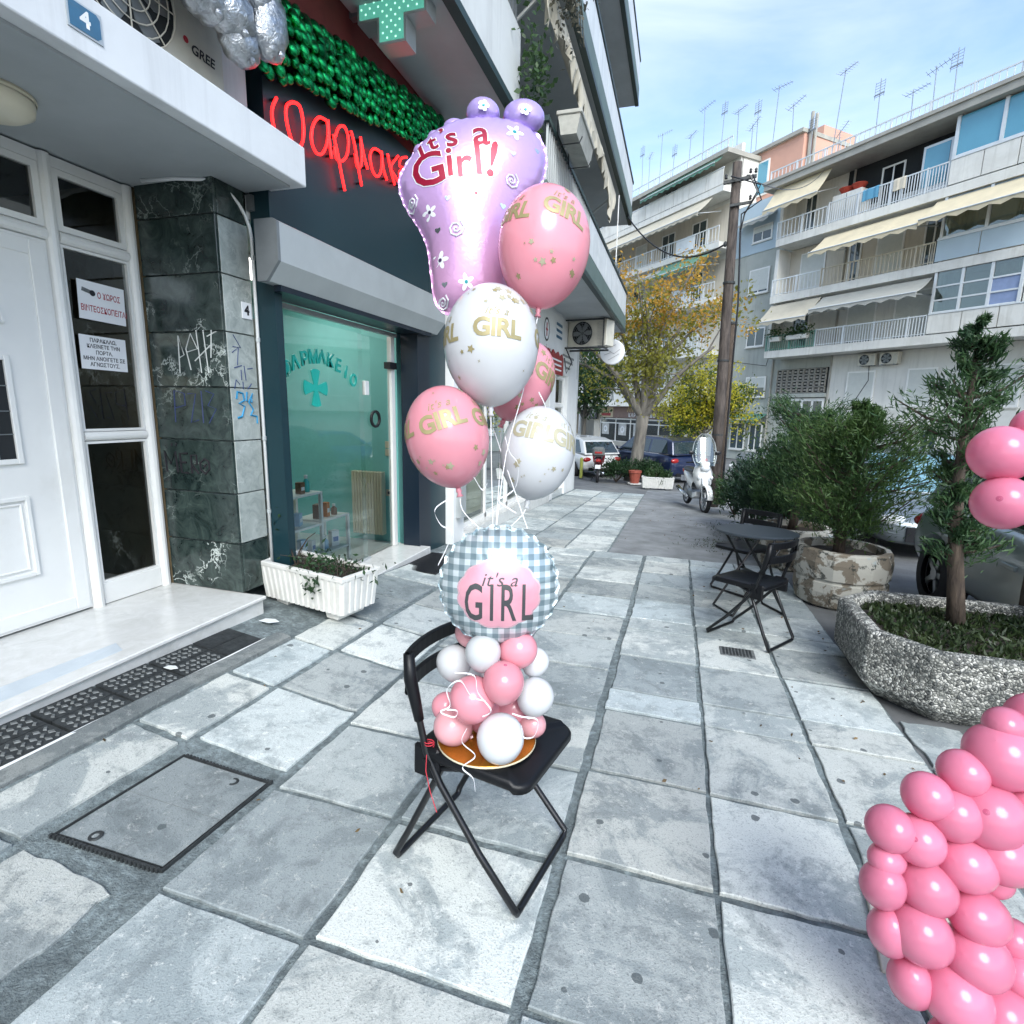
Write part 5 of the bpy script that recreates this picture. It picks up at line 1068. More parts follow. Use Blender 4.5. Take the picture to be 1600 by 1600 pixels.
for k, x in enumerate((-16.6, -14.3, -12.4)):
    c_ = tuple(frame_of(AB) @ Vector((x, WY+.04, .1+OFF))); t_ = thing('window_poster', '%s pale poster of machine parts in the far shop window' % ['left', 'middle', 'right'][k], 'poster', c_, RZ, 'posters in the far shop window')
    MB().box(-.5, .5, -.012, 0, -.45, .45).build('sheet', 'poster_grey', t_); mb = MB(); mb.T = Matrix.Translation((0, -.014, 0)) @ Matrix.Rotation(R(90), 4, 'X'); mb.lathe([(.14, 0), (.26, 0)], 16, cap=False); mb.build('printed_ring', 'paper', t_)
sgn = thing('shop_sign', 'long brown fascia sign with cream Greek capitals over the far shop', 'sign', tuple(frame_of(AB) @ Vector((-12.3, WY-.1, 1.45+OFF))), RZ)
MB().cb(-5.0, 5.0, -.06, .06, -.44, .44, .02).build('board', 'sign_brown', sgn); MB().box(-4.95, -3.1, -.065, -.06, -.4, .4).build('end_panel', 'sign_cream', sgn)
flat_text('lettering', 'ΑΝΤΑΛΛΑΚΤΙΚΑ', .50, 'gold_paint', sgn, (.9, -.07, .2), (1, 0, 0), (0, 0, 1), extrude=.004, bold=.012, spacing=1.15); flat_text('lettering', 'ΚΑΡΑΜΑΝΙΔΟΥ Ι.', .42, 'paper', sgn, (.9, -.07, -.22), (1, 0, 0), (0, 0, 1), extrude=.004, bold=.01, spacing=1.2)
flat_text('lettering', 'euroil', .34, 'gold_paint', sgn, (-4.05, -.07, .16), (1, 0, 0), (0, 0, 1), extrude=.004, bold=.01); MB().cb(-4.7, -3.4, -.075, -.06, -.3, -.06, .004).build('logo_pill', 'sign_red', sgn)
stsg = thing('star_sign', 'square dark blue sign with silver three pointed star beside the far shop', 'sign', tuple(frame_of(AB) @ Vector((-17.9, WY-.35, 1.35+OFF))), RZ)
MB().cb(-.5, .5, -.06, .06, -.5, .5, .02).build('board', 'navy_frame', stsg)
mb = MB(); ps = [(.3*math.cos(2*math.pi*k/32), -.065, .3*math.sin(2*math.pi*k/32)) for k in range(33)]; mb.tube(ps, .02, 5, cap=False)
for k in range(3): a = math.pi/2+k*2*math.pi/3; mb.prism([(.3*math.cos(a), .3*math.sin(a)), (.05*math.cos(a+1.05), .05*math.sin(a+1.05)), (0, 0), (.05*math.cos(a-1.05), .05*math.sin(a-1.05))], -.075, -.06, 'y')
mb.build('emblem', 'aluminium', stsg)
fr_ = thing('notice_board', 'dark framed panel with pale circles right of the far shop door', 'sign', tuple(frame_of(AB) @ Vector((-6.1, WY-.12, .0+OFF))), RZ); MB().cb(-.75, .75, -.03, .03, -.9, .95, .01).build('board', 'black_plastic', fr_)
mb = MB()
for cx, cz in ((-.3, .5), (.3, .4), (0, 0), (-.25, -.5)): mb.T = Matrix.Translation((cx, -.035, cz)) @ Matrix.Rotation(R(90), 4, 'X'); mb.lathe([(.1, 0), (.2, 0)], 14, cap=False)
mb.build('printed_rings', 'iron_pale', fr_)
# far-right neighbour seen at the edge
CB_ = thing('apartment_building', 'narrow slice of a white block at the right edge above the pine', 'building', tuple(frame_of(BB) @ Vector((17.4, 0, 0))), RZ)
box('wall', 'wall_white', CB_, 0, 14, 1.0, 12, 0, 12.5); box('roof_slab', 'concrete_old', CB_, -.1, 14.2, .6, 12.2, 12.5, 12.8)
for z in (3.4, 6.4, 9.4): box('balcony_slab', 'slab_white', CB_, 0, 14, -.4, 1.0, z, z+.3)
# blocks closing the cross street further left and behind
FB_ = thing('apartment_building', 'distant pale block closing the end of the cross street', 'building', (-36, 62, -1.2), R(20)); box('wall', 'wall_white', FB_, -8, 8, -6, 6, 0, 13); box('roof_slab', 'concrete_old', FB_, -8.3, 8.3, -6.3, 6.3, 13, 13.4)
for k in range(4):
    for j in range(4): w_ = box('window', 'white_pvc', FB_, -6.8+k*3.6, -5.2+k*3.6, -6.04, -6, 1.2+j*3.1, 2.9+j*3.1); box('pane', 'window_glass', w_, -6.7+k*3.6, -5.3+k*3.6, -6.06, -6.04, 1.3+j*3.1, 2.8+j*3.1)
# antennas
ANT = [(-15.74,19.01,-16.00,21.54),(-15.01,18.96,-15.08,20.52),(-13.81,18.93,-13.78,21.52),(-12.45,18.83,-12.32,20.22),(-10.81,18.60,-10.76,20.23),(-9.42,18.27,-9.62,21.44),(-7.94,18.05,-7.83,20.97),(-6.51,17.99,-6.67,20.00),(-5.40,17.87,-5.45,18.65),(-5.03,17.88,-5.15,19.86),(-3.86,17.85,-3.76,19.95),(-2.29,15.24,-2.68,18.56),(-1.21,15.40,-1.31,17.35),(-0.07,14.72,0.26,18.85),(0.37,14.82,0.36,16.00),(2.30,14.73,2.19,17.49),(3.92,14.68,3.78,16.29),(4.81,14.66,4.65,16.82),(5.61,14.59,5.46,17.12)]
mat('antenna_metal', (.24, .27, .30), .5, .5, var=.1, bmp=0)
ORD = ['first', 'second', 'third', 'fourth', 'fifth', 'sixth', 'seventh', 'eighth', 'ninth', 'tenth', 'eleventh', 'twelfth', 'thirteenth', 'fourteenth', 'fifteenth', 'sixteenth', 'seventeenth', 'eighteenth', 'last']
for k, (s0, z0, s1, z1) in enumerate(ANT):
    zb = 16.45 if s0 < -4.5 else (16.85 if s0 < -3.2 else 13.34)
    t_ = thing('roof_antenna', '%s television mast from the left on the rooftops against the sky' % ORD[k], 'antenna', tuple(frame_of(BB) @ Vector((s0, 3, zb+OFF))), RZ, 'television masts on the roofs')
    h_ = z1-zb; dx = s1-s0; MB().tube([(0, 0, 0), (dx, 0, h_)], .02, 6).build('mast', 'antenna_metal', t_)
    mb = MB(); rg = random.Random(k); kind = k % 3
    if kind == 0:
        mb.box(dx-.25, dx+.25, -.03, -.0, h_-.7, h_-.66)
        for j in range(6): mb.bar((dx-.22, 0, h_-.15-j*.12), (dx+.22, 0, h_-.15-j*.12), .014)
        for j in (-1, 1): mb.bar((dx+.22*j, 0, h_-.1), (dx+.22*j, 0, h_-.85), .014)
    else:
        a = rg.uniform(-.6, .9); d_ = Vector((math.cos(a), math.sin(a), .35 if kind == 2 else .05)).normalized(); pz = Vector((dx, 0, h_-.12)); mb.bar(pz-d_*.35, pz+d_*.75, .02)
        for j in range(7): q = pz + d_*(-.3+j*.16); pr = d_.cross(Vector((0, 0, 1))).normalized()*(.30-.02*j); mb.bar(q-pr, q+pr, .012)
    mb.build('elements', 'antenna_metal', t_)
# ================================================================ planters, plants and trees
leafmat('leaf_juniper', (.020, .060, .026), (.075, .150, .050), .3, .6)
leafmat('leaf_juniper_pale', (.026, .070, .022), (.090, .160, .042), .3, .6)
leafmat('leaf_oleander', (.012, .034, .020), (.036, .085, .040), .3, .5)
leafmat('leaf_olive', (.12, .135, .03), (.36, .34, .05), .55)
leafmat('leaf_orange', (.46, .23, .03), (.74, .48, .09), .6)
leafmat('leaf_yellow', (.46, .46, .03), (.72, .62, .07), .6)
leafmat('leaf_yellowgreen', (.035, .075, .012), (.12, .17, .025), .5)
leafmat('leaf_litter', (.07, .045, .02), (.20, .13, .05), .1)
leafmat('grass_blade', (.016, .036, .012), (.055, .08, .026), .3)
def bark(name, c1, c2, sc_=9):
    m, t, b = _new(name); P = geo(t); mp_ = t.nodes.new('ShaderNodeMapping'); mp_.inputs['Scale'].default_value = (1, 1, .18); t.links.new(P, mp_.inputs[0])
    n = noise(t, sc_, 6, .65, .4, mp_.outputs[0]); c = mixc(t, ramp(t, n.outputs['Fac'], [(.35, 0), (.65, 1)]).outputs[0], c1, c2)
    t.links.new(c, b.inputs['Base Color']); b.inputs['Roughness'].default_value = .85; bump(t, b, n.outputs['Fac'], .8, .03)
bark('bark_grey', (.10, .095, .085), (.24, .22, .19)); bark('bark_brown', (.035, .025, .02), (.10, .075, .055), 30); bark('pole_wood', (.03, .024, .022), (.11, .09, .078), 14)
mat('soil', (.035, .028, .022), .95, var=.4, scale=30, bmp=.8, bscale=60, bdist=.02)
mat('planter_white', (.66, .655, .62), .7, var=.06, scale=10, bmp=.2, bscale=80, dirt=.35, dirtcol=(.42, .40, .34), dscale=7)
mat('terracotta', (.30, .07, .045), .7, var=.15, scale=12, bmp=.1)
def pebble_dash():
    m, t, b = _new('pebble_dash'); P = geo(t); vo = t.nodes.new('ShaderNodeTexVoronoi'); vo.inputs['Scale'].default_value = 62; t.links.new(P, vo.inputs['Vector'])
    sp = t.nodes.new('ShaderNodeSeparateColor'); t.links.new(vo.outputs['Color'], sp.inputs[0])
    c = ramp(t, sp.outputs[0], [(0, (.06, .065, .065)), (.25, (.17, .17, .155)), (.5, (.32, .32, .285)), (.72, (.56, .55, .50)), (1, (.72, .71, .66))]).outputs[0]
    ed = t.nodes.new('ShaderNodeTexVoronoi'); ed.feature = 'DISTANCE_TO_EDGE'; ed.inputs['Scale'].default_value = 62; t.links.new(P, ed.inputs['Vector'])
    c = mixc(t, ramp(t, ed.outputs['Distance'], [(.0, .9), (.14, 0)]).outputs[0], c, (.075, .08, .075))
    big = noise(t, 4, 5, .6, .3, P); c = mixc(t, ramp(t, big.outputs['Fac'], [(.45, 0), (.7, .55)]).outputs[0], c, (.07, .08, .075))
    t.links.new(c, b.inputs['Base Color']); b.inputs['Roughness'].default_value = .7; bump(t, b, ed.outputs['Distance'], 1.0, .02)
pebble_dash()
def peeling(name):
    m, t, b = _new(name); P = geo(t); n1 = noise(t, 4.5, 7, .65, .5, P); n2 = noise(t, 6.5, 6, .7, .8, P)
    c = mixc(t, ramp(t, n1.outputs['Fac'], [(.47, 0), (.50, 1)]).outputs[0], (.20, .17, .13), (.46, .45, .40))
    c = mixc(t, ramp(t, n2.outputs['Fac'], [(.55, 0), (.60, .9)]).outputs[0], c, (.04, .045, .04))
    n3 = noise(t, 2.6, 4, .6, .5, P); c = mixc(t, ramp(t, n3.outputs['Fac'], [(.60, 0), (.63, .8)]).outputs[0], c, (.36, .44, .46))
    t.links.new(c, b.inputs['Base Color']); b.inputs['Roughness'].default_value = .85; bump(t, b, n1.outputs['Fac'], .6, .02)
peeling('peeling_paint')
# ribbed white planter
def ribbed_planter(label, loc, rz, L=.86, W_=.36, h_=.27, z0=.06):
    t_ = thing('ribbed_planter', label, 'planter', loc, rz, 'ribbed white planters')
    out = []; nL, nW = 15, 6
    def side(ax, a, b, n, off):
        r = []
        for k in range(n):
            for q, d in ((.08, 0), (.22, 1), (.78, 1), (.92, 0)): f = (k+q)/n; r.append((a+(b-a)*f, d))
        return r
    hl, hw = L/2, W_/2; ring = [(x, -hw-.012*d) for x, d in side(0, -hl, hl, nL, 0)] + [(hl+.012*d, y) for y, d in side(1, -hw, hw, nW, 0)] + [(x, hw+.012*d) for x, d in side(0, hl, -hl, nL, 0)] + [(-hl-.012*d, y) for y, d in side(1, hw, -hw, nW, 0)]
    n = len(ring); V = [(x*.93, y*.90, z0) for x, y in ring]+[(x, y, z0+h_-.02) for x, y in ring]; sx, sy = hl+.014, hw+.014
    F = [(i, (i+1) % n, n+(i+1) % n, n+i) for i in range(n)] + [tuple(range(n))[::-1]]
    mb = MB(); mb.add(V, F); mb.build('trough', 'planter_white', t_)
    mb = MB()
    for x0, x1, y0, y1 in ((-sx, sx, -sy, -sy+.04), (-sx, sx, sy-.04, sy), (-sx, -sx+.04, -sy+.04, sy-.04), (sx-.04, sx, -sy+.04, sy-.04)): mb.cb(x0, x1, y0, y1, z0+h_-.022, z0+h_+.012, .005)
    mb.build('rim', 'planter_white', t_); MB().box(-hl+.02, hl-.02, -hw+.02, hw-.02, z0+h_-.06, z0+h_-.04).build('soil', 'soil', t_)
    for x in (-hl*.62, hl*.62): MB().prism([(x-.055, 0), (x+.055, 0), (x+.075, z0+.004), (x-.075, z0+.004)], -hw*.7, hw*.7, 'y').build('foot', 'planter_white', t_)
    return t_
np1 = (-2.52, 3.32); rz1 = R(-12)
ribbed_planter('ribbed white planter with wilted plant below the pharmacy window', (np1[0], np1[1], G(*np1)-.005), rz1)
pl = thing('wilted_plant', 'sparse wilted plant with two bare stems in the near ribbed planter', 'plant', (np1[0], np1[1], G(*np1)+.28), rz1)
rg_ = np.random.default_rng(2)
mb = MB(); mb.tube([(-.24, 0, -.02), (-.27, -.03, .16), (-.34, -.05, .32), (-.35, -.06, .44)], [.008, .007, .005, .003], 6); mb.tube([(-.24, 0, -.02), (-.20, .0, .12), (-.08, -.02, .24), (.02, -.03, .30)], [.008, .006, .004, .003], 6)
for k in range(26): x = rg_.uniform(-.15, .38); mb.tube([(x, rg_.uniform(-.1, .1), -.02), (x+rg_.uniform(-.06, .06), rg_.uniform(-.12, .12), rg_.uniform(.05, .14)), (x+rg_.uniform(-.1, .1), rg_.uniform(-.2, .12), rg_.uniform(-.05, .18))], .0025, 4)
mb.build('stem', 'bark_brown', pl)
pts = np.concatenate([rg_.normal(size=(330, 3))*[.17, .09, .045]+[.12, -.02, .07], rg_.normal(size=(45, 3))*[.05, .012, .04]+[.16, -.21, -.02], rg_.normal(size=(16, 3))*[.02, .02, .06]+[-.35, -.05, .36]]); leaves('foliage', 'leaf_dark', pl, pts, .045, seed=8, elong=2.6, droop=.3)
mat('litter', (.7, .72, .72), .7, var=.05, bmp=.1)
for k, (x, y, s_, l_) in enumerate(((-2.60, 2.88, .07, 'flat torn white paper scrap lying beside the step end'), (-2.58, 2.10, .04, 'small white paper scrap lying on the iron plates'))):
    t_ = thing('paper_scrap', l_, 'litter', (x, y, G(x, y)+.006)); mb = MB(); mb.prism([(-s_, -s_*.4), (s_*.3, -s_*.5), (s_, s_*.1), (s_*.2, s_*.5), (-s_*.8, s_*.3)], 0, .003, 'z'); mb.build('scrap', 'litter', t_)
# door mat
dm = thing('door_mat', 'black ribbed rubber mat at the pharmacy door', 'mat', (-2.42, 5.12, G(-2.42, 5.12)))
mb = MB(); mb.T = Matrix.Rotation(math.atan(-.0402), 4, 'X'); mb.cb(-.22, .22, -.42, .42, .004, .016, .004); mb.build('mat_base', 'black_plastic', dm)
mb = MB(); mb.T = Matrix.Rotation(math.atan(-.0402), 4, 'X'); [mb.box(-.205, .205, y-.009, y+.009, .015, .021) for y in np.arange(-.39, .40, .035)]; mb.build('mat_ribs', 'black_plastic', dm)
# drain grate between the tiles
dg_ = thing('drain_grate', 'small rusty iron drain grate in the paving before the folding chair', 'grate', (.51, 3.87, G(.51, 3.87)))
MB().cb(-.115, .115, -.075, .075, -.01, .006, .003).build('frame', 'iron_pale', dg_); mb = MB(); [mb.box(x-.006, x+.006, -.06, .06, .0055, .010) for x in np.arange(-.09, .1, .022)]; mb.build('bars', 'iron', dg_)
# exposed-aggregate octagonal planter
oc = thing('stone_planter', 'long octagonal pebble dash stone planter in the right foreground', 'planter', (1.85, 3.78, G(1.85, 3.78)))
def octo(hx, hy, c, z): return [(-hx+c, -hy, z), (hx-c, -hy, z), (hx, -hy+c, z), (hx, hy-c, z), (hx-c, hy, z), (-hx+c, hy, z), (-hx, hy-c, z), (-hx, -hy+c, z)]
rings = [octo(.60, .48, .22, 0), octo(.70, .57, .26, .11), octo(.705, .575, .26, .40), octo(.69, .56, .255, .425), octo(.62, .49, .22, .425), octo(.61, .48, .22, .30)]
mb = MB(); V = [p for r_ in rings for p in r_]; mb.add(V, [(i*8+k, i*8+(k+1) % 8, (i+1)*8+(k+1) % 8, (i+1)*8+k) for i in range(5) for k in range(8)] + [tuple(range(8))[::-1]]); mb.build('tub', 'pebble_dash', oc, bevel=.018)
MB().add(octo(.615, .485, .22, .36), [tuple(range(8))]).build('soil', 'soil', oc)
gs = thing('planter_weeds', 'short grass and weeds growing in the stone planter', 'weeds', (1.85, 3.78, G(1.85, 3.78)+.36)); tag(gs, kind='stuff')
P = np.random.default_rng(12).uniform([-.56, -.42, .0], [.56, .42, .03], size=(2600, 3)); leaves('blades', 'grass_blade', gs, P, .06, nrm=np.tile([0, 0, 1.], (2600, 1)), jitter=.7, elong=4.5, seed=5)
# round painted tubs
def round_tub(label, x, y, r, h_):
    t_ = thing('round_planter', label, 'planter', (x, y, G(x, y)-.01), 0, 'round painted concrete planters')
    n = 16; pr = [(.80, 0), (.92, .03), (.99, h_*.30), (.985, h_*.46), (.955, h_*.48), (.955, h_*.51), (1.0, h_*.53), (1.02, h_*.80), (.98, h_*.97), (.95, h_), (.84, h_), (.82, h_*.8)]
    MB().lathe([(a*r, z) for a, z in pr], n, cap=False).build('tub', 'peeling_paint', t_); MB().lathe([(.001, h_*.86), (.83*r, h_*.86)], n, cap=False).build('soil', 'soil', t_); return t_
round_tub('nearer round concrete planter with peeling paint beside the folding table', 1.56, 5.62, .40, .54); round_tub('farther round concrete planter behind the folding table', 1.42, 7.05, .40, .50)
def juniper(label, base, top, spread, n_br, seed, m='leaf_juniper', nleaf=80, zlo=.15, size=.055, lean=(0, 0), bare=.0, groupname='junipers in the planters', shape=None):
    rg = random.Random(seed); ng_ = np.random.default_rng(seed); b = Vector(base); h_ = top-base[2]
    t_ = thing('juniper_tree', label, 'tree', base, 0, groupname); ax = lambda f: Vector((lean[0]*f+.03*math.sin(f*5+seed), lean[1]*f+.03*math.cos(f*4), h_*f))
    MB().tube([ax(f) for f in np.linspace(0, .95, 9)], [.055*(1-.8*f) for f in np.linspace(0, 1, 9)], 8).build('trunk', 'bark_brown', t_, smooth=True)
    br = MB(); C_ = []; D_ = []
    for k in range(n_br):
        f = zlo+(1-zlo)*(k+.5)/n_br; a = rg.uniform(0, 2*math.pi); sp = (shape(f) if shape else (math.sin(min(1, (1-f)*1.6+.12)*math.pi/2)))*spread*rg.uniform(.55, 1.15)
        up = rg.uniform(.25, .9)*sp; p0 = ax(f); d = Vector((math.cos(a), math.sin(a), 0)); pts = [p0, p0+d*sp*.5+Vector((0, 0, up*.25)), p0+d*sp*.9+Vector((0, 0, up*.8))]
        br.tube(pts, [.012, .008, .004], 5)
        for j in range(nleaf):
            g_ = rg.uniform(.25, 1.08); q = pts[0].lerp(pts[1], g_*2) if g_ < .5 else pts[1].lerp(pts[2], (g_-.5)*2); w_ = sp*.24*(1.2-g_*.55)
            C_.append(tuple(q+Vector((rg.gauss(0, w_*.7), rg.gauss(0, w_*.7), rg.gauss(0, w_*.8))))); D_.append(tuple(d*.7+Vector((0, 0, rg.uniform(.3, 1.1)))))
    tag(br.build('branch', 'bark_brown', t_), kind='stuff')
    leaves('foliage', m, t_, C_, size, nrm=np.array(D_), jitter=.5, elong=6.5, seed=seed); return t_
tri = lambda f: (.28+.5*abs(math.sin(f*7))) if f < .62 else 1.55*(1.04-f)*2.1
juniper('slender juniper with thick bare trunk growing in the octagonal stone planter', (1.76, 3.92, G(1.76, 3.92)+.36), 2.06, .32, 54, 21, nleaf=130, zlo=.22, lean=(-.17, .0), shape=tri, size=.06)
juniper('second juniper at the right edge behind the pink balloons', (2.35, 4.3, G(2.35, 4.3)+.30), 2.05, .30, 40, 22, nleaf=240, zlo=.5, lean=(.05, .1), shape=tri, size=.06)
juniper('bushy yellowish juniper in the nearer round planter', (1.56, 5.62, G(1.56, 5.62)+.45), 1.58, .56, 70, 23, 'leaf_juniper_pale', 260, .16, .062, shape=lambda f: .55+.55*math.sin(min(1, f*1.15)*math.pi)**.7 if f < .8 else .9*(1.08-f)*2.4)
juniper('dark bushy juniper in the farther round planter', (1.42, 7.05, G(1.42, 7.05)+.42), 1.50, .55, 60, 24, 'leaf_juniper', 220, .2, .065, shape=lambda f: .6+.5*math.sin(f*math.pi))
def shrub(label, c, rad, n, m, size, seed, name='shrub', group=None, stems=8, cat='shrub', elong=3.2):
    ng_ = np.random.default_rng(seed); z0 = G(c[0], c[1]); t_ = thing(name, label, cat, (c[0], c[1], z0), 0, group)
    L = []
    for k in range(max(10, n//90)):                       # clumps over a dome
        v = ng_.normal(size=3); v /= np.linalg.norm(v); v[2] = abs(v[2])*1.0-.15; f = ng_.uniform(.55, 1.02); ctr = np.array([v[0]*rad[0]*f, v[1]*rad[1]*f, rad[2]*.5+v[2]*rad[2]*.5*f])
        L.append(ctr+ng_.normal(size=(90, 3))*np.array(rad)*.13)
    P = np.concatenate(L); P[:, 2] = np.maximum(P[:, 2], .02)
    d = P*[1, 1, .6]+[0, 0, .15]; leaves('foliage', m, t_, P, size, nrm=d/np.linalg.norm(d, axis=1)[:, None], jitter=.7, elong=elong, seed=seed)
    mb = MB(); rg = random.Random(seed)
    for k in range(stems): a = rg.uniform(0, 6.28); mb.tube([(0, 0, 0), (math.cos(a)*rad[0]*.4, math.sin(a)*rad[1]*.4, rad[2]*.45), (math.cos(a)*rad[0]*.7, math.sin(a)*rad[1]*.7, rad[2]*.8)], [.02, .012, .005], 5)
    tag(mb.build('stem', 'bark_brown', t_), kind='stuff'); return t_
shrub('large dark oleander bush behind the round planters', (1.75, 8.5), (.75, .8, 1.5), 9000, 'leaf_oleander', .11, 31, group='bushes along the parking strip', elong=4.5)
shrub('low dark bush left of the oleander beside the white scooter', (1.35, 9.6), (.55, .7, 1.25), 5000, 'leaf_oleander', .10, 32, group='bushes along the parking strip', elong=4)
shrub('bright green bush in front of the oleander above the far round planter', (1.55, 7.75), (.55, .5, 1.55), 5200, 'leaf_juniper', .07, 33, group='bushes along the parking strip')
shrub('small ferny shrub at the foot of the wooden pole', (1.2, 11.6), (.5, .5, .75), 2000, 'leaf_mid', .08, 35, group='bushes along the parking strip')
shrub('low dark shrub left of the autumn tree trunk', (-1.9, 18.3), (.75, .5, .75), 2600, 'leaf_dark', .10, 36, group='shrubs round the autumn tree')
shrub('low dark shrub right of the autumn tree trunk', (-1.0, 19.0), (.7, .5, .7), 2200, 'leaf_dark', .10, 37, group='shrubs round the autumn tree')
# weeds along the edge of the asphalt patch
wd = thing('ground_weeds', 'thin weeds and moss along the asphalt edge near the folding table', 'weeds', (.8, 7.6, G(.8, 7.6))); tag(wd, kind='stuff')
ng_ = np.random.default_rng(77); P = np.concatenate([ng_.normal(size=(500, 3))*[.28, .25, 0]+[.85, 7.9, 0], ng_.normal(size=(350, 3))*[.25, .5, 0]+[.95, 9.3, 0], ng_.normal(size=(500, 3))*[.12, .5, 0]+[1.15, 8.6, 0]])
P[:, 2] = [G(x, y)+.015 for x, y in P[:, :2]]; leaves('blades', 'grass_blade', wd, P, .035, nrm=np.tile([0, 0, 1.], (len(P), 1)), jitter=.9, elong=4, seed=9, world=True)
fl = thing('fallen_leaves', 'scattered dry brown leaves lying on the pavement near the planters', 'leaves', (.9, 4.6, G(.9, 4.6))); tag(fl, kind='stuff')
ng_ = np.random.default_rng(5); P = np.concatenate([ng_.uniform([.2, 2.6, 0], [1.35, 7.5, 0], (55, 3)), ng_.uniform([-2.3, 1.2, 0], [1.2, 6.5, 0], (40, 3)), ng_.uniform([-.7, 7.5, 0], [1.3, 12, 0], (90, 3))]); P[:, 2] = [G(x, y)+.006 for x, y in P[:, :2]]
nn = ng_.normal(size=(len(P), 3)); nn[:, 2] *= .08; leaves('dry_leaf', 'leaf_litter', fl, P, .022, nrm=nn, jitter=.05, elong=1.8, seed=3, world=True)
# far pots
ribbed_planter('low ribbed white planter with fern beside the red pot', (-.5, 16.75, G(-.5, 16.75)), R(3), L=.92, W_=.34, h_=.32, z0=.03)
shrub('feathery green fern in the far ribbed planter', (-.5, 16.75), (.42, .16, .62), 1500, 'leaf_mid', .09, 38, name='fern', cat='plant', stems=4)
rp_ = thing('red_pot', 'red square tapered plant pot at the foot of the autumn tree', 'pot', (-1.27, 18.0, G(-1.27, 18.0)))
MB().lathe([(.13, 0), (.19, .36), (.215, .38), (.215, .45), (.19, .45)], 12).build('pot_body', 'terracotta', rp_); MB().lathe([(.22, 0), (.23, .04)], 12).build('saucer', 'planter_white', rp_)
yp = thing('yellow_bollard', 'thin yellow green bollard at the corner beside the white car', 'bollard', (-3.15, 18.6, G(-3.15, 18.6))); mat('yellow_green', (.35, .38, .08), .5, var=.1, bmp=.05)
MB().lathe([(.055, 0), (.055, .68), (.04, .72), (.001, .73)], 12).build('post', 'yellow_green', yp); MB().lathe([(.09, 0), (.09, .02)], 12).build('base_plate', 'iron', yp)
# ---- broadleaf trees with limbs, twigs and leaf clumps
def tree(label, base, fork, limbs, r0, leafspec, seed, twigs=5, name='tree', kink=.15):
    rg = random.Random(seed); ng_ = np.random.default_rng(seed); t_ = thing(name, label, 'tree', base, 0)
    f = Vector(fork); MB().tube([(0, 0, -.1), tuple(f*.35+Vector((kink*.5, 0, 0))), tuple(f*.75+Vector((kink*.3, 0, 0))), tuple(f)], [r0*1.15, r0*.95, r0*.85, r0*.95], 12).build('trunk', 'bark_grey', t_, smooth=True)
    tips = []
    for (tx, ty, tz, rr) in limbs:
        tip = Vector((tx, ty, tz)); mid = f.lerp(tip, .45)+Vector((rg.uniform(-.2, .2), rg.uniform(-.2, .2), .12*(tip-f).length)); P = smooth_path([tuple(f-Vector((0, 0, .05))), tuple(f.lerp(mid, .5)+Vector((0, 0, -.05))), tuple(mid), tuple(tip)], 4)
        lb_ = MB().tube(P, list(np.linspace(rr, rr*.28, len(P))), 8).build('limb', 'bark_grey', t_, smooth=True)
        tw = MB()
        for k in range(twigs):
            g_ = rg.uniform(.35, 1); q = Vector(P[int(g_*(len(P)-1))]); d = Vector((rg.gauss(0, 1), rg.gauss(0, 1), rg.gauss(.55, .5))).normalized()*rg.uniform(.6, 1.4); tw.tube([tuple(q), tuple(q+d*.5+Vector((0, 0, .08))), tuple(q+d)], [rr*.22, rr*.14, .008], 5); tips.append(q+d); tips.append(q+d*.6)
        tag(tw.build('twig', 'bark_grey', lb_), kind='stuff'); tips.append(tip)
    for (nm, m, lo, hi, n, sg_, sz) in leafspec:
        c_ = [p for p in tips if lo <= p.z <= hi] or tips
        idx = ng_.integers(0, len(c_), n//28+1); P = np.concatenate([np.array(c_[i])+ng_.normal(size=3)*sg_*.6+ng_.normal(size=(28, 3))*sg_*.38 for i in idx])
        leaves(nm, m, t_, P, sz, seed=seed+len(nm), elong=1.9, droop=.25)
    return t_
gb = G(-1.5, 19.6)
tree('autumn plane tree with olive and orange leaves and forked grey trunk', (-1.52, 19.5, gb), (.28, 0, 2.25), [(-1.7, -.2, 4.6, .16), (-.9, .6, 5.6, .15), (.2, -.4, 5.9, .15), (1.4, .3, 5.3, .17), (2.4, -.3, 4.5, .14), (.9, .8, 6.6, .10), (-2.5, .4, 4.2, .11), (2.3, .5, 5.7, .11), (-.2, 0, 7.0, .08), (1.7, -.2, 7.2, .07)], .23,
     [('crown', 'leaf_olive', 3.2, 6.6, 5200, .64, .135), ('autumn_leaves', 'leaf_orange', 5.0, 10, 2600, .55, .125)], 51, twigs=6)
gy_ = G(.7, 24)
tree('small bright yellow green tree lit by the sun behind the dark blue car', (.75, 24.2, gy_), (.05, 0, 1.5), [(-1.1, -.2, 2.9, .06), (-.5, .4, 3.8, .06), (.4, -.3, 4.0, .06), (1.2, .2, 3.2, .06), (.0, 0, 4.3, .05), (1.6, -.2, 2.8, .05), (-1.3, .2, 2.4, .05), (1.9, .2, 3.2, .04)], .09,
     [('crown', 'leaf_yellowgreen', 1.8, 6.0, 5200, .42, .12), ('sunny_leaves', 'leaf_yellow', 1.8, 6.0, 5600, .48, .12)], 53, twigs=7)
gz_ = G(-4.2, 23)
tree('dark leaved street tree half hidden behind the shop corner', (-4.4, 25.5, -1.05), (.1, 0, 2.2), [(-1.0, 0, 4.5, .09), (.8, .2, 4.8, .09), (.1, -.6, 5.3, .09), (1.3, -.3, 4.2, .08), (-.4, .5, 5.6, .07)], .14, [('crown', 'leaf_mid', 2.5, 7, 4200, .5, .18)], 55)
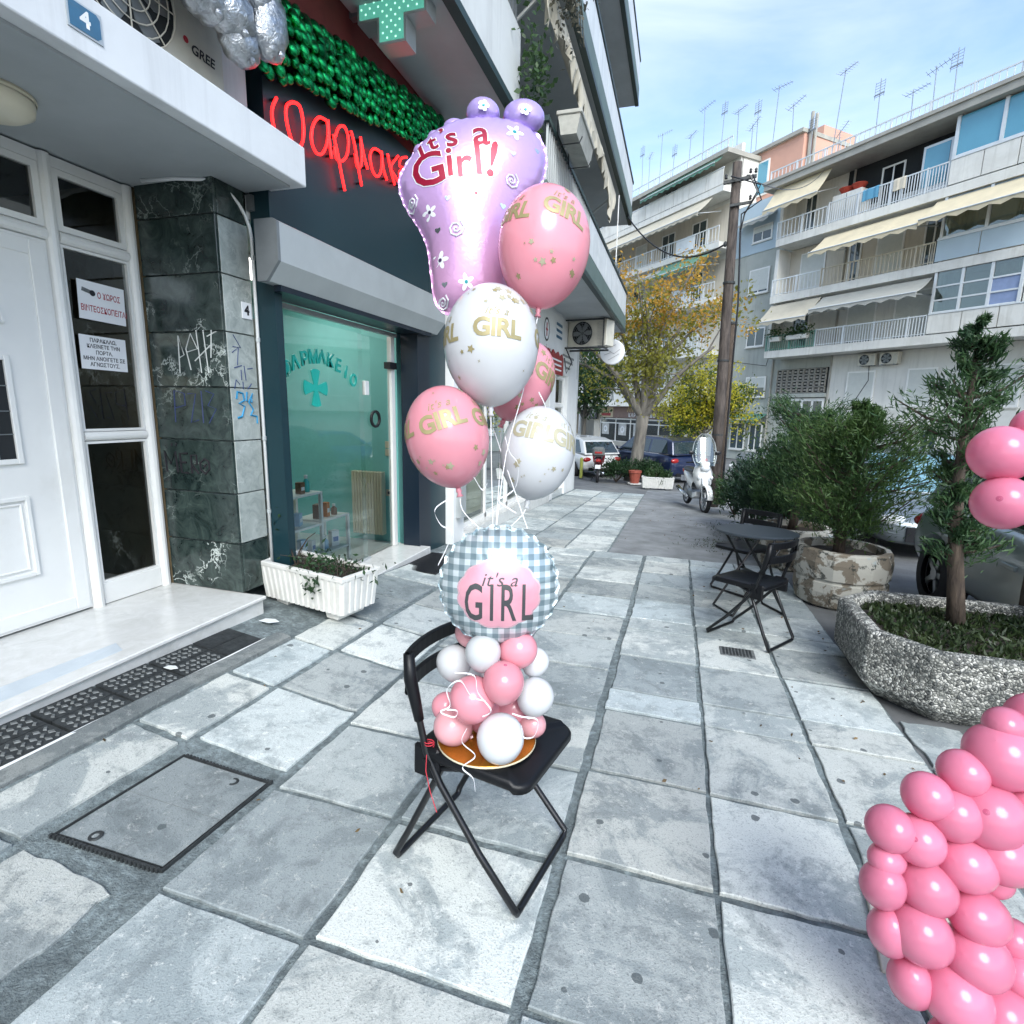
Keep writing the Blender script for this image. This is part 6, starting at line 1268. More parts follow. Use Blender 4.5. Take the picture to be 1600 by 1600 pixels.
# wooden utility pole, its shorter companion and the cables
px_, py_ = .86, 13.0; pg = G(px_, py_)
up = thing('utility_pole', 'tall weathered wooden utility pole with wires at its head', 'pole', (px_, py_, pg))
MB().tube([(0, 0, -.2), (-.03, 0, 2.2), (-.08, 0, 4.8), (-.12, 0, 7.15)], [.128, .118, .104, .09], 14).build('shaft', 'pole_wood', up, smooth=True)
MB().bar((-.36, -.1, 6.75), (.26, -.05, 6.85), .06).build('cross_arm', 'iron', up); MB().bar((-.2, -.12, 6.3), (.22, -.1, 6.35), .05).build('cross_arm', 'iron', up)
for x, z in ((-.32, 6.83), (.14, 6.9), (.24, 6.9), (.18, 6.4)): MB().lathe([(.02, 0), (.032, .02), (.02, .04), (.032, .06), (.012, .09)], 10, (x, -.08, z)).build('insulator', 'black_plastic', up, smooth=True)
mb = MB()
for k in range(3): rg = random.Random(k); mb.tube([(rg.uniform(-.3, .2), -.15, 6.85), (rg.uniform(.0, .4), -.25, 6.5+rg.uniform(-.2, .2)), (rg.uniform(.0, .35), -.2, 6.1), (.05, -.16, 5.8)], .014, 5)
mb.build('loose_wires', 'black_plastic', up); MB().tube([(.05, -.02, 5.9), (.14, -.05, 4.4), (.15, 0, 2.6), (.18, 0, .2)], .022, 6).build('down_cable', 'black_plastic', up)
for z in (1.6, 3.2, 4.8): MB().lathe([(.124, 0), (.124, .04)], 14, (-.016*z, 0, z), cap=False).build('band', 'iron', up)
p2 = thing('support_pole', 'shorter dark pole standing right behind the wooden utility pole', 'pole', (px_+.16, py_+.6, pg)); MB().tube([(0, 0, -.2), (-.02, 0, 2.0), (-.04, 0, 4.1)], [.10, .095, .085], 10).build('shaft', 'bark_brown', p2, smooth=True); MB().lathe([(.10, 0), (.10, .05)], 10, (-.04, 0, 4.06)).build('cap', 'iron', p2)
def cable(label, a, b, sag, r=.018):
    a, b = Vector(a), Vector(b); t_ = thing('overhead_cable', label, 'cable', tuple((a+b)/2)); MB().tube([tuple(a.lerp(b, f)-Vector((0, 0, sag*4*f*(1-f)))) for f in np.linspace(0, 1, 14)], r, 5).build('wire', 'black_plastic', t_, world=True); MB().ell(tuple(a), ((.04, 0, 0), (0, .04, 0), (0, 0, .06)), 8, 6).build('clamp', 'iron', t_, world=True)
cable('black overhead cable sagging from the wooden pole to the near building', (px_-.22, py_, pg+5.6), (-1.62, 14.6, 6.25), .55)
cable('thin wire running from the pole head to the right block', (px_+.1, py_, pg+6.85), tuple(frame_of(BB) @ Vector((2.0, 0, 13.0+OFF))), .5, .012)
# ================================================================ vehicles
mat('tyre', (.018, .018, .02), .8, var=.1, bmp=.1); mat('rim_metal', (.45, .47, .48), .3, .8, var=.05, bmp=0); mat('car_glass', (.02, .035, .04), .05, var=.1, bmp=0, spec=.9); mat('car_glass_pale', (.16, .30, .36), .06, var=.1, scale=2, bmp=0, spec=.9)
mat('lamp_red', (.35, .015, .015), .2, var=.05, bmp=0, coat=.5); mat('lamp_clear', (.6, .63, .65), .1, var=.05, bmp=0, coat=.5); mat('chrome', (.6, .62, .63), .15, 1, var=0, bmp=0)
def paint(name, c, metal=.25): return mat(name, c, .32, metal, var=.04, scale=2, bmp=0, coat=.8, dirt=.15, dirtcol=(.2, .2, .19), dscale=3)
paint('paint_silver', (.30, .345, .35), .4); paint('paint_grey', (.17, .20, .22), .5); paint('paint_blue', (.015, .06, .28)); paint('paint_navy', (.008, .018, .06)); paint('paint_white', (.72, .73, .73), 0); paint('paint_skyblue', (.12, .36, .55)); paint('paint_black', (.012, .013, .015))
SHAPES = {  # stations along the length (front +x): f, belt height, half-width factor ; greenhouse points f,z
 'hatch': dict(belt=[(-.5, .62, .86), (-.47, .86, .93), (-.40, .93, .98), (-.2, .95, 1), (.1, .93, 1), (.24, .90, .99), (.36, .82, .97), (.45, .72, .90), (.5, .58, .80)], cab=[(-.485, .88), (-.40, 1.36), (-.30, 1.46), (-.02, 1.49), (.08, 1.44), (.27, .90)]),
 'sedan': dict(belt=[(-.5, .66, .82), (-.47, .88, .90), (-.36, .93, .97), (-.15, .93, 1), (.1, .91, 1), (.22, .89, .99), (.36, .80, .97), (.46, .68, .90), (.5, .56, .80)], cab=[(-.36, .92), (-.22, 1.34), (-.12, 1.42), (.0, 1.42), (.06, 1.38), (.25, .89)]),
 'suv': dict(belt=[(-.5, .72, .86), (-.47, 1.0, .94), (-.40, 1.06, .98), (-.2, 1.07, 1), (.1, 1.05, 1), (.24, 1.02, .99), (.36, .95, .97), (.45, .84, .90), (.5, .66, .80)], cab=[(-.48, 1.02), (-.43, 1.50), (-.33, 1.60), (-.04, 1.62), (.08, 1.56), (.25, 1.02)])}
def car(label, loc, rz, shape, pm, L=4.1, W_=1.74, glassm='car_glass', plate=True, group='parked cars'):
    S = SHAPES[shape]; hw = W_/2; t_ = thing('parked_car', label, 'car', loc, rz, group); wr = .31 if shape != 'suv' else .345
    V = []; n = 0; st_ = S['belt']
    for f, zb, wf in st_:
        w_ = hw*wf; x = f*L; z0 = .24 if abs(f) < .45 else .30
        half = [(0, z0), (w_*.55, z0), (w_*.92, z0+.02), (w_*.985, z0+.14), (w_, z0+(zb-z0)*.45), (w_*.985, zb-.14), (w_*.94, zb-.03), (w_*.80, zb), (w_*.4, zb+.02), (0, zb+.025)]
        ring = [(x, -y, z) for y, z in half] + [(x, y, z) for y, z in half[-2:0:-1]]; n = len(ring); V += ring
    F = [(i*n+k, i*n+(k+1) % n, (i+1)*n+(k+1) % n, (i+1)*n+k) for i in range(len(st_)-1) for k in range(n)] + [tuple(range(n)), tuple((len(st_)-1)*n+k for k in range(n))[::-1]]
    mb = MB(); mb.add(V, F); bo = mb.build('body', pm, t_, smooth=True); ss = bo.modifiers.new('s', 'SUBSURF'); ss.levels = ss.render_levels = 2
    cut = MB(); wx = (-.315*L, .31*L)
    for x in wx:
        for s_ in (-1, 1):
            cut.T = Matrix.Translation((x, s_*(hw-.10), wr)) @ Matrix.Rotation(R(90), 4, 'X'); cut.lathe([(.001, -.22), (wr*1.2, -.22), (wr*1.2, .22), (.001, .22)], 22, cap=False)
    co = cut.build('cutter', 'tyre'); co.matrix_world = frame_of(t_); bl = bo.modifiers.new('b', 'BOOLEAN'); bl.object = co; bl.operation = 'DIFFERENCE'; bl.solver = 'EXACT'
    dg = bpy.context.evaluated_depsgraph_get(); dg.update(); nm = bpy.data.meshes.new_from_object(bo.evaluated_get(dg)); bo.modifiers.clear(); bo.data = nm; nm.materials.clear(); nm.materials.append(MATS[pm]); nm.polygons.foreach_set('use_smooth', [True]*len(nm.polygons)); bpy.data.objects.remove(co)
    # greenhouse: roof shell with pillars, panes set 5 mm proud
    C_ = S['cab']; wb, wt = hw*.88, hw*.70; zb0 = min(z for f, z in C_); zt = max(z for f, z in C_)
    wz = lambda z: wb+(wt-wb)*((z-zb0)/(zt-zb0))
    V = [(f*L, s_*wz(z)*(1-.0), z) for s_ in (-1, 1) for f, z in C_]; k = len(C_); F = [tuple(range(k)), tuple(range(k, 2*k))[::-1]] + [(i, k+i, k+(i+1) % k, (i+1) % k) for i in range(k)]
    mb = MB(); mb.add(V, F); mb.build('roof', pm, t_, bevel=.05)
    def pane(nm_, P): 
        c_ = Vector((0, 0, 0)); Q = [Vector(p) for p in P]; nr = (Q[1]-Q[0]).cross(Q[2]-Q[0]).normalized(); ctr = sum(Q, Vector())/len(Q)
        if nr.dot(ctr-Vector((0, 0, zb0+.1))) < 0: nr = -nr
        k = len(Q); Q = [q+nr*.007 for q in Q]; mb = MB(); mb.add([tuple(q) for q in Q]+[tuple(q-nr*.004) for q in Q], [tuple(range(k)), tuple(range(k, 2*k))[::-1]]+[(i, (i+1) % k, k+(i+1) % k, k+i) for i in range(k)]); return mb.build(nm_, glassm, t_)
    def pt(f, z, s_): return (f*L, s_*wz(z), z)
    (fr0, zr0), (fr1, zr1), (fr2, zr2) = C_[0], C_[1], C_[2]; (fw0, zw0), (fw1, zw1) = C_[-2], C_[-1]
    lerp = lambda a, b, t: a+(b-a)*t
    pane('rear_window', [pt(lerp(fr0, fr1, .12), lerp(zr0, zr1, .12), -.9), pt(lerp(fr0, fr1, .12), lerp(zr0, zr1, .12), .9), pt(lerp(fr0, fr1, .93), lerp(zr0, zr1, .93), .88), pt(lerp(fr0, fr1, .93), lerp(zr0, zr1, .93), -.88)])
    pane('windscreen', [pt(lerp(fw1, fw0, .05), lerp(zw1, zw0, .05), .92), pt(lerp(fw1, fw0, .05), lerp(zw1, zw0, .05), -.92), pt(lerp(fw1, fw0, .95), lerp(zw1, zw0, .95), -.9), pt(lerp(fw1, fw0, .95), lerp(zw1, zw0, .95), .9)])
    for s_ in (-1, 1):
        zl, zh = zb0+.06, zt-.10
        def side(f): return f
        fb = lambda z: lerp(fr0, fr1, (z-zr0)/(zr1-zr0)); ff = lambda z: lerp(fw1, fw0, (z-zw1)/(zw0-zw1))
        m1, m2 = -.19 if shape != 'sedan' else -.15, .035
        segs = [(fb(zl)+.055, fb(zh)+.06, m1-.012, m1-.012), (m1+.012, m1+.012, m2-.01, m2-.01), (m2+.01, m2+.01, ff(zl)-.05, ff(zh)-.045)]
        for a0, a1, b0, b1 in segs: pane('side_window', [pt(a0, zl, s_), pt(b0, zl, s_), pt(b1, zh, s_), pt(a1, zh, s_)])
        MB().bar(pt(fb(zl)+.04, zl-.035, s_*1.01), pt(ff(zl)-.02, zl-.035, s_*1.01), .012, .025).build('window_trim', 'chrome', t_)
        for f in (m1-.10+.04, m2-.10+.04): MB().cb(f*L-.09, f*L+.09, s_*hw*1.0-.014, s_*hw*1.0+.016, zb0-.20, zb0-.165, .006).build('door_handle', pm, t_)
        mi = MB().ell((.205*L, s_*(hw+.10), zb0+.08), ((.06, 0, 0), (0, .11, 0), (0, 0, .075)), 12, 8).build('wing_mirror', pm, t_, smooth=True); MB().bar((.21*L, s_*hw*.9, zb0+.02), (.205*L, s_*(hw+.06), zb0+.05), .04).build('stalk', 'black_plastic', mi)
        zt_ = zb0-.18
        MB().ell((-.478*L, s_*hw*.74, zt_), ((.07, 0, 0), (.0, .17, 0), (0, 0, .09)), 12, 8).build('tail_light', 'lamp_red', t_, smooth=True)
        MB().ell((.462*L, s_*hw*.70, .62), ((.09, 0, 0), (0, .18, 0), (0, 0, .08)), 12, 8).build('headlight', 'lamp_clear', t_, smooth=True)
        for x in wx:
            w_ = MB(); w_.T = Matrix.Translation((x, s_*(hw-.11), wr)) @ Matrix.Rotation(R(90), 4, 'X'); w_.lathe([(wr*.62, -.10), (wr*.93, -.10), (wr, -.07), (wr, .07), (wr*.93, .10), (wr*.62, .10)], 24, cap=False); wo = w_.build('wheel', 'tyre', t_, smooth=True)
            w_ = MB(); w_.T = Matrix.Translation((x, s_*(hw-.055), wr)) @ Matrix.Rotation(R(90), 4, 'X'); w_.lathe([(wr*.66, 0), (wr*.60, .0)], 24, cap=False); w_.lathe([(.06, -.02), (.06, .02)], 10)
            for j in range(5): a = j*2*math.pi/5; w_.bar((.04*math.cos(a), .04*math.sin(a), 0), (wr*.63*math.cos(a), wr*.63*math.sin(a), 0), .05, .02)
            w_.build('rim', 'rim_metal', wo)
            w_ = MB(); w_.T = Matrix.Translation((x, s_*(hw-.13), wr)) @ Matrix.Rotation(R(90), 4, 'X'); w_.lathe([(.001, 0), (wr*.64, 0)], 20, cap=False); w_.build('brake_disc', 'iron', wo)
    if plate:
        MB().cb(-.503*L-.012, -.503*L, -.26, .26, .50, .61, .003).build('licence_plate', 'paper', t_); MB().cb(.502*L, .502*L+.012, -.26, .26, .38, .49, .003).build('licence_plate', 'paper', t_)
    MB().box(.485*L, .497*L, -hw*.55, hw*.55, .36, .56).build('grille', 'black_plastic', t_); MB().box(-.495*L, -.488*L, -hw*.7, hw*.7, .30, .42).build('bumper_insert', 'black_plastic', t_)
    return t_
XR = math.atan2(math.cos(R(42.5)), -math.sin(R(42.5)))     # heading along the cross street, away to the left
car('silver grey car parked beside the stone planter, partly out of frame', (3.17, 4.45, G(3.17, 4.45)-.035), R(-90), 'hatch', 'paint_silver', L=4.0)
car('grey car facing the camera with pale blue windscreen behind the juniper', (3.45, 10.2, G(3.45, 10.2)-.035), R(-90), 'hatch', 'paint_grey', L=4.1, glassm='car_glass_pale')
car('bright blue sedan parked beyond the grey car below the white wall', (6.2, 17.6, G(6.2, 17.6)-.035), XR+R(-12), 'sedan', 'paint_blue', L=4.4)
car('dark navy crossover parked behind the far ribbed planter', (-.95, 21.2, G(-.95, 21.2)-.035), XR, 'suv', 'paint_navy', L=4.3, W_=1.8)
car('white hatchback seen from behind at the corner left of the autumn tree', (-3.95, 21.3, G(-3.95, 21.3)-.035), XR, 'hatch', 'paint_white', L=4.2, W_=1.78)
car('light blue car with pale roof behind the navy crossover', (-.9, 25.6, G(-.9, 25.6)-.035), XR, 'sedan', 'paint_skyblue', L=4.3, glassm='car_glass_pale')
car('black car almost hidden behind the white hatchback', (-5.6, 27.0, G(-5.6, 27)-.035), XR, 'hatch', 'paint_black', L=4.0)
car('white car mostly hidden behind the bushes right of the wooden pole', (3.6, 19.5, G(3.6, 19.5)-.035), XR, 'hatch', 'paint_white', L=4.0)
# step-through scooter
paint('scooter_white', (.70, .71, .70), 0); paint('scooter_red', (.20, .02, .03), 0)
glass('screen_glass', (.84, .88, .88), .05, k=.8)
def scooter(label, loc, rz, pm, screen=True, box_=False, group='parked scooters'):
    t_ = thing('scooter', label, 'scooter', loc, rz, group)
    for x, n_ in ((.62, 'f'), (-.62, 'r')):
        w_ = MB(); w_.T = Matrix.Translation((x, 0, .28)) @ Matrix.Rotation(R(90), 4, 'X'); w_.lathe([(.215, -.035), (.25, -.045), (.28, -.02), (.28, .02), (.25, .045), (.215, .035)], 28, cap=False); wo = w_.build('wheel', 'tyre', t_, smooth=True)
        w_ = MB(); w_.T = Matrix.Translation((x, 0, .28)) @ Matrix.Rotation(R(90), 4, 'X'); w_.lathe([(.22, -.03), (.205, 0), (.22, .03)], 28, cap=False); w_.lathe([(.045, -.06), (.045, .06)], 12)
        for j in range(6): a = j*math.pi/3; w_.bar((.03*math.cos(a), .03*math.sin(a), 0), (.21*math.cos(a), .21*math.sin(a), 0), .028, .02)
        w_.build('rim', 'rim_metal', wo)
    mb = MB(); [mb.tube([(.64, s_*.075, .28), (.48, s_*.07, .72)], .022, 8) for s_ in (-1, 1)]; mb.build('fork', 'chrome', t_)
    mb = MB(); P = [(.62+.32*math.cos(a), .28+.32*math.sin(a)) for a in np.linspace(.15, 2.4, 10)]; Q = [(.62+.29*math.cos(a), .28+.29*math.sin(a)) for a in np.linspace(2.4, .15, 10)]; mb.prism(P+Q, -.06, .06, 'y'); mb.build('front_mudguard', pm, t_, bevel=.01)
    ls = MB(); 
    sec = [(.50, .50, .10), (.47, .62, .17), (.40, .82, .20), (.36, .95, .15), (.42, 1.02, .08)]; V = []
    for x, z, w_ in sec: V += [(x-.10, -w_, z), (x+.03, -w_*.6, z), (x+.07, 0, z), (x+.03, w_*.6, z), (x-.10, w_, z)]
    ls.add(V, [(i*5+k, i*5+k+1, (i+1)*5+k+1, (i+1)*5+k) for i in range(4) for k in range(4)]); lo = ls.build('leg_shield', pm, t_, smooth=True); so_ = lo.modifiers.new('s', 'SOLIDIFY'); so_.thickness = .02
    MB().ell((.46, 0, .93), ((.07, 0, 0), (0, .10, 0), (0, 0, .075)), 14, 10).build('headlight', 'lamp_clear', t_, smooth=True)
    for s_ in (-1, 1): MB().ell((.48, s_*.13, .74), ((.04, 0, 0), (0, .04, 0), (0, 0, .05)), 10, 8).build('indicator', 'lamp_clear', t_, smooth=True)
    MB().cb(.30, .46, -.10, .10, .96, 1.07, .03).build('instrument_cowl', pm, t_)
    hb = MB().tube([(.22, -.34, 1.03), (.34, -.2, 1.05), (.36, 0, 1.04), (.34, .2, 1.05), (.22, .34, 1.03)], .015, 8).build('handlebar', 'black_plastic', t_)
    for s_ in (-1, 1):
        MB().tube([(.32, s_*.25, 1.05), (.33, s_*.27, 1.2)], .007, 6).build('mirror_stem', 'black_plastic', hb); MB().ell((.33, s_*.28, 1.25), ((.015, 0, 0), (0, .06, 0), (0, 0, .045)), 12, 8).build('mirror', 'black_plastic', hb, smooth=True)
    mb = MB(); V = []; 
    for x, z, w_ in ((-.05, .38, .10), (.15, .36, .14), (.33, .42, .12)): V += [(x, -w_, z), (x, w_, z), (x, w_, z-.10), (x, -w_, z-.10)]
    mb.add(V, [(i*4+k, i*4+(k+1) % 4, (i+1)*4+(k+1) % 4, (i+1)*4+k) for i in range(2) for k in range(4)]+[(0, 1, 2, 3), (11, 10, 9, 8)]); mb.build('floorboard', pm, t_)
    mb = MB(); sec = [(-.85, .78, .06, .05), (-.62, .72, .13, .12), (-.30, .62, .15, .18), (-.05, .48, .11, .14)]; V = []
    for x, z, w_, h_ in sec: V += [(x, w_*math.cos(a), z+h_*math.sin(a)) for a in np.linspace(0, 2*math.pi, 13)[:-1]]
    mb.add(V, [(i*12+k, i*12+(k+1) % 12, (i+1)*12+(k+1) % 12, (i+1)*12+k) for i in range(3) for k in range(12)]+[tuple(range(12))]); mb.build('tail_body', pm, t_, smooth=True)
    MB().cb(-.72, .0, -.13, .13, .76, .86, .04).build('seat', 'black_plastic', t_); MB().cb(-.92, -.84, -.08, .08, .72, .80, .015).build('tail_light', 'lamp_red', t_); MB().cb(-.93, -.915, -.09, .09, .50, .63, .003).build('licence_plate', 'paper', t_)
    MB().cb(-.35, .05, -.12, .12, .22, .42, .04).build('engine', 'grey_metal', t_); MB().tube([(-.1, -.15, .25), (-.5, -.17, .3), (-.85, -.17, .36)], [.03, .05, .055], 10).build('exhaust', 'chrome', t_, smooth=True)
    MB().tube([(-.1, .1, .25), (-.14, .22, .02)], .012, 6).build('kickstand', 'iron', t_)
    if screen:
        V = []; 
        for k, f in enumerate(np.linspace(0, 1, 8)): w_ = (.19, .23, .25, .25, .24, .22, .17, .08)[k]; V += [(.45-.20*f-.06*(abs(y)/.25)**2, y, .98+.66*f) for y in np.linspace(-w_, w_, 7)]
        mb = MB(); mb.add(V, [(i*7+k, i*7+k+1, (i+1)*7+k+1, (i+1)*7+k) for i in range(7) for k in range(6)]); so_ = mb.build('windscreen', 'screen_glass', t_, smooth=True); s_ = so_.modifiers.new('s', 'SOLIDIFY'); s_.thickness = .004
        mb = MB(); idx = [k for k in range(7)]; edge = [V[i*7] for i in range(8)]+[V[49+k] for k in range(7)]+[V[i*7+6] for i in range(7, -1, -1)]; mb.tube(edge, .006, 5); mb.build('screen_edge', 'aluminium', so_)
    if box_: MB().cb(-.95, -.60, -.20, .20, .90, 1.20, .06).build('top_box', 'iron_pale', t_); MB().cb(-.965, -.945, -.12, .12, 1.0, 1.06, .006).build('reflector', 'lamp_red', t_)
    return t_
scooter('white step through scooter with tall clear windscreen parked on the asphalt', (.47, 12.45, G(.47, 12.45)-.016), math.atan2(-1, .28), 'scooter_white')
scooter('dark red scooter with grey top box seen from behind at the corner', (-2.55, 18.5, G(-2.55, 18.5)-.03), R(97), 'scooter_red', screen=False, box_=True)
# rubbish bin behind the pole
bn = thing('dumpster', 'dull green street dumpster behind the bushes right of the pole', 'dumpster', (2.35, 16.4, G(2.35, 16.4)-.03), R(20)); mat('bin_green', (.10, .14, .12), .6, var=.15, bmp=.1, dirt=.4, dirtcol=(.2, .2, .18), dscale=3)
MB().prism([(-.55, .2), (.55, .2), (.65, 1.05), (-.65, 1.05)], -.4, .4, 'y').build('tub', 'bin_green', bn, bevel=.03); MB().prism([(-.68, 1.05), (.68, 1.05), (.5, 1.22), (-.5, 1.22)], -.43, .43, 'y').build('lid', 'grey_metal', bn, bevel=.03)
for x in (-.45, .45):
    for y in (-.3, .3): MB().lathe([(.09, -.03), (.09, .03)], 12, (x, y, .1)).build('wheel', 'tyre', bn)
# ================================================================ folding chairs and table
mat('chair_plastic', (.004, .0045, .006), .42, spec=.3, var=.1, bmp=.12, bscale=420, bdist=.0006); mat('chair_tube', (.004, .0045, .006), .32, .0, var=.1, bmp=.03); mat('table_paint', (.035, .045, .055), .45, .2, var=.1, bmp=.05); mat('string_red', (.5, .03, .05), .6, var=0, bmp=0)
TILT = Matrix.Rotation(math.atan(-.0402), 4, 'X')
def curve_pts(P, k=5): return smooth_path([tuple(p) for p in P], k)
def folding_chair(label, x, y, rz, mp='chair_plastic', mt='chair_tube', group='black folding chairs', string=False):
    t_ = thing('folding_chair', label, 'chair', mtx=Matrix.Translation((x, y, G(x, y)+.001)) @ TILT @ Matrix.Rotation(rz, 4, 'Z'), group=group); r = .0115; hw = .20
    def loop(side_pts, foot_x):           # U-shaped tube: leg, floor bar, leg
        a = [(px, -hw*wf, pz) for px, wf, pz in side_pts]; b = [(px, hw*wf, pz) for px, wf, pz in side_pts[::-1]]
        c = [(foot_x, -hw+.0, .03), (foot_x, -hw+.012, .0125), (foot_x, -hw+.035, r)]; d = [(foot_x, hw-.035, r), (foot_x, hw-.012, .0125), (foot_x, hw, .03)]
        return a+c+d+b
    MB().tube(loop([(-.175, 1, .72), (-.155, 1, .62), (-.11, 1, .455), (-.05, 1, .355), (.10, 1, .17)], .235), r, 10).build('front_frame', mt, t_, smooth=True)
    MB().tube(loop([(.05, .9, .435), (-.06, .9, .40), (-.13, .93, .25), (-.19, .97, .12)], -.235), r, 10).build('rear_frame', mt, t_, smooth=True)
    for s_ in (-1, 1): MB().tube([(-.10, s_*hw*.86, .418), (-.10, s_*hw*1.07, .418)], .018, 12).build('hinge', mp, t_)
    for s_ in (-1, 1): MB().cb(-.16, -.06, s_*hw*.965-.011, s_*hw*.965+.011, .36, .47, .008).build('bracket', mp, t_)
    # seat: rounded pad, slightly dished, front edge rolled down
    out = []; a_, b_, rc = .20, .205, .055
    for cx, cy, a0 in ((a_-rc+.02, b_-rc, 0), (-a_+rc, b_-rc, 90), (-a_+rc, -b_+rc, 180), (a_-rc+.02, -b_+rc, 270)):
        for q in range(7): an = R(a0+q*15); out.append((cx+rc*math.cos(an), cy+rc*math.sin(an)))
    n = len(out); V = []; lev = [(.97, .424), (1.0, .432), (1.0, .450), (.985, .458), (.94, .461), (.5, .455), (.02, .453)]
    for s_, z in lev: V += [(.035+px*s_, py*s_, z-(.012 if px*s_ > .17 and z > .43 else 0)) for px, py in out]
    F = [(i*n+k, i*n+(k+1) % n, (i+1)*n+(k+1) % n, (i+1)*n+k) for i in range(len(lev)-1) for k in range(n)]+[tuple(range(n))[::-1], tuple((len(lev)-1)*n+k for k in range(n))]
    mb = MB(); mb.add(V, F); mb.build('seat', mp, t_, smooth=True)
    # backrest: curved band with a long slot, sides sleeving the tubes
    bk = MB(); cx = lambda y: -.188-.045*(1-(y/.215)**2); th = .018
    def band(z0, z1, y0, y1, m_=12):
        for i in range(m_):
            ya, yb = y0+(y1-y0)*i/m_, y0+(y1-y0)*(i+1)/m_
            bk.add([(cx(ya), ya, z0), (cx(yb), yb, z0), (cx(yb), yb, z1), (cx(ya), ya, z1), (cx(ya)+th, ya, z0), (cx(yb)+th, yb, z0), (cx(yb)+th, yb, z1), (cx(ya)+th, ya, z1)], [(0, 3, 2, 1), (4, 5, 6, 7), (0, 1, 5, 4), (3, 7, 6, 2)])
    band(.735, .785, -.212, .212); band(.635, .690, -.212, .212); band(.690, .735, -.212, -.165, 2); band(.690, .735, .165, .212, 2)
    bo = bk.build('backrest', mp, t_)
    bm = bmesh.new(); bm.from_mesh(bo.data); bmesh.ops.remove_doubles(bm, verts=bm.verts, dist=.0005); bmesh.ops.recalc_face_normals(bm, faces=bm.faces); bm.to_mesh(bo.data); bm.free()
    bv = bo.modifiers.new('b', 'BEVEL'); bv.width = .007; bv.segments = 3; bv.limit_method = 'ANGLE'
    for s_ in (-1, 1): MB().tube([(-.138, s_*hw*1.0, .555), (-.154, s_*hw, .615), (-.172, s_*hw*1.02, .69), (-.180, s_*hw*1.02, .775)], [.016, .019, .022, .018], 10).build('side_sleeve', mp, t_, smooth=True)
    if string:
        st_ = MB(); st_.tube([(-.10+.016*math.cos(a), -hw*.98+.015*math.sin(a), .475+.0006*k) for k, a in enumerate(np.linspace(0, 12.5, 30))], .0016, 5); st_.tube([(-.10, -hw*1.05, .45), (-.095, -hw*1.1, .40), (-.08, -hw*1.08, .33), (-.05, -hw*1.1, .27)], .0016, 5); st_.build('red_string', 'string_red', t_)
    return t_
folding_chair('black folding chair carrying the balloon column in the foreground', -.565, 1.595, math.atan2(-.192, .981), string=True)
folding_chair('dark folding chair in front of the small round table', .63, 4.24, math.atan2(.55, -.83))
folding_chair('dark folding chair half hidden behind the small round table', .73, 5.62, math.atan2(-.73, -.68))
tb = thing('folding_table', 'small round dark metal folding table beside the peeling planters', 'table', mtx=Matrix.Translation((.70, 4.93, G(.70, 4.93))) @ TILT @ Matrix.Rotation(R(25), 4, 'Z'))
MB().lathe([(.001, .695), (.325, .695), (.335, .700), (.337, .712), (.328, .718), (.001, .718)], 40).build('table_top', 'table_paint', tb)
for s_ in (-1, 1):
    MB().tube([(s_*.24, -.16, .011), (s_*.02, -.16, .36), (-s_*.20, -.16, .69), (-s_*.20, .16, .69), (s_*.02, .16, .36), (s_*.24, .16, .011), (s_*.24, -.16, .011)], .0105, 8).build('leg_frame', 'chair_tube', tb)
MB().tube([(0, -.17, .352), (0, .17, .352)], .012, 8).build('cross_bar', 'chair_tube', tb)

# ================================================================ balloons
def latex(name, c, trl=.22, rough=.17):
    m, t, b = _new(name); o = t.nodes['Material Output']; P = geo(t)
    cc = mixc(t, noise(t, 30, 2, .5, 0, P).outputs['Fac'], tuple(x*.96 for x in c), c); oi = t.nodes.new('ShaderNodeObjectInfo'); mr = t.nodes.new('ShaderNodeMapRange'); mr.inputs[3].default_value = .88; mr.inputs[4].default_value = 1.06; hs = t.nodes.new('ShaderNodeHueSaturation'); t.links.new(oi.outputs['Random'], mr.inputs[0]); t.links.new(mr.outputs[0], hs.inputs['Value']); t.links.new(cc, hs.inputs['Color']); cc = hs.outputs[0]
    t.links.new(cc, b.inputs['Base Color']); b.inputs['Roughness'].default_value = rough; b.inputs['Specular IOR Level'].default_value = .5; b.inputs['Coat Weight'].default_value = .25; b.inputs['Coat Roughness'].default_value = .08
    tl = t.nodes.new('ShaderNodeBsdfTranslucent'); t.links.new(cc, tl.inputs[0]); mi = t.nodes.new('ShaderNodeMixShader'); mi.inputs[0].default_value = trl
    t.links.new(b.outputs[0], mi.inputs[1]); t.links.new(tl.outputs[0], mi.inputs[2]); t.links.new(mi.outputs[0], o.inputs[0])
latex('latex_pink', (.85, .35, .42)); latex('latex_rose', (.83, .26, .40), .3, .2); latex('latex_white', (.74, .76, .78)); latex('latex_deep', (.60, .13, .24)); latex('latex_pale', (.90, .46, .50))
mat('gold_print', (.33, .28, .14), .45, .2, var=.12, scale=20, bmp=0); mat('gold_print_pale', (.42, .39, .27), .45, .15, var=.12, scale=20, bmp=0); mat('ribbon_white', (.80, .81, .83), .35, var=.02, bmp=0); mat('gold_card', (.62, .27, .035), .26, .8, var=.15, scale=6, bmp=.05)
CAMP = Vector((0, 0, 1.5))
def star_poly(r, k=.45, n=5, ph=math.pi/2): return [((r if i % 2 == 0 else r*k)*math.cos(ph+i*math.pi/n), (r if i % 2 == 0 else r*k)*math.sin(ph+i*math.pi/n)) for i in range(2*n)]
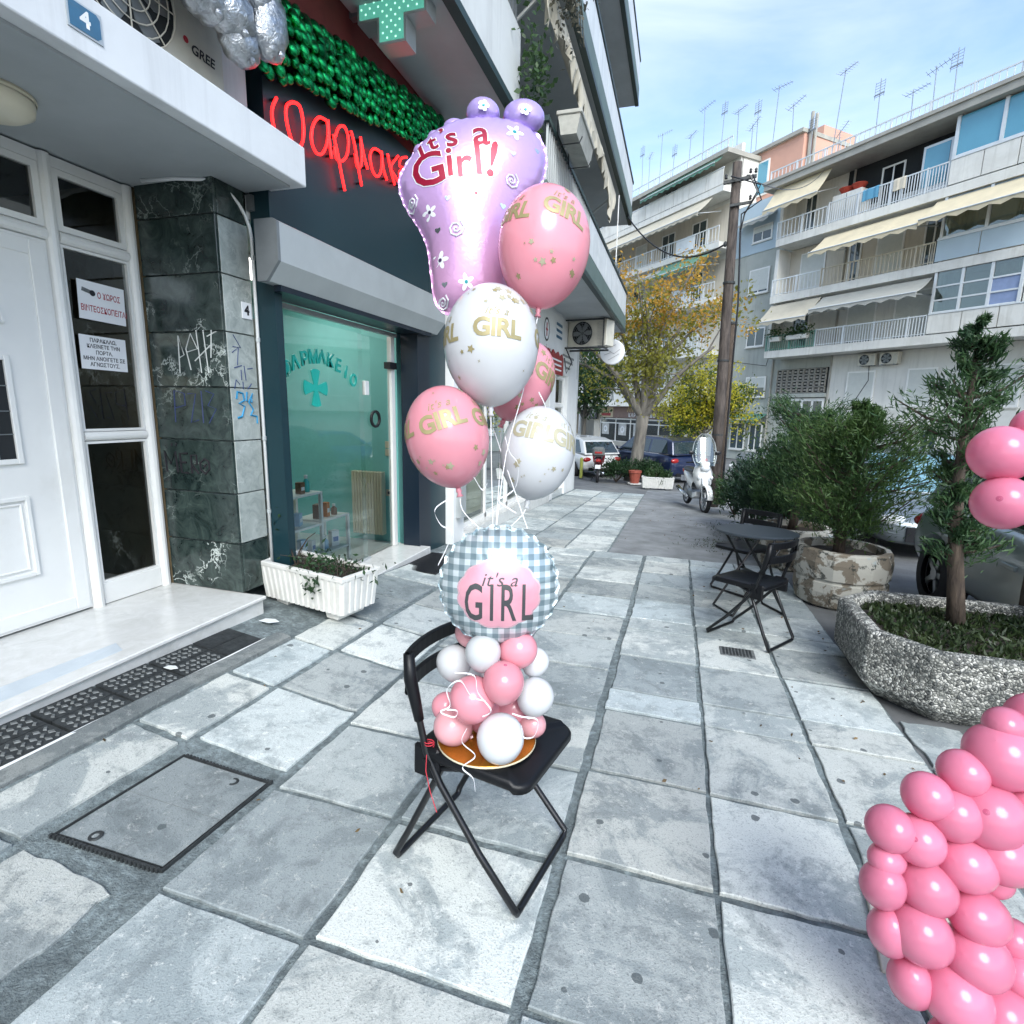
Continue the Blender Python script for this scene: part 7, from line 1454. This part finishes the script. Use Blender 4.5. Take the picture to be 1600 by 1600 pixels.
def big_balloon(label, c, knot, r, m, prints, gold, seed, tail):
    c = Vector(c); up = (c-Vector(knot)).normalized(); L_ = (c-Vector(knot)).length; h_ = r*1.22; e1 = (CAMP-c); e1 = (e1-up*e1.dot(up)).normalized(); e2 = up.cross(e1)
    t_ = thing('printed_balloon', label, 'balloon', tuple(c), 0, 'printed latex balloons of the bouquet')
    bot = -L_+.012
    def prof_(t): 
        z = h_*math.cos(t); rho = r*math.sin(t)
        if z < 0: z = z*(-bot/h_)*1.0; rho = r*math.sin(t)**1.12
        return z, rho
    n = 40; V = []; T = np.linspace(.0, math.pi, 30)
    for t in T:
        z, rho = prof_(t); rho = max(rho, .004 if t > 1 else .0005)
        V += [up*z+(e1*math.cos(a)+e2*math.sin(a))*rho for a in np.linspace(0, 2*math.pi, n+1)[:-1]]
    k = len(T); mb = MB(); mb.add([tuple(v) for v in V], [(i*n+j, i*n+(j+1) % n, (i+1)*n+(j+1) % n, (i+1)*n+j) for i in range(k-1) for j in range(n)]); mb.build('balloon_skin', m, t_, smooth=True)
    q = up*(-L_); mb = MB(); mb.tube([tuple(up*(bot+.006)), tuple(q), tuple(q-up*.006), tuple(q-up*.018)], [.007, .010, .006, .012], 10); mb.build('knot', m, t_, smooth=True)
    def fn(off):
        def f(phi0, v0, rot=0):
            def g(x, y):
                xx, yy = x*math.cos(rot)-y*math.sin(rot), x*math.sin(rot)+y*math.cos(rot); z = max(min(v0+yy, h_*.99), bot*.99)
                s_ = z/h_ if z >= 0 else z/-bot; t = math.acos(max(-1, min(1, s_))); rho = r*math.sin(t) if z >= 0 else r*math.sin(t)**1.12; a = phi0+xx/max(rho, .05); rho += off
                return up*z+(e1*math.cos(a)+e2*math.sin(a))*rho
            return g
        return f
    F = fn(.0012)
    for (phi, v, rot) in prints:
        link('lettering', wrap_mesh(text_mesh('GIRL', .078, bold=.0028, spacing=.95), F(phi, v, rot)), gold, t_); link('small_lettering', wrap_mesh(text_mesh("it's a", .036, shear=.35, spacing=1.1), F(phi-.02, v+.054, rot)), gold, t_)
    rg = random.Random(seed)
    for i in range(30):
        phi = rg.uniform(-1.6, 1.6); v = rg.choice([rg.uniform(.06, .8*h_), rg.uniform(bot*.7, -.055)])
        if any(abs(v-(pv+.02)) < .065 for _, pv, _ in prints) and i % 7: continue
        s_ = rg.choice([.006, .008, .011, .014]); pm = poly_mesh(star_poly(s_, .5 if s_ > .007 else .2, 5 if s_ > .007 else 4, rg.uniform(0, 6))); link('star_print', wrap_mesh(pm, F(phi, v), .02), gold if rg.random() < .6 else 'gold_print_pale', t_)
    mb = MB(); P = [tuple(q-up*.012)]+[tuple(Vector(p)-c) for p in tail]; mb.tube(smooth_path(P, 4), .0017, 5); mb.build('ribbon', 'ribbon_white', t_); return t_
J = (-.556, 1.655, 1.10)
def lerp3(a, b, t): return tuple(a[i]+(b[i]-a[i])*t for i in range(3))
big_balloon('large white printed balloon in the middle of the bouquet', (-.62, 1.769, 1.714), (-.605, 1.73, 1.495), .158, 'latex_white', [(.12, .0, -.04), (-1.22, .0, -.04), (1.55, 0, -.04)], 'gold_print', 1, [(-.587, 1.694, 1.288), (-.569, 1.665, 1.10)])
big_balloon('pink printed balloon at the upper right overlapping the foot balloon', (-.493, 1.94, 2.059), (-.495, 1.895, 1.833), .158, 'latex_pink', [(.42, .045, -.22), (-.85, .045, -.1)], 'gold_print', 2, [(-.52, 1.85, 1.60), (-.555, 1.75, 1.35), (-.56, 1.67, 1.10)])
big_balloon('pink printed balloon at the lower left beside the pharmacy door', (-.729, 1.654, 1.407), (-.679, 1.634, 1.23), .137, 'latex_pink', [(-.05, .03, .12), (1.3, .03, .05), (-1.4, .03, .05)], 'gold_print', 3, [(-.665, 1.63, 1.17), (-.62, 1.64, 1.12), (-.57, 1.655, 1.08)])
big_balloon('white printed balloon at the lower right of the bouquet', (-.476, 1.869, 1.355), (-.497, 1.827, 1.173), .132, 'latex_white', [(-.25, .05, -.02), (.95, .04, -.12)], 'gold_print_pale', 4, [(-.51, 1.80, 1.13), (-.54, 1.70, 1.09)])
big_balloon('pink balloon mostly hidden behind the middle white balloon', (-.575, 1.99, 1.612), (-.634, 1.946, 1.449), .120, 'latex_pink', [(.9, .03, -.1)], 'gold_print', 5, [(-.60, 1.82, 1.28), (-.565, 1.68, 1.10)])
# curled white ribbons
CURLY = [('white curled ribbon hanging right of the lower left pink balloon', [(-.655, 1.68, 1.50), (-.63, 1.66, 1.42), (-.66, 1.64, 1.38), (-.672, 1.63, 1.33), (-.63, 1.64, 1.28), (-.60, 1.64, 1.24), (-.585, 1.645, 1.26)]),
 ('white curled ribbon falling beside the hidden pink balloon', [(-.47, 1.84, 1.56), (-.44, 1.83, 1.50), (-.46, 1.82, 1.44), (-.42, 1.81, 1.40), (-.47, 1.80, 1.37), (-.52, 1.78, 1.34), (-.53, 1.77, 1.30)]),
 ('white curled ribbon in front of the lower right white balloon', [(-.55, 1.72, 1.41), (-.53, 1.71, 1.36), (-.50, 1.71, 1.32), (-.505, 1.71, 1.25), (-.53, 1.70, 1.22), (-.56, 1.69, 1.20), (-.52, 1.70, 1.17), (-.50, 1.70, 1.16)]),
 ('white ribbon looping left of the gingham balloon top', [(-.70, 1.61, 1.21), (-.75, 1.60, 1.17), (-.73, 1.60, 1.12), (-.69, 1.60, 1.10), (-.71, 1.60, 1.04), (-.74, 1.60, .98)]),
 ('white curled ribbon on the left of the balloon column', [(-.505, 1.428, .621), (-.547, 1.418, .635), (-.581, 1.412, .683), (-.62, 1.40, .653), (-.607, 1.394, .605), (-.634, 1.382, .585), (-.592, 1.392, .57), (-.585, 1.397, .59), (-.616, 1.389, .593)]),
 ('white curled ribbon round the front pink balloon of the column', [(-.602, 1.42, .702), (-.539, 1.42, .703), (-.522, 1.41, .655), (-.476, 1.40, .612), (-.507, 1.41, .578)]),
 ('white curled ribbon hanging over the front of the gold board', [(-.558, 1.41, .528), (-.57, 1.40, .485), (-.522, 1.39, .455), (-.556, 1.37, .422), (-.521, 1.37, .393), (-.512, 1.365, .355)]),
 ('white curled ribbon at the lower right of the column', [(-.426, 1.454, .58), (-.397, 1.461, .571), (-.349, 1.473, .562), (-.355, 1.462, .513), (-.387, 1.451, .509), (-.395, 1.456, .542)])]
for lb_, P in CURLY:
    t_ = thing('curled_ribbon', lb_, 'ribbon', P[0], 0, 'curled white ribbons'); sp = smooth_path(P, 6); V = []; 
    for i, p in enumerate(sp):
        a = i*.35; o_ = Vector((math.cos(a)*.3, 0, math.sin(a*.7)*.3+.9)).normalized()*.0026; V += [tuple(Vector(p)-o_), tuple(Vector(p)+o_)]
    mb = MB(); mb.add(V, [(2*i, 2*i+1, 2*i+3, 2*i+2) for i in range(len(sp)-1)]); o = mb.build('strip', 'ribbon_white', t_, world=True); s_ = o.modifiers.new('s', 'SOLIDIFY'); s_.thickness = .0008
# column of small balloons on the gold board
bd = thing('gold_board', 'round gold cake board on the black chair seat under the balloons', 'board', mtx=Matrix.Translation((-.545, 1.562, G(-.545, 1.56)+.462)) @ TILT)
MB().lathe([(.001, .0), (.163, .0), (.165, .002), (.165, .005), (.163, .007), (.001, .007)], 56).build('card', 'gold_card', bd); MB().lathe([(.1652, .0005), (.1662, .001), (.1662, .006), (.1652, .0065)], 56, cap=False).build('card_edge', 'cream', bd)
SMALL = [('w',-0.678,1.591,0.639,0.051,0.063),('w',-0.544,1.512,0.732,0.054,0.056),('p',-0.451,1.582,0.728,0.060,0.059),('w',-0.411,1.664,0.653,0.037,0.055),('p',-0.467,1.488,0.655,0.062,0.063),('w',-0.391,1.599,0.561,0.054,0.064),('p',-0.566,1.476,0.585,0.069,0.070),('p',-0.641,1.503,0.461,0.063,0.057),('w',-0.464,1.459,0.480,0.067,0.076),('p',-0.403,1.625,0.443,0.047,0.037),('p',-0.634,1.625,0.741,0.051,0.042),('p',-0.697,1.566,0.485,0.043,0.049),('w',-0.583,1.631,0.584,0.061,0.061),('p',-0.484,1.649,0.473,0.061,0.061),('w',-0.561,1.673,0.713,0.055,0.049),('p',-0.570,1.600,0.465,0.061,0.061)]
SL = ['small white balloon at the upper left of the column behind the front white one', 'small white balloon in front just below the gingham balloon', 'small pink balloon at the upper right of the column', 'small white balloon behind the upper right pink one', 'small bright pink balloon in the middle of the column front', 'small white balloon at the middle right of the column', 'small pink balloon at the middle left of the column front', 'small pale pink balloon at the lower left resting on the gold board', 'large white balloon lowest at the front on the gold board', 'small pink balloon at the lower right behind the white ones', 'small pink balloon at the top left under the gingham rim', 'small pink balloon at the far left beside the chair tube', 'small white balloon inside the column core', 'small pink balloon at the back of the column bottom', 'small white balloon at the back of the column top', 'small pink balloon deep in the column base']
def small_balloon(name, label, c, a, b_, ax_dir, m, group, tip=None, n=26):
    """slightly pear-shaped latex balloon, long axis ax_dir, with its knot or pole spot"""
    t_ = thing(name, label, 'balloon', c, 0, group); u = Vector(ax_dir).normalized(); v = u.orthogonal().normalized(); w_ = u.cross(v); V = []; T = np.linspace(0, math.pi, 19)
    for t in T:
        z = b_*math.cos(t); rho = a*math.sin(t)*(1+.10*math.cos(t)); V += [tuple(u*z+(v*math.cos(q)+w_*math.sin(q))*max(rho, .0004)) for q in np.linspace(0, 2*math.pi, n+1)[:-1]]
    mb = MB(); mb.add(V, [(i*n+k, i*n+(k+1) % n, (i+1)*n+(k+1) % n, (i+1)*n+k) for i in range(len(T)-1) for k in range(n)]); mb.build('balloon_skin', m, t_, smooth=True)
    kn = -u*b_; mb = MB(); mb.tube([tuple(kn*1.0), tuple(kn-u*.006), tuple(kn-u*.012)], [.006, .005, .009], 8); mb.build('knot', m, t_)
    if tip: d = u; MB().lathe([(.001, 0), (.004, -.0003), (.008, -.0012)], 14, cap=False).build('dark_pole', 'latex_deep', t_).matrix_local = Matrix.Translation(d*(b_*1.003)) @ d.to_track_quat('Z', 'Y').to_matrix().to_4x4()
    return t_
cc_ = Vector((-.545, 1.575, 0))
for k, (c, x, y, z, a, b_) in enumerate(SMALL):
    d = Vector((x, y, 0))-cc_; d.z = .1 if a >= b_ else .6; rr = (a+b_)/2
    small_balloon('small_balloon', SL[k], (x, y, z), rr*1.04, rr*1.12, d, 'latex_white' if c == 'w' else ('latex_pale' if k in (7, 9, 10) else 'latex_pink'), 'small balloons of the column', tip=(k == 4))
# round gingham foil balloon
def gingham():
    m, t, b = _new('foil_gingham'); O = objc(t); sp = t.nodes.new('ShaderNodeSeparateXYZ'); t.links.new(O, sp.inputs[0]); f = []
    for ax in ('X', 'Z'):
        ml = t.nodes.new('ShaderNodeMath'); ml.operation = 'MULTIPLY'; ml.inputs[1].default_value = 1/.036; t.links.new(sp.outputs[ax], ml.inputs[0]); fr = t.nodes.new('ShaderNodeMath'); fr.operation = 'FRACT'; t.links.new(ml.outputs[0], fr.inputs[0])
        gt = t.nodes.new('ShaderNodeMath'); gt.operation = 'GREATER_THAN'; gt.inputs[1].default_value = .5; t.links.new(fr.outputs[0], gt.inputs[0]); f.append(gt.outputs[0])
    ad = t.nodes.new('ShaderNodeMath'); ad.operation = 'ADD'; t.links.new(f[0], ad.inputs[0]); t.links.new(f[1], ad.inputs[1]); hf = t.nodes.new('ShaderNodeMath'); hf.operation = 'MULTIPLY'; hf.inputs[1].default_value = .5; t.links.new(ad.outputs[0], hf.inputs[0])
    r_ = ramp(t, hf.outputs[0], [(0, (.64, .71, .74)), (.3, (.34, .42, .45)), (.8, (.18, .25, .28))]); r_.color_ramp.interpolation = 'CONSTANT'; t.links.new(r_.outputs[0], b.inputs['Base Color']); b.inputs['Metallic'].default_value = .35; b.inputs['Roughness'].default_value = .3
gingham()
foil('foil_plaque', (.66, .30, .38), (.74, .37, .44), .28, 6, .05, .25); foil('foil_plaque_rim', (.72, .45, .52), (.76, .5, .55), .2, 6, .05, .4); mat('print_charcoal', (.07, .075, .08), .3, .3, var=.1, bmp=0)
gv = Vector((-.52, 1.59, .94)); dirc = (CAMP+Vector((0, 0, .0))-gv); ang = math.atan2(dirc.x, -dirc.y)
gm = thing('round_foil_balloon', 'round grey gingham foil balloon with pink plaque on top of the column', 'balloon', mtx=Matrix.Translation(gv) @ Matrix.Rotation(ang, 4, 'Z') @ Matrix.Rotation(R(-9), 4, 'X'))
RB, HB = .188, .100
def foil_h(t): return HB*max(0, 1-t**2.3)**.62
NS = 26; n = NS*6; T = list(np.linspace(.02, 1, 22)); V = []
for s_ in (-1, 1):
    for t in T:
        for k in range(n):
            a = 2*math.pi*k/n; rip = math.cos(NS*a+1.3*math.sin(3*a)+.8*math.sin(7*a)); rr = RB*t*(1+.022*rip*t**9); V.append((rr*math.cos(a), s_*foil_h(t)*(1-.075*(.5-.5*rip)*t**4)+.003*rip*(t > .99)*s_, rr*math.sin(a)))
k = len(T); F = []
for q in (0, 1):
    o_ = q*k*n; F += [tuple(o_+i*n+j if e == 0 else (o_+i*n+(j+1) % n if e == 1 else (o_+(i+1)*n+(j+1) % n if e == 2 else o_+(i+1)*n+j)) for e in range(4)) for i in range(k-1) for j in range(n)]; F.append(tuple(o_+j for j in range(n)))
F += [((k-1)*n+j, (k-1)*n+(j+1) % n, (2*k-1)*n+(j+1) % n, (2*k-1)*n+j) for j in range(n)]
mb = MB(); mb.add(V, F); mb.build('foil_skin', 'foil_gingham', gm, smooth=True)
V = [(r_*math.cos(2*math.pi*j/n)*(1+.02*math.cos(NS*2*math.pi*j/n)), dy+.004*math.cos(NS*2*math.pi*j/n), r_*math.sin(2*math.pi*j/n)*(1+.02*math.cos(NS*2*math.pi*j/n))) for r_, dy in ((RB*.995, .0008), (RB*1.035, .0008), (RB*1.035, -.0008), (RB*.995, -.0008)) for j in range(n)]
mb = MB(); mb.add(V, [(i*n+j, i*n+(j+1) % n, ((i+1) % 4)*n+(j+1) % n, ((i+1) % 4)*n+j) for i in range(4) for j in range(n)]); mb.build('seam_flange', 'foil_gingham', gm)
def gfn(off): return lambda x, y: Vector((x, -(foil_h(min(.999, math.hypot(x, y)/RB))+off), y))
def scallop(a, b_, n_=12, dep=.05): return [((1+dep*abs(math.sin(n_*q/2)))*a*math.cos(q), (1+dep*abs(math.sin(n_*q/2)))*b_*math.sin(q)-.014) for q in np.linspace(0, 2*math.pi, 121)[:-1]]
link('plaque_rim', wrap_mesh(poly_mesh(scallop(.126, .106)), gfn(.0012), .012), 'foil_plaque_rim', gm, smooth=True); link('plaque', wrap_mesh(poly_mesh(scallop(.121, .101)), gfn(.0022), .012), 'foil_plaque', gm, smooth=True)
def squash(me, sx, dx, dy):
    for v in me.vertices: v.co.x = v.co.x*sx+dx; v.co.y += dy
    return me
link('small_lettering', wrap_mesh(squash(text_mesh("it's a", .058, shear=.3, spacing=1.05), 1, .0, .030), gfn(.0032)), 'print_charcoal', gm); link('lettering', wrap_mesh(squash(text_mesh('GIRL', .165, bold=.0015, spacing=1.3), .52, .0, -.046), gfn(.0032)), 'print_charcoal', gm)
# foot-shaped foil balloon
def lilac():
    m, t, b = _new('foil_lilac'); O = objc(t); sp = t.nodes.new('ShaderNodeSeparateXYZ'); t.links.new(O, sp.inputs[0]); mr = t.nodes.new('ShaderNodeMapRange'); mr.inputs[1].default_value = -.30; mr.inputs[2].default_value = .35; t.links.new(sp.outputs['Z'], mr.inputs[0])
    t.links.new(mixc(t, mr.outputs[0], (.60, .33, .54), (.46, .36, .74)), b.inputs['Base Color']); b.inputs['Metallic'].default_value = .38; b.inputs['Roughness'].default_value = .27; b.inputs['Specular IOR Level'].default_value = .3
    bump(t, b, noise(t, 26, 3, .5, 1.5, O).outputs['Fac'], .10, .01)
lilac(); mat('print_red', (.30, .008, .035), .3, .3, var=0, bmp=0); mat('print_white', (.80, .82, .86), .3, .2, var=0, bmp=0); mat('print_teal', (.02, .30, .34), .3, .3, var=0, bmp=0); mat('print_dark', (.06, .03, .10), .3, .3, var=0, bmp=0); foil('foil_heart', (.7, .72, .75), (.8, .8, .8), .12, 10, .1)
fc = Vector((-.822, 2.083, 2.26)); dirc = CAMP-fc; ang = math.atan2(dirc.x, -dirc.y)
ft = thing('foot_foil_balloon', 'large lilac baby foot shaped foil balloon with red lettering at the top', 'balloon', mtx=Matrix.Translation(fc) @ Matrix.Rotation(ang, 4, 'Z') @ Matrix.Rotation(R(-11), 4, 'X'))
OUT = [(500,225),(640,202),(800,200),(900,212),(1000,250),(1065,335),(1090,440),(1078,560),(1040,660),(980,740),(920,830),(870,940),(840,1060),(835,1180),(840,1300),(815,1420),(740,1520),(600,1570),(470,1570),(370,1510),(340,1400),(322,1250),(300,1100),(250,980),(180,870),(130,760),(118,650),(150,560),(220,450),(300,350),(400,275)]
KX = .2312*.00246
def tol(zx, zy, d=0): return ((600+.2312*zx-735)*.00246*(1-d*.6), -(130+.2312*zy-320)*.00246*.95*(1-d)-.015-d*.55)
def tolp(zx, zy): return tol(zx, zy, .055)
CX, CY = tol(600, 760)
OL = smooth_path([tol(*p) for p in OUT]+[tol(*OUT[0])], 7)[:-1]
pol = sorted([(math.atan2(y-CY, x-CX), math.hypot(x-CX, y-CY)) for x, y in OL]); PA = np.array([p[0] for p in pol]); PR = np.array([p[1] for p in pol]); PA = np.concatenate([PA-2*math.pi, PA, PA+2*math.pi]); PR = np.tile(PR, 3)
Rb = lambda a: float(np.interp(a, PA, PR)); HF = .125
# inflated height: solve a membrane over the outline, then round it off
gxs = np.linspace(-.40, .40, 121); gys = np.linspace(-.52, .42, 141); GX_, GY_ = np.meshgrid(gxs, gys); aa = np.arctan2(GY_-CY, GX_-CX); ins_ = np.hypot(GX_-CX, GY_-CY) < np.interp(aa, PA, PR); ph_ = np.zeros_like(GX_)
for _ in range(2600):
    q_ = np.zeros_like(ph_); q_[1:-1, 1:-1] = .25*(ph_[2:, 1:-1]+ph_[:-2, 1:-1]+ph_[1:-1, 2:]+ph_[1:-1, :-2])+1e-4; ph_ = np.where(ins_, q_, 0)
ph_ = np.sqrt(ph_/ph_.max())
def fh(t, a):
    X, Y = CX+Rb(a)*t*math.cos(a), CY+Rb(a)*t*math.sin(a); i = (X-gxs[0])/(gxs[1]-gxs[0]); j = (Y-gys[0])/(gys[1]-gys[0]); i0, j0 = int(min(max(i, 0), 119)), int(min(max(j, 0), 139)); u, v = i-i0, j-j0
    return HF*float((ph_[j0, i0]*(1-u)+ph_[j0, i0+1]*u)*(1-v)+(ph_[j0+1, i0]*(1-u)+ph_[j0+1, i0+1]*u)*v)*min(1, (1-t)*14)
n = 180; T = list(np.linspace(.02, 1, 26)); V = []
for s_ in (-1, 1):
    for t in T:
        for k in range(n):
            a = -math.pi+2*math.pi*k/n; rip = math.sin(a*46)*t**7; rr = Rb(a)*t; V.append((CX+rr*math.cos(a), s_*(fh(t, a)*(1-.10*(.5-.5*math.sin(a*46+1.5*math.sin(5*a)))*t**9)), CY+rr*math.sin(a)*(1+.006*rip)))
k = len(T); F = []
for q in (0, 1):
    o_ = q*k*n; F += [(o_+i*n+j, o_+i*n+(j+1) % n, o_+(i+1)*n+(j+1) % n, o_+(i+1)*n+j) for i in range(k-1) for j in range(n)]; F.append(tuple(o_+j for j in range(n)))
F += [((k-1)*n+j, (k-1)*n+(j+1) % n, (2*k-1)*n+(j+1) % n, (2*k-1)*n+j) for j in range(n)]
mb = MB(); mb.add(V, F); mb.build('foil_skin', 'foil_lilac', ft, smooth=True)
V = []; nf = 240
for ro, dy in ((.985, .001), (1.022, .001), (1.022, -.001), (.985, -.001)):
    for k in range(nf):
        a = -math.pi+2*math.pi*k/nf; rr = Rb(a)*ro+(.0012*math.sin(a*41) if ro > 1 else 0); V.append((CX+rr*math.cos(a), dy+.003*math.sin(a*37), CY+rr*math.sin(a)))
mb = MB(); mb.add(V, [(i*nf+j, i*nf+(j+1) % nf, ((i+1) % 4)*nf+(j+1) % nf, ((i+1) % 4)*nf+j) for i in range(4) for j in range(nf)]); mb.build('seam_flange', 'foil_lilac', ft)
for zx, zy, a, b_ in ((665, 145, 112, 82), (940, 150, 140, 95), (480, 262, 80, 50), (350, 350, 55, 45), (250, 450, 45, 42)):
    x, y = tol(zx, zy); MB().ell((x, .0, y), ((a*KX, 0, 0), (0, .055 if a > 100 else .035, 0), (0, 0, b_*KX*1.08)), 24, 16).build('toe', 'foil_lilac', ft, smooth=True)
def ffn(off, ox=0, oy=0, rot=0, sc_=1):
    def g(x, y):
        X = ox+(x*math.cos(rot)-y*math.sin(rot))*sc_; Y = oy+(x*math.sin(rot)+y*math.cos(rot))*sc_; a = math.atan2(Y-CY, X-CX); t = min(.995, math.hypot(X-CX, Y-CY)/Rb(a)); return Vector((X, -(fh(t, a)*(1-.10*t**9)+off), Y))
    return g
def ftext(s, zx, zy, size, rot, spacing=1.0, bold=.002):
    x, y = tolp(zx, zy); size *= .93
    link('lettering_outline', wrap_mesh(text_mesh(s, size, spacing=spacing, bold=bold+.0035), ffn(.0015, x, y, rot), .014), 'print_white', ft); link('lettering', wrap_mesh(text_mesh(s, size, spacing=spacing, bold=bold), ffn(.003, x, y, rot), .014), 'print_red', ft)
for ch, zx, zy, sz, rt_ in (('I', 255, 450, .105, .30), ('t', 330, 405, .105, .28), ("’", 395, 345, .10, .2), ('s', 455, 380, .13, .2), ('a', 650, 345, .16, .06), ('G', 310, 620, .19, .18), ('i', 447, 575, .17, .10), ('r', 535, 580, .17, .10), ('l', 632, 545, .19, .10), ('!', 725, 545, .20, -.16)): ftext(ch, zx, zy, sz, rt_)
def flower(zx, zy, r_, cm, rot):
    x, y = tolp(zx, zy)
    for q in range(5):
        a = rot+q*2*math.pi/5; pet = [(r_*.58*math.cos(a)+.50*r_*math.cos(e)*math.cos(a)-.27*r_*math.sin(e)*math.sin(a), r_*.58*math.sin(a)+.50*r_*math.cos(e)*math.sin(a)+.27*r_*math.sin(e)*math.cos(a)) for e in np.linspace(0, 2*math.pi, 13)[:-1]]; link('petal_print', wrap_mesh(poly_mesh(pet), ffn(.0012, x, y), .02), 'print_white', ft)
    link('flower_eye', wrap_mesh(poly_mesh([(r_*.22*math.cos(e), r_*.22*math.sin(e)) for e in np.linspace(0, 6.28, 13)[:-1]]), ffn(.0022, x, y), .02), cm, ft)
for zx, zy, r_, cm in ((875, 290, 58, 'print_teal'), (315, 895, 45, 'print_dark'), (385, 1220, 52, 'print_dark'), (560, 1375, 50, 'print_teal'), (620, 785, 45, 'print_red')): flower(zx, zy, r_*KX, cm, zx*.01)
for zx, zy, r_ in ((855, 650, 50), (490, 1025, 55), (195, 800, 42), (400, 1490, 40)):
    x, y = tolp(zx, zy); mb = MB(); f_ = ffn(.002, x, y); mb.tube([tuple(f_(r_*KX*q/16*math.cos(q*.85), r_*KX*q/16*math.sin(q*.85))) for q in range(17)], .0035, 5); mb.build('swirl_print', 'print_white', ft)
for zx, zy in ((1035, 385), (865, 465), (800, 830), (655, 945), (585, 1205), (435, 820), (370, 1020), (415, 1385)):
    x, y = tolp(zx, zy); hp_ = [(.011*math.sin(q)**3, .011*(.81*math.cos(q)-.31*math.cos(2*q)-.12*math.cos(3*q))) for q in np.linspace(0, 6.28, 19)[:-1]]; link('heart_print', wrap_mesh(poly_mesh(hp_), ffn(.0016, x, y), .03), 'foil_heart', ft)
bx_, by_ = tol(500, 1575); mb = MB(); mb.tube([(bx_, 0, by_), (bx_+.02, .0, by_-.05), (bx_+.12, -.10, by_-.40), (bx_+.24, -.30, by_-.80)], .0016, 5); mb.build('ribbon', 'ribbon_white', ft); mb = MB(); mb.box(bx_-.012, bx_+.012, -.002, .002, by_-.035, by_+.01); mb.build('filling_tail', 'foil_lilac', ft)
for zx, zy in ((940, 175), (665, 165)):
    x, y = tol(zx, zy)
    for q in range(5): a = q*2*math.pi/5; MB().ell((x+.013*math.cos(a), -.057, y+.013*math.sin(a)), ((.009, 0, 0), (0, .002, 0), (0, 0, .009)), 8, 5).build('petal_print', 'print_white', ft)
    MB().ell((x, -.0585, y), ((.005, 0, 0), (0, .002, 0), (0, 0, .005)), 8, 5).build('flower_eye', 'print_teal', ft)
# garland of pink balloons at the right edge
ARCH = [(.77,1.41,.73,.066,.076,50),(.69,1.38,.69,.047,.050,60),(.61,1.34,.64,.047,.048,90),(.67,1.35,.60,.054,.060,60),(.75,1.38,.60,.069,.080,35),(.82,1.42,.70,.040,.056,80),(.80,1.38,.51,.062,.088,15),(.54,1.31,.56,.047,.047,40),(.60,1.32,.54,.051,.055,35),(.54,1.30,.49,.034,.043,0),(.71,1.34,.49,.056,.070,30),(.53,1.28,.43,.043,.056,80),(.63,1.31,.43,.056,.066,40),(.75,1.33,.37,.054,.081,28),(.62,1.28,.33,.060,.077,50),(.56,1.28,.31,.042,.068,70),(.75,1.31,.28,.062,.083,32),(.71,1.28,.19,.066,.084,48),(.62,1.28,.19,.044,.073,65),(.82,1.31,.15,.061,.077,25),(.86,1.35,.23,.045,.058,20),(.85,1.38,.29,.040,.046,10),(.80,1.40,.42,.038,.045,20),(.85,1.42,.60,.045,.052,70),(.78,1.43,.80,.040,.052,20),
 (.72,1.53,1.42,.058,.066,20),(.73,1.51,1.31,.056,.068,10),(.79,1.56,1.48,.044,.048,40),(.86,1.47,.80,.06,.07,40),(.89,1.40,.50,.06,.07,30),(.84,1.27,.07,.06,.07,40),(.72,1.25,.08,.055,.066,30),(.90,1.36,.16,.06,.07,50)]
AL = ['upper front of the slope', 'small, third step up the slope', 'small, second step up the slope', 'behind the second step', 'large, centre of the slope with dark spot', 'cut by the right edge with dark spot', 'widest, lying on its side', 'leftmost of the slope', 'second from the left of the slope', 'small, tucked under the leftmost', 'below the widest one', 'left end of the third row', 'front of the third row', 'long, right of the third row', 'front of the fourth row', 'half hidden left of the fourth row', 'long, right of the fourth row', 'front of the bottom row', 'half hidden left of the bottom row', 'at the bottom right corner', 'small, above the bottom corner', 'small and dark at the opening', 'small and dark behind the third row', 'cut by the right edge lower down', 'topmost of the lower slope', 'upper one of the floating pair at the right edge', 'lower one of the floating pair with dark spot', 'small, above the floating pair', 'cut off at the right edge beside the topmost one', 'cut off at the right edge beside the widest one', 'at the very bottom edge right of centre', 'at the very bottom edge left of centre', 'cut off at the right edge above the bottom corner']
rr_ = Vector((r2.x, r2.y, r2.z)); uu_ = -Vector((d2.x, d2.y, d2.z))
for k, (x, y, z, a, b_, an) in enumerate(ARCH):
    ax_ = -(rr_*math.cos(R(an))-uu_*math.sin(R(an)))*.82 - fw*(.75 if k in (4, 5, 8, 26) else .45)
    if k < len(AL): lab_ = 'pink balloon of the right garland, '+AL[k]
    small_balloon('garland_balloon', lab_, (x, y, z), a*1.08, b_*1.14, ax_, 'latex_rose', 'pink balloons of the right garland', tip=k in (4, 5, 8, 26), n=28)
wbn = thing('wooden_base', 'pale wooden plank end sticking out under the pink garland', 'plank', (.80, 1.74, G(.80, 1.74)), R(-8)); mat('plank_wood', (.50, .46, .40), .6, var=.15, scale=14, bmp=.15)
MB().cb(-.10, .60, -.22, .14, .0, .018, .003).build('plank', 'plank_wood', wbn); MB().cb(.30, .36, -.05, .0, .018, .30, .003).build('upright', 'plank_wood', wbn)
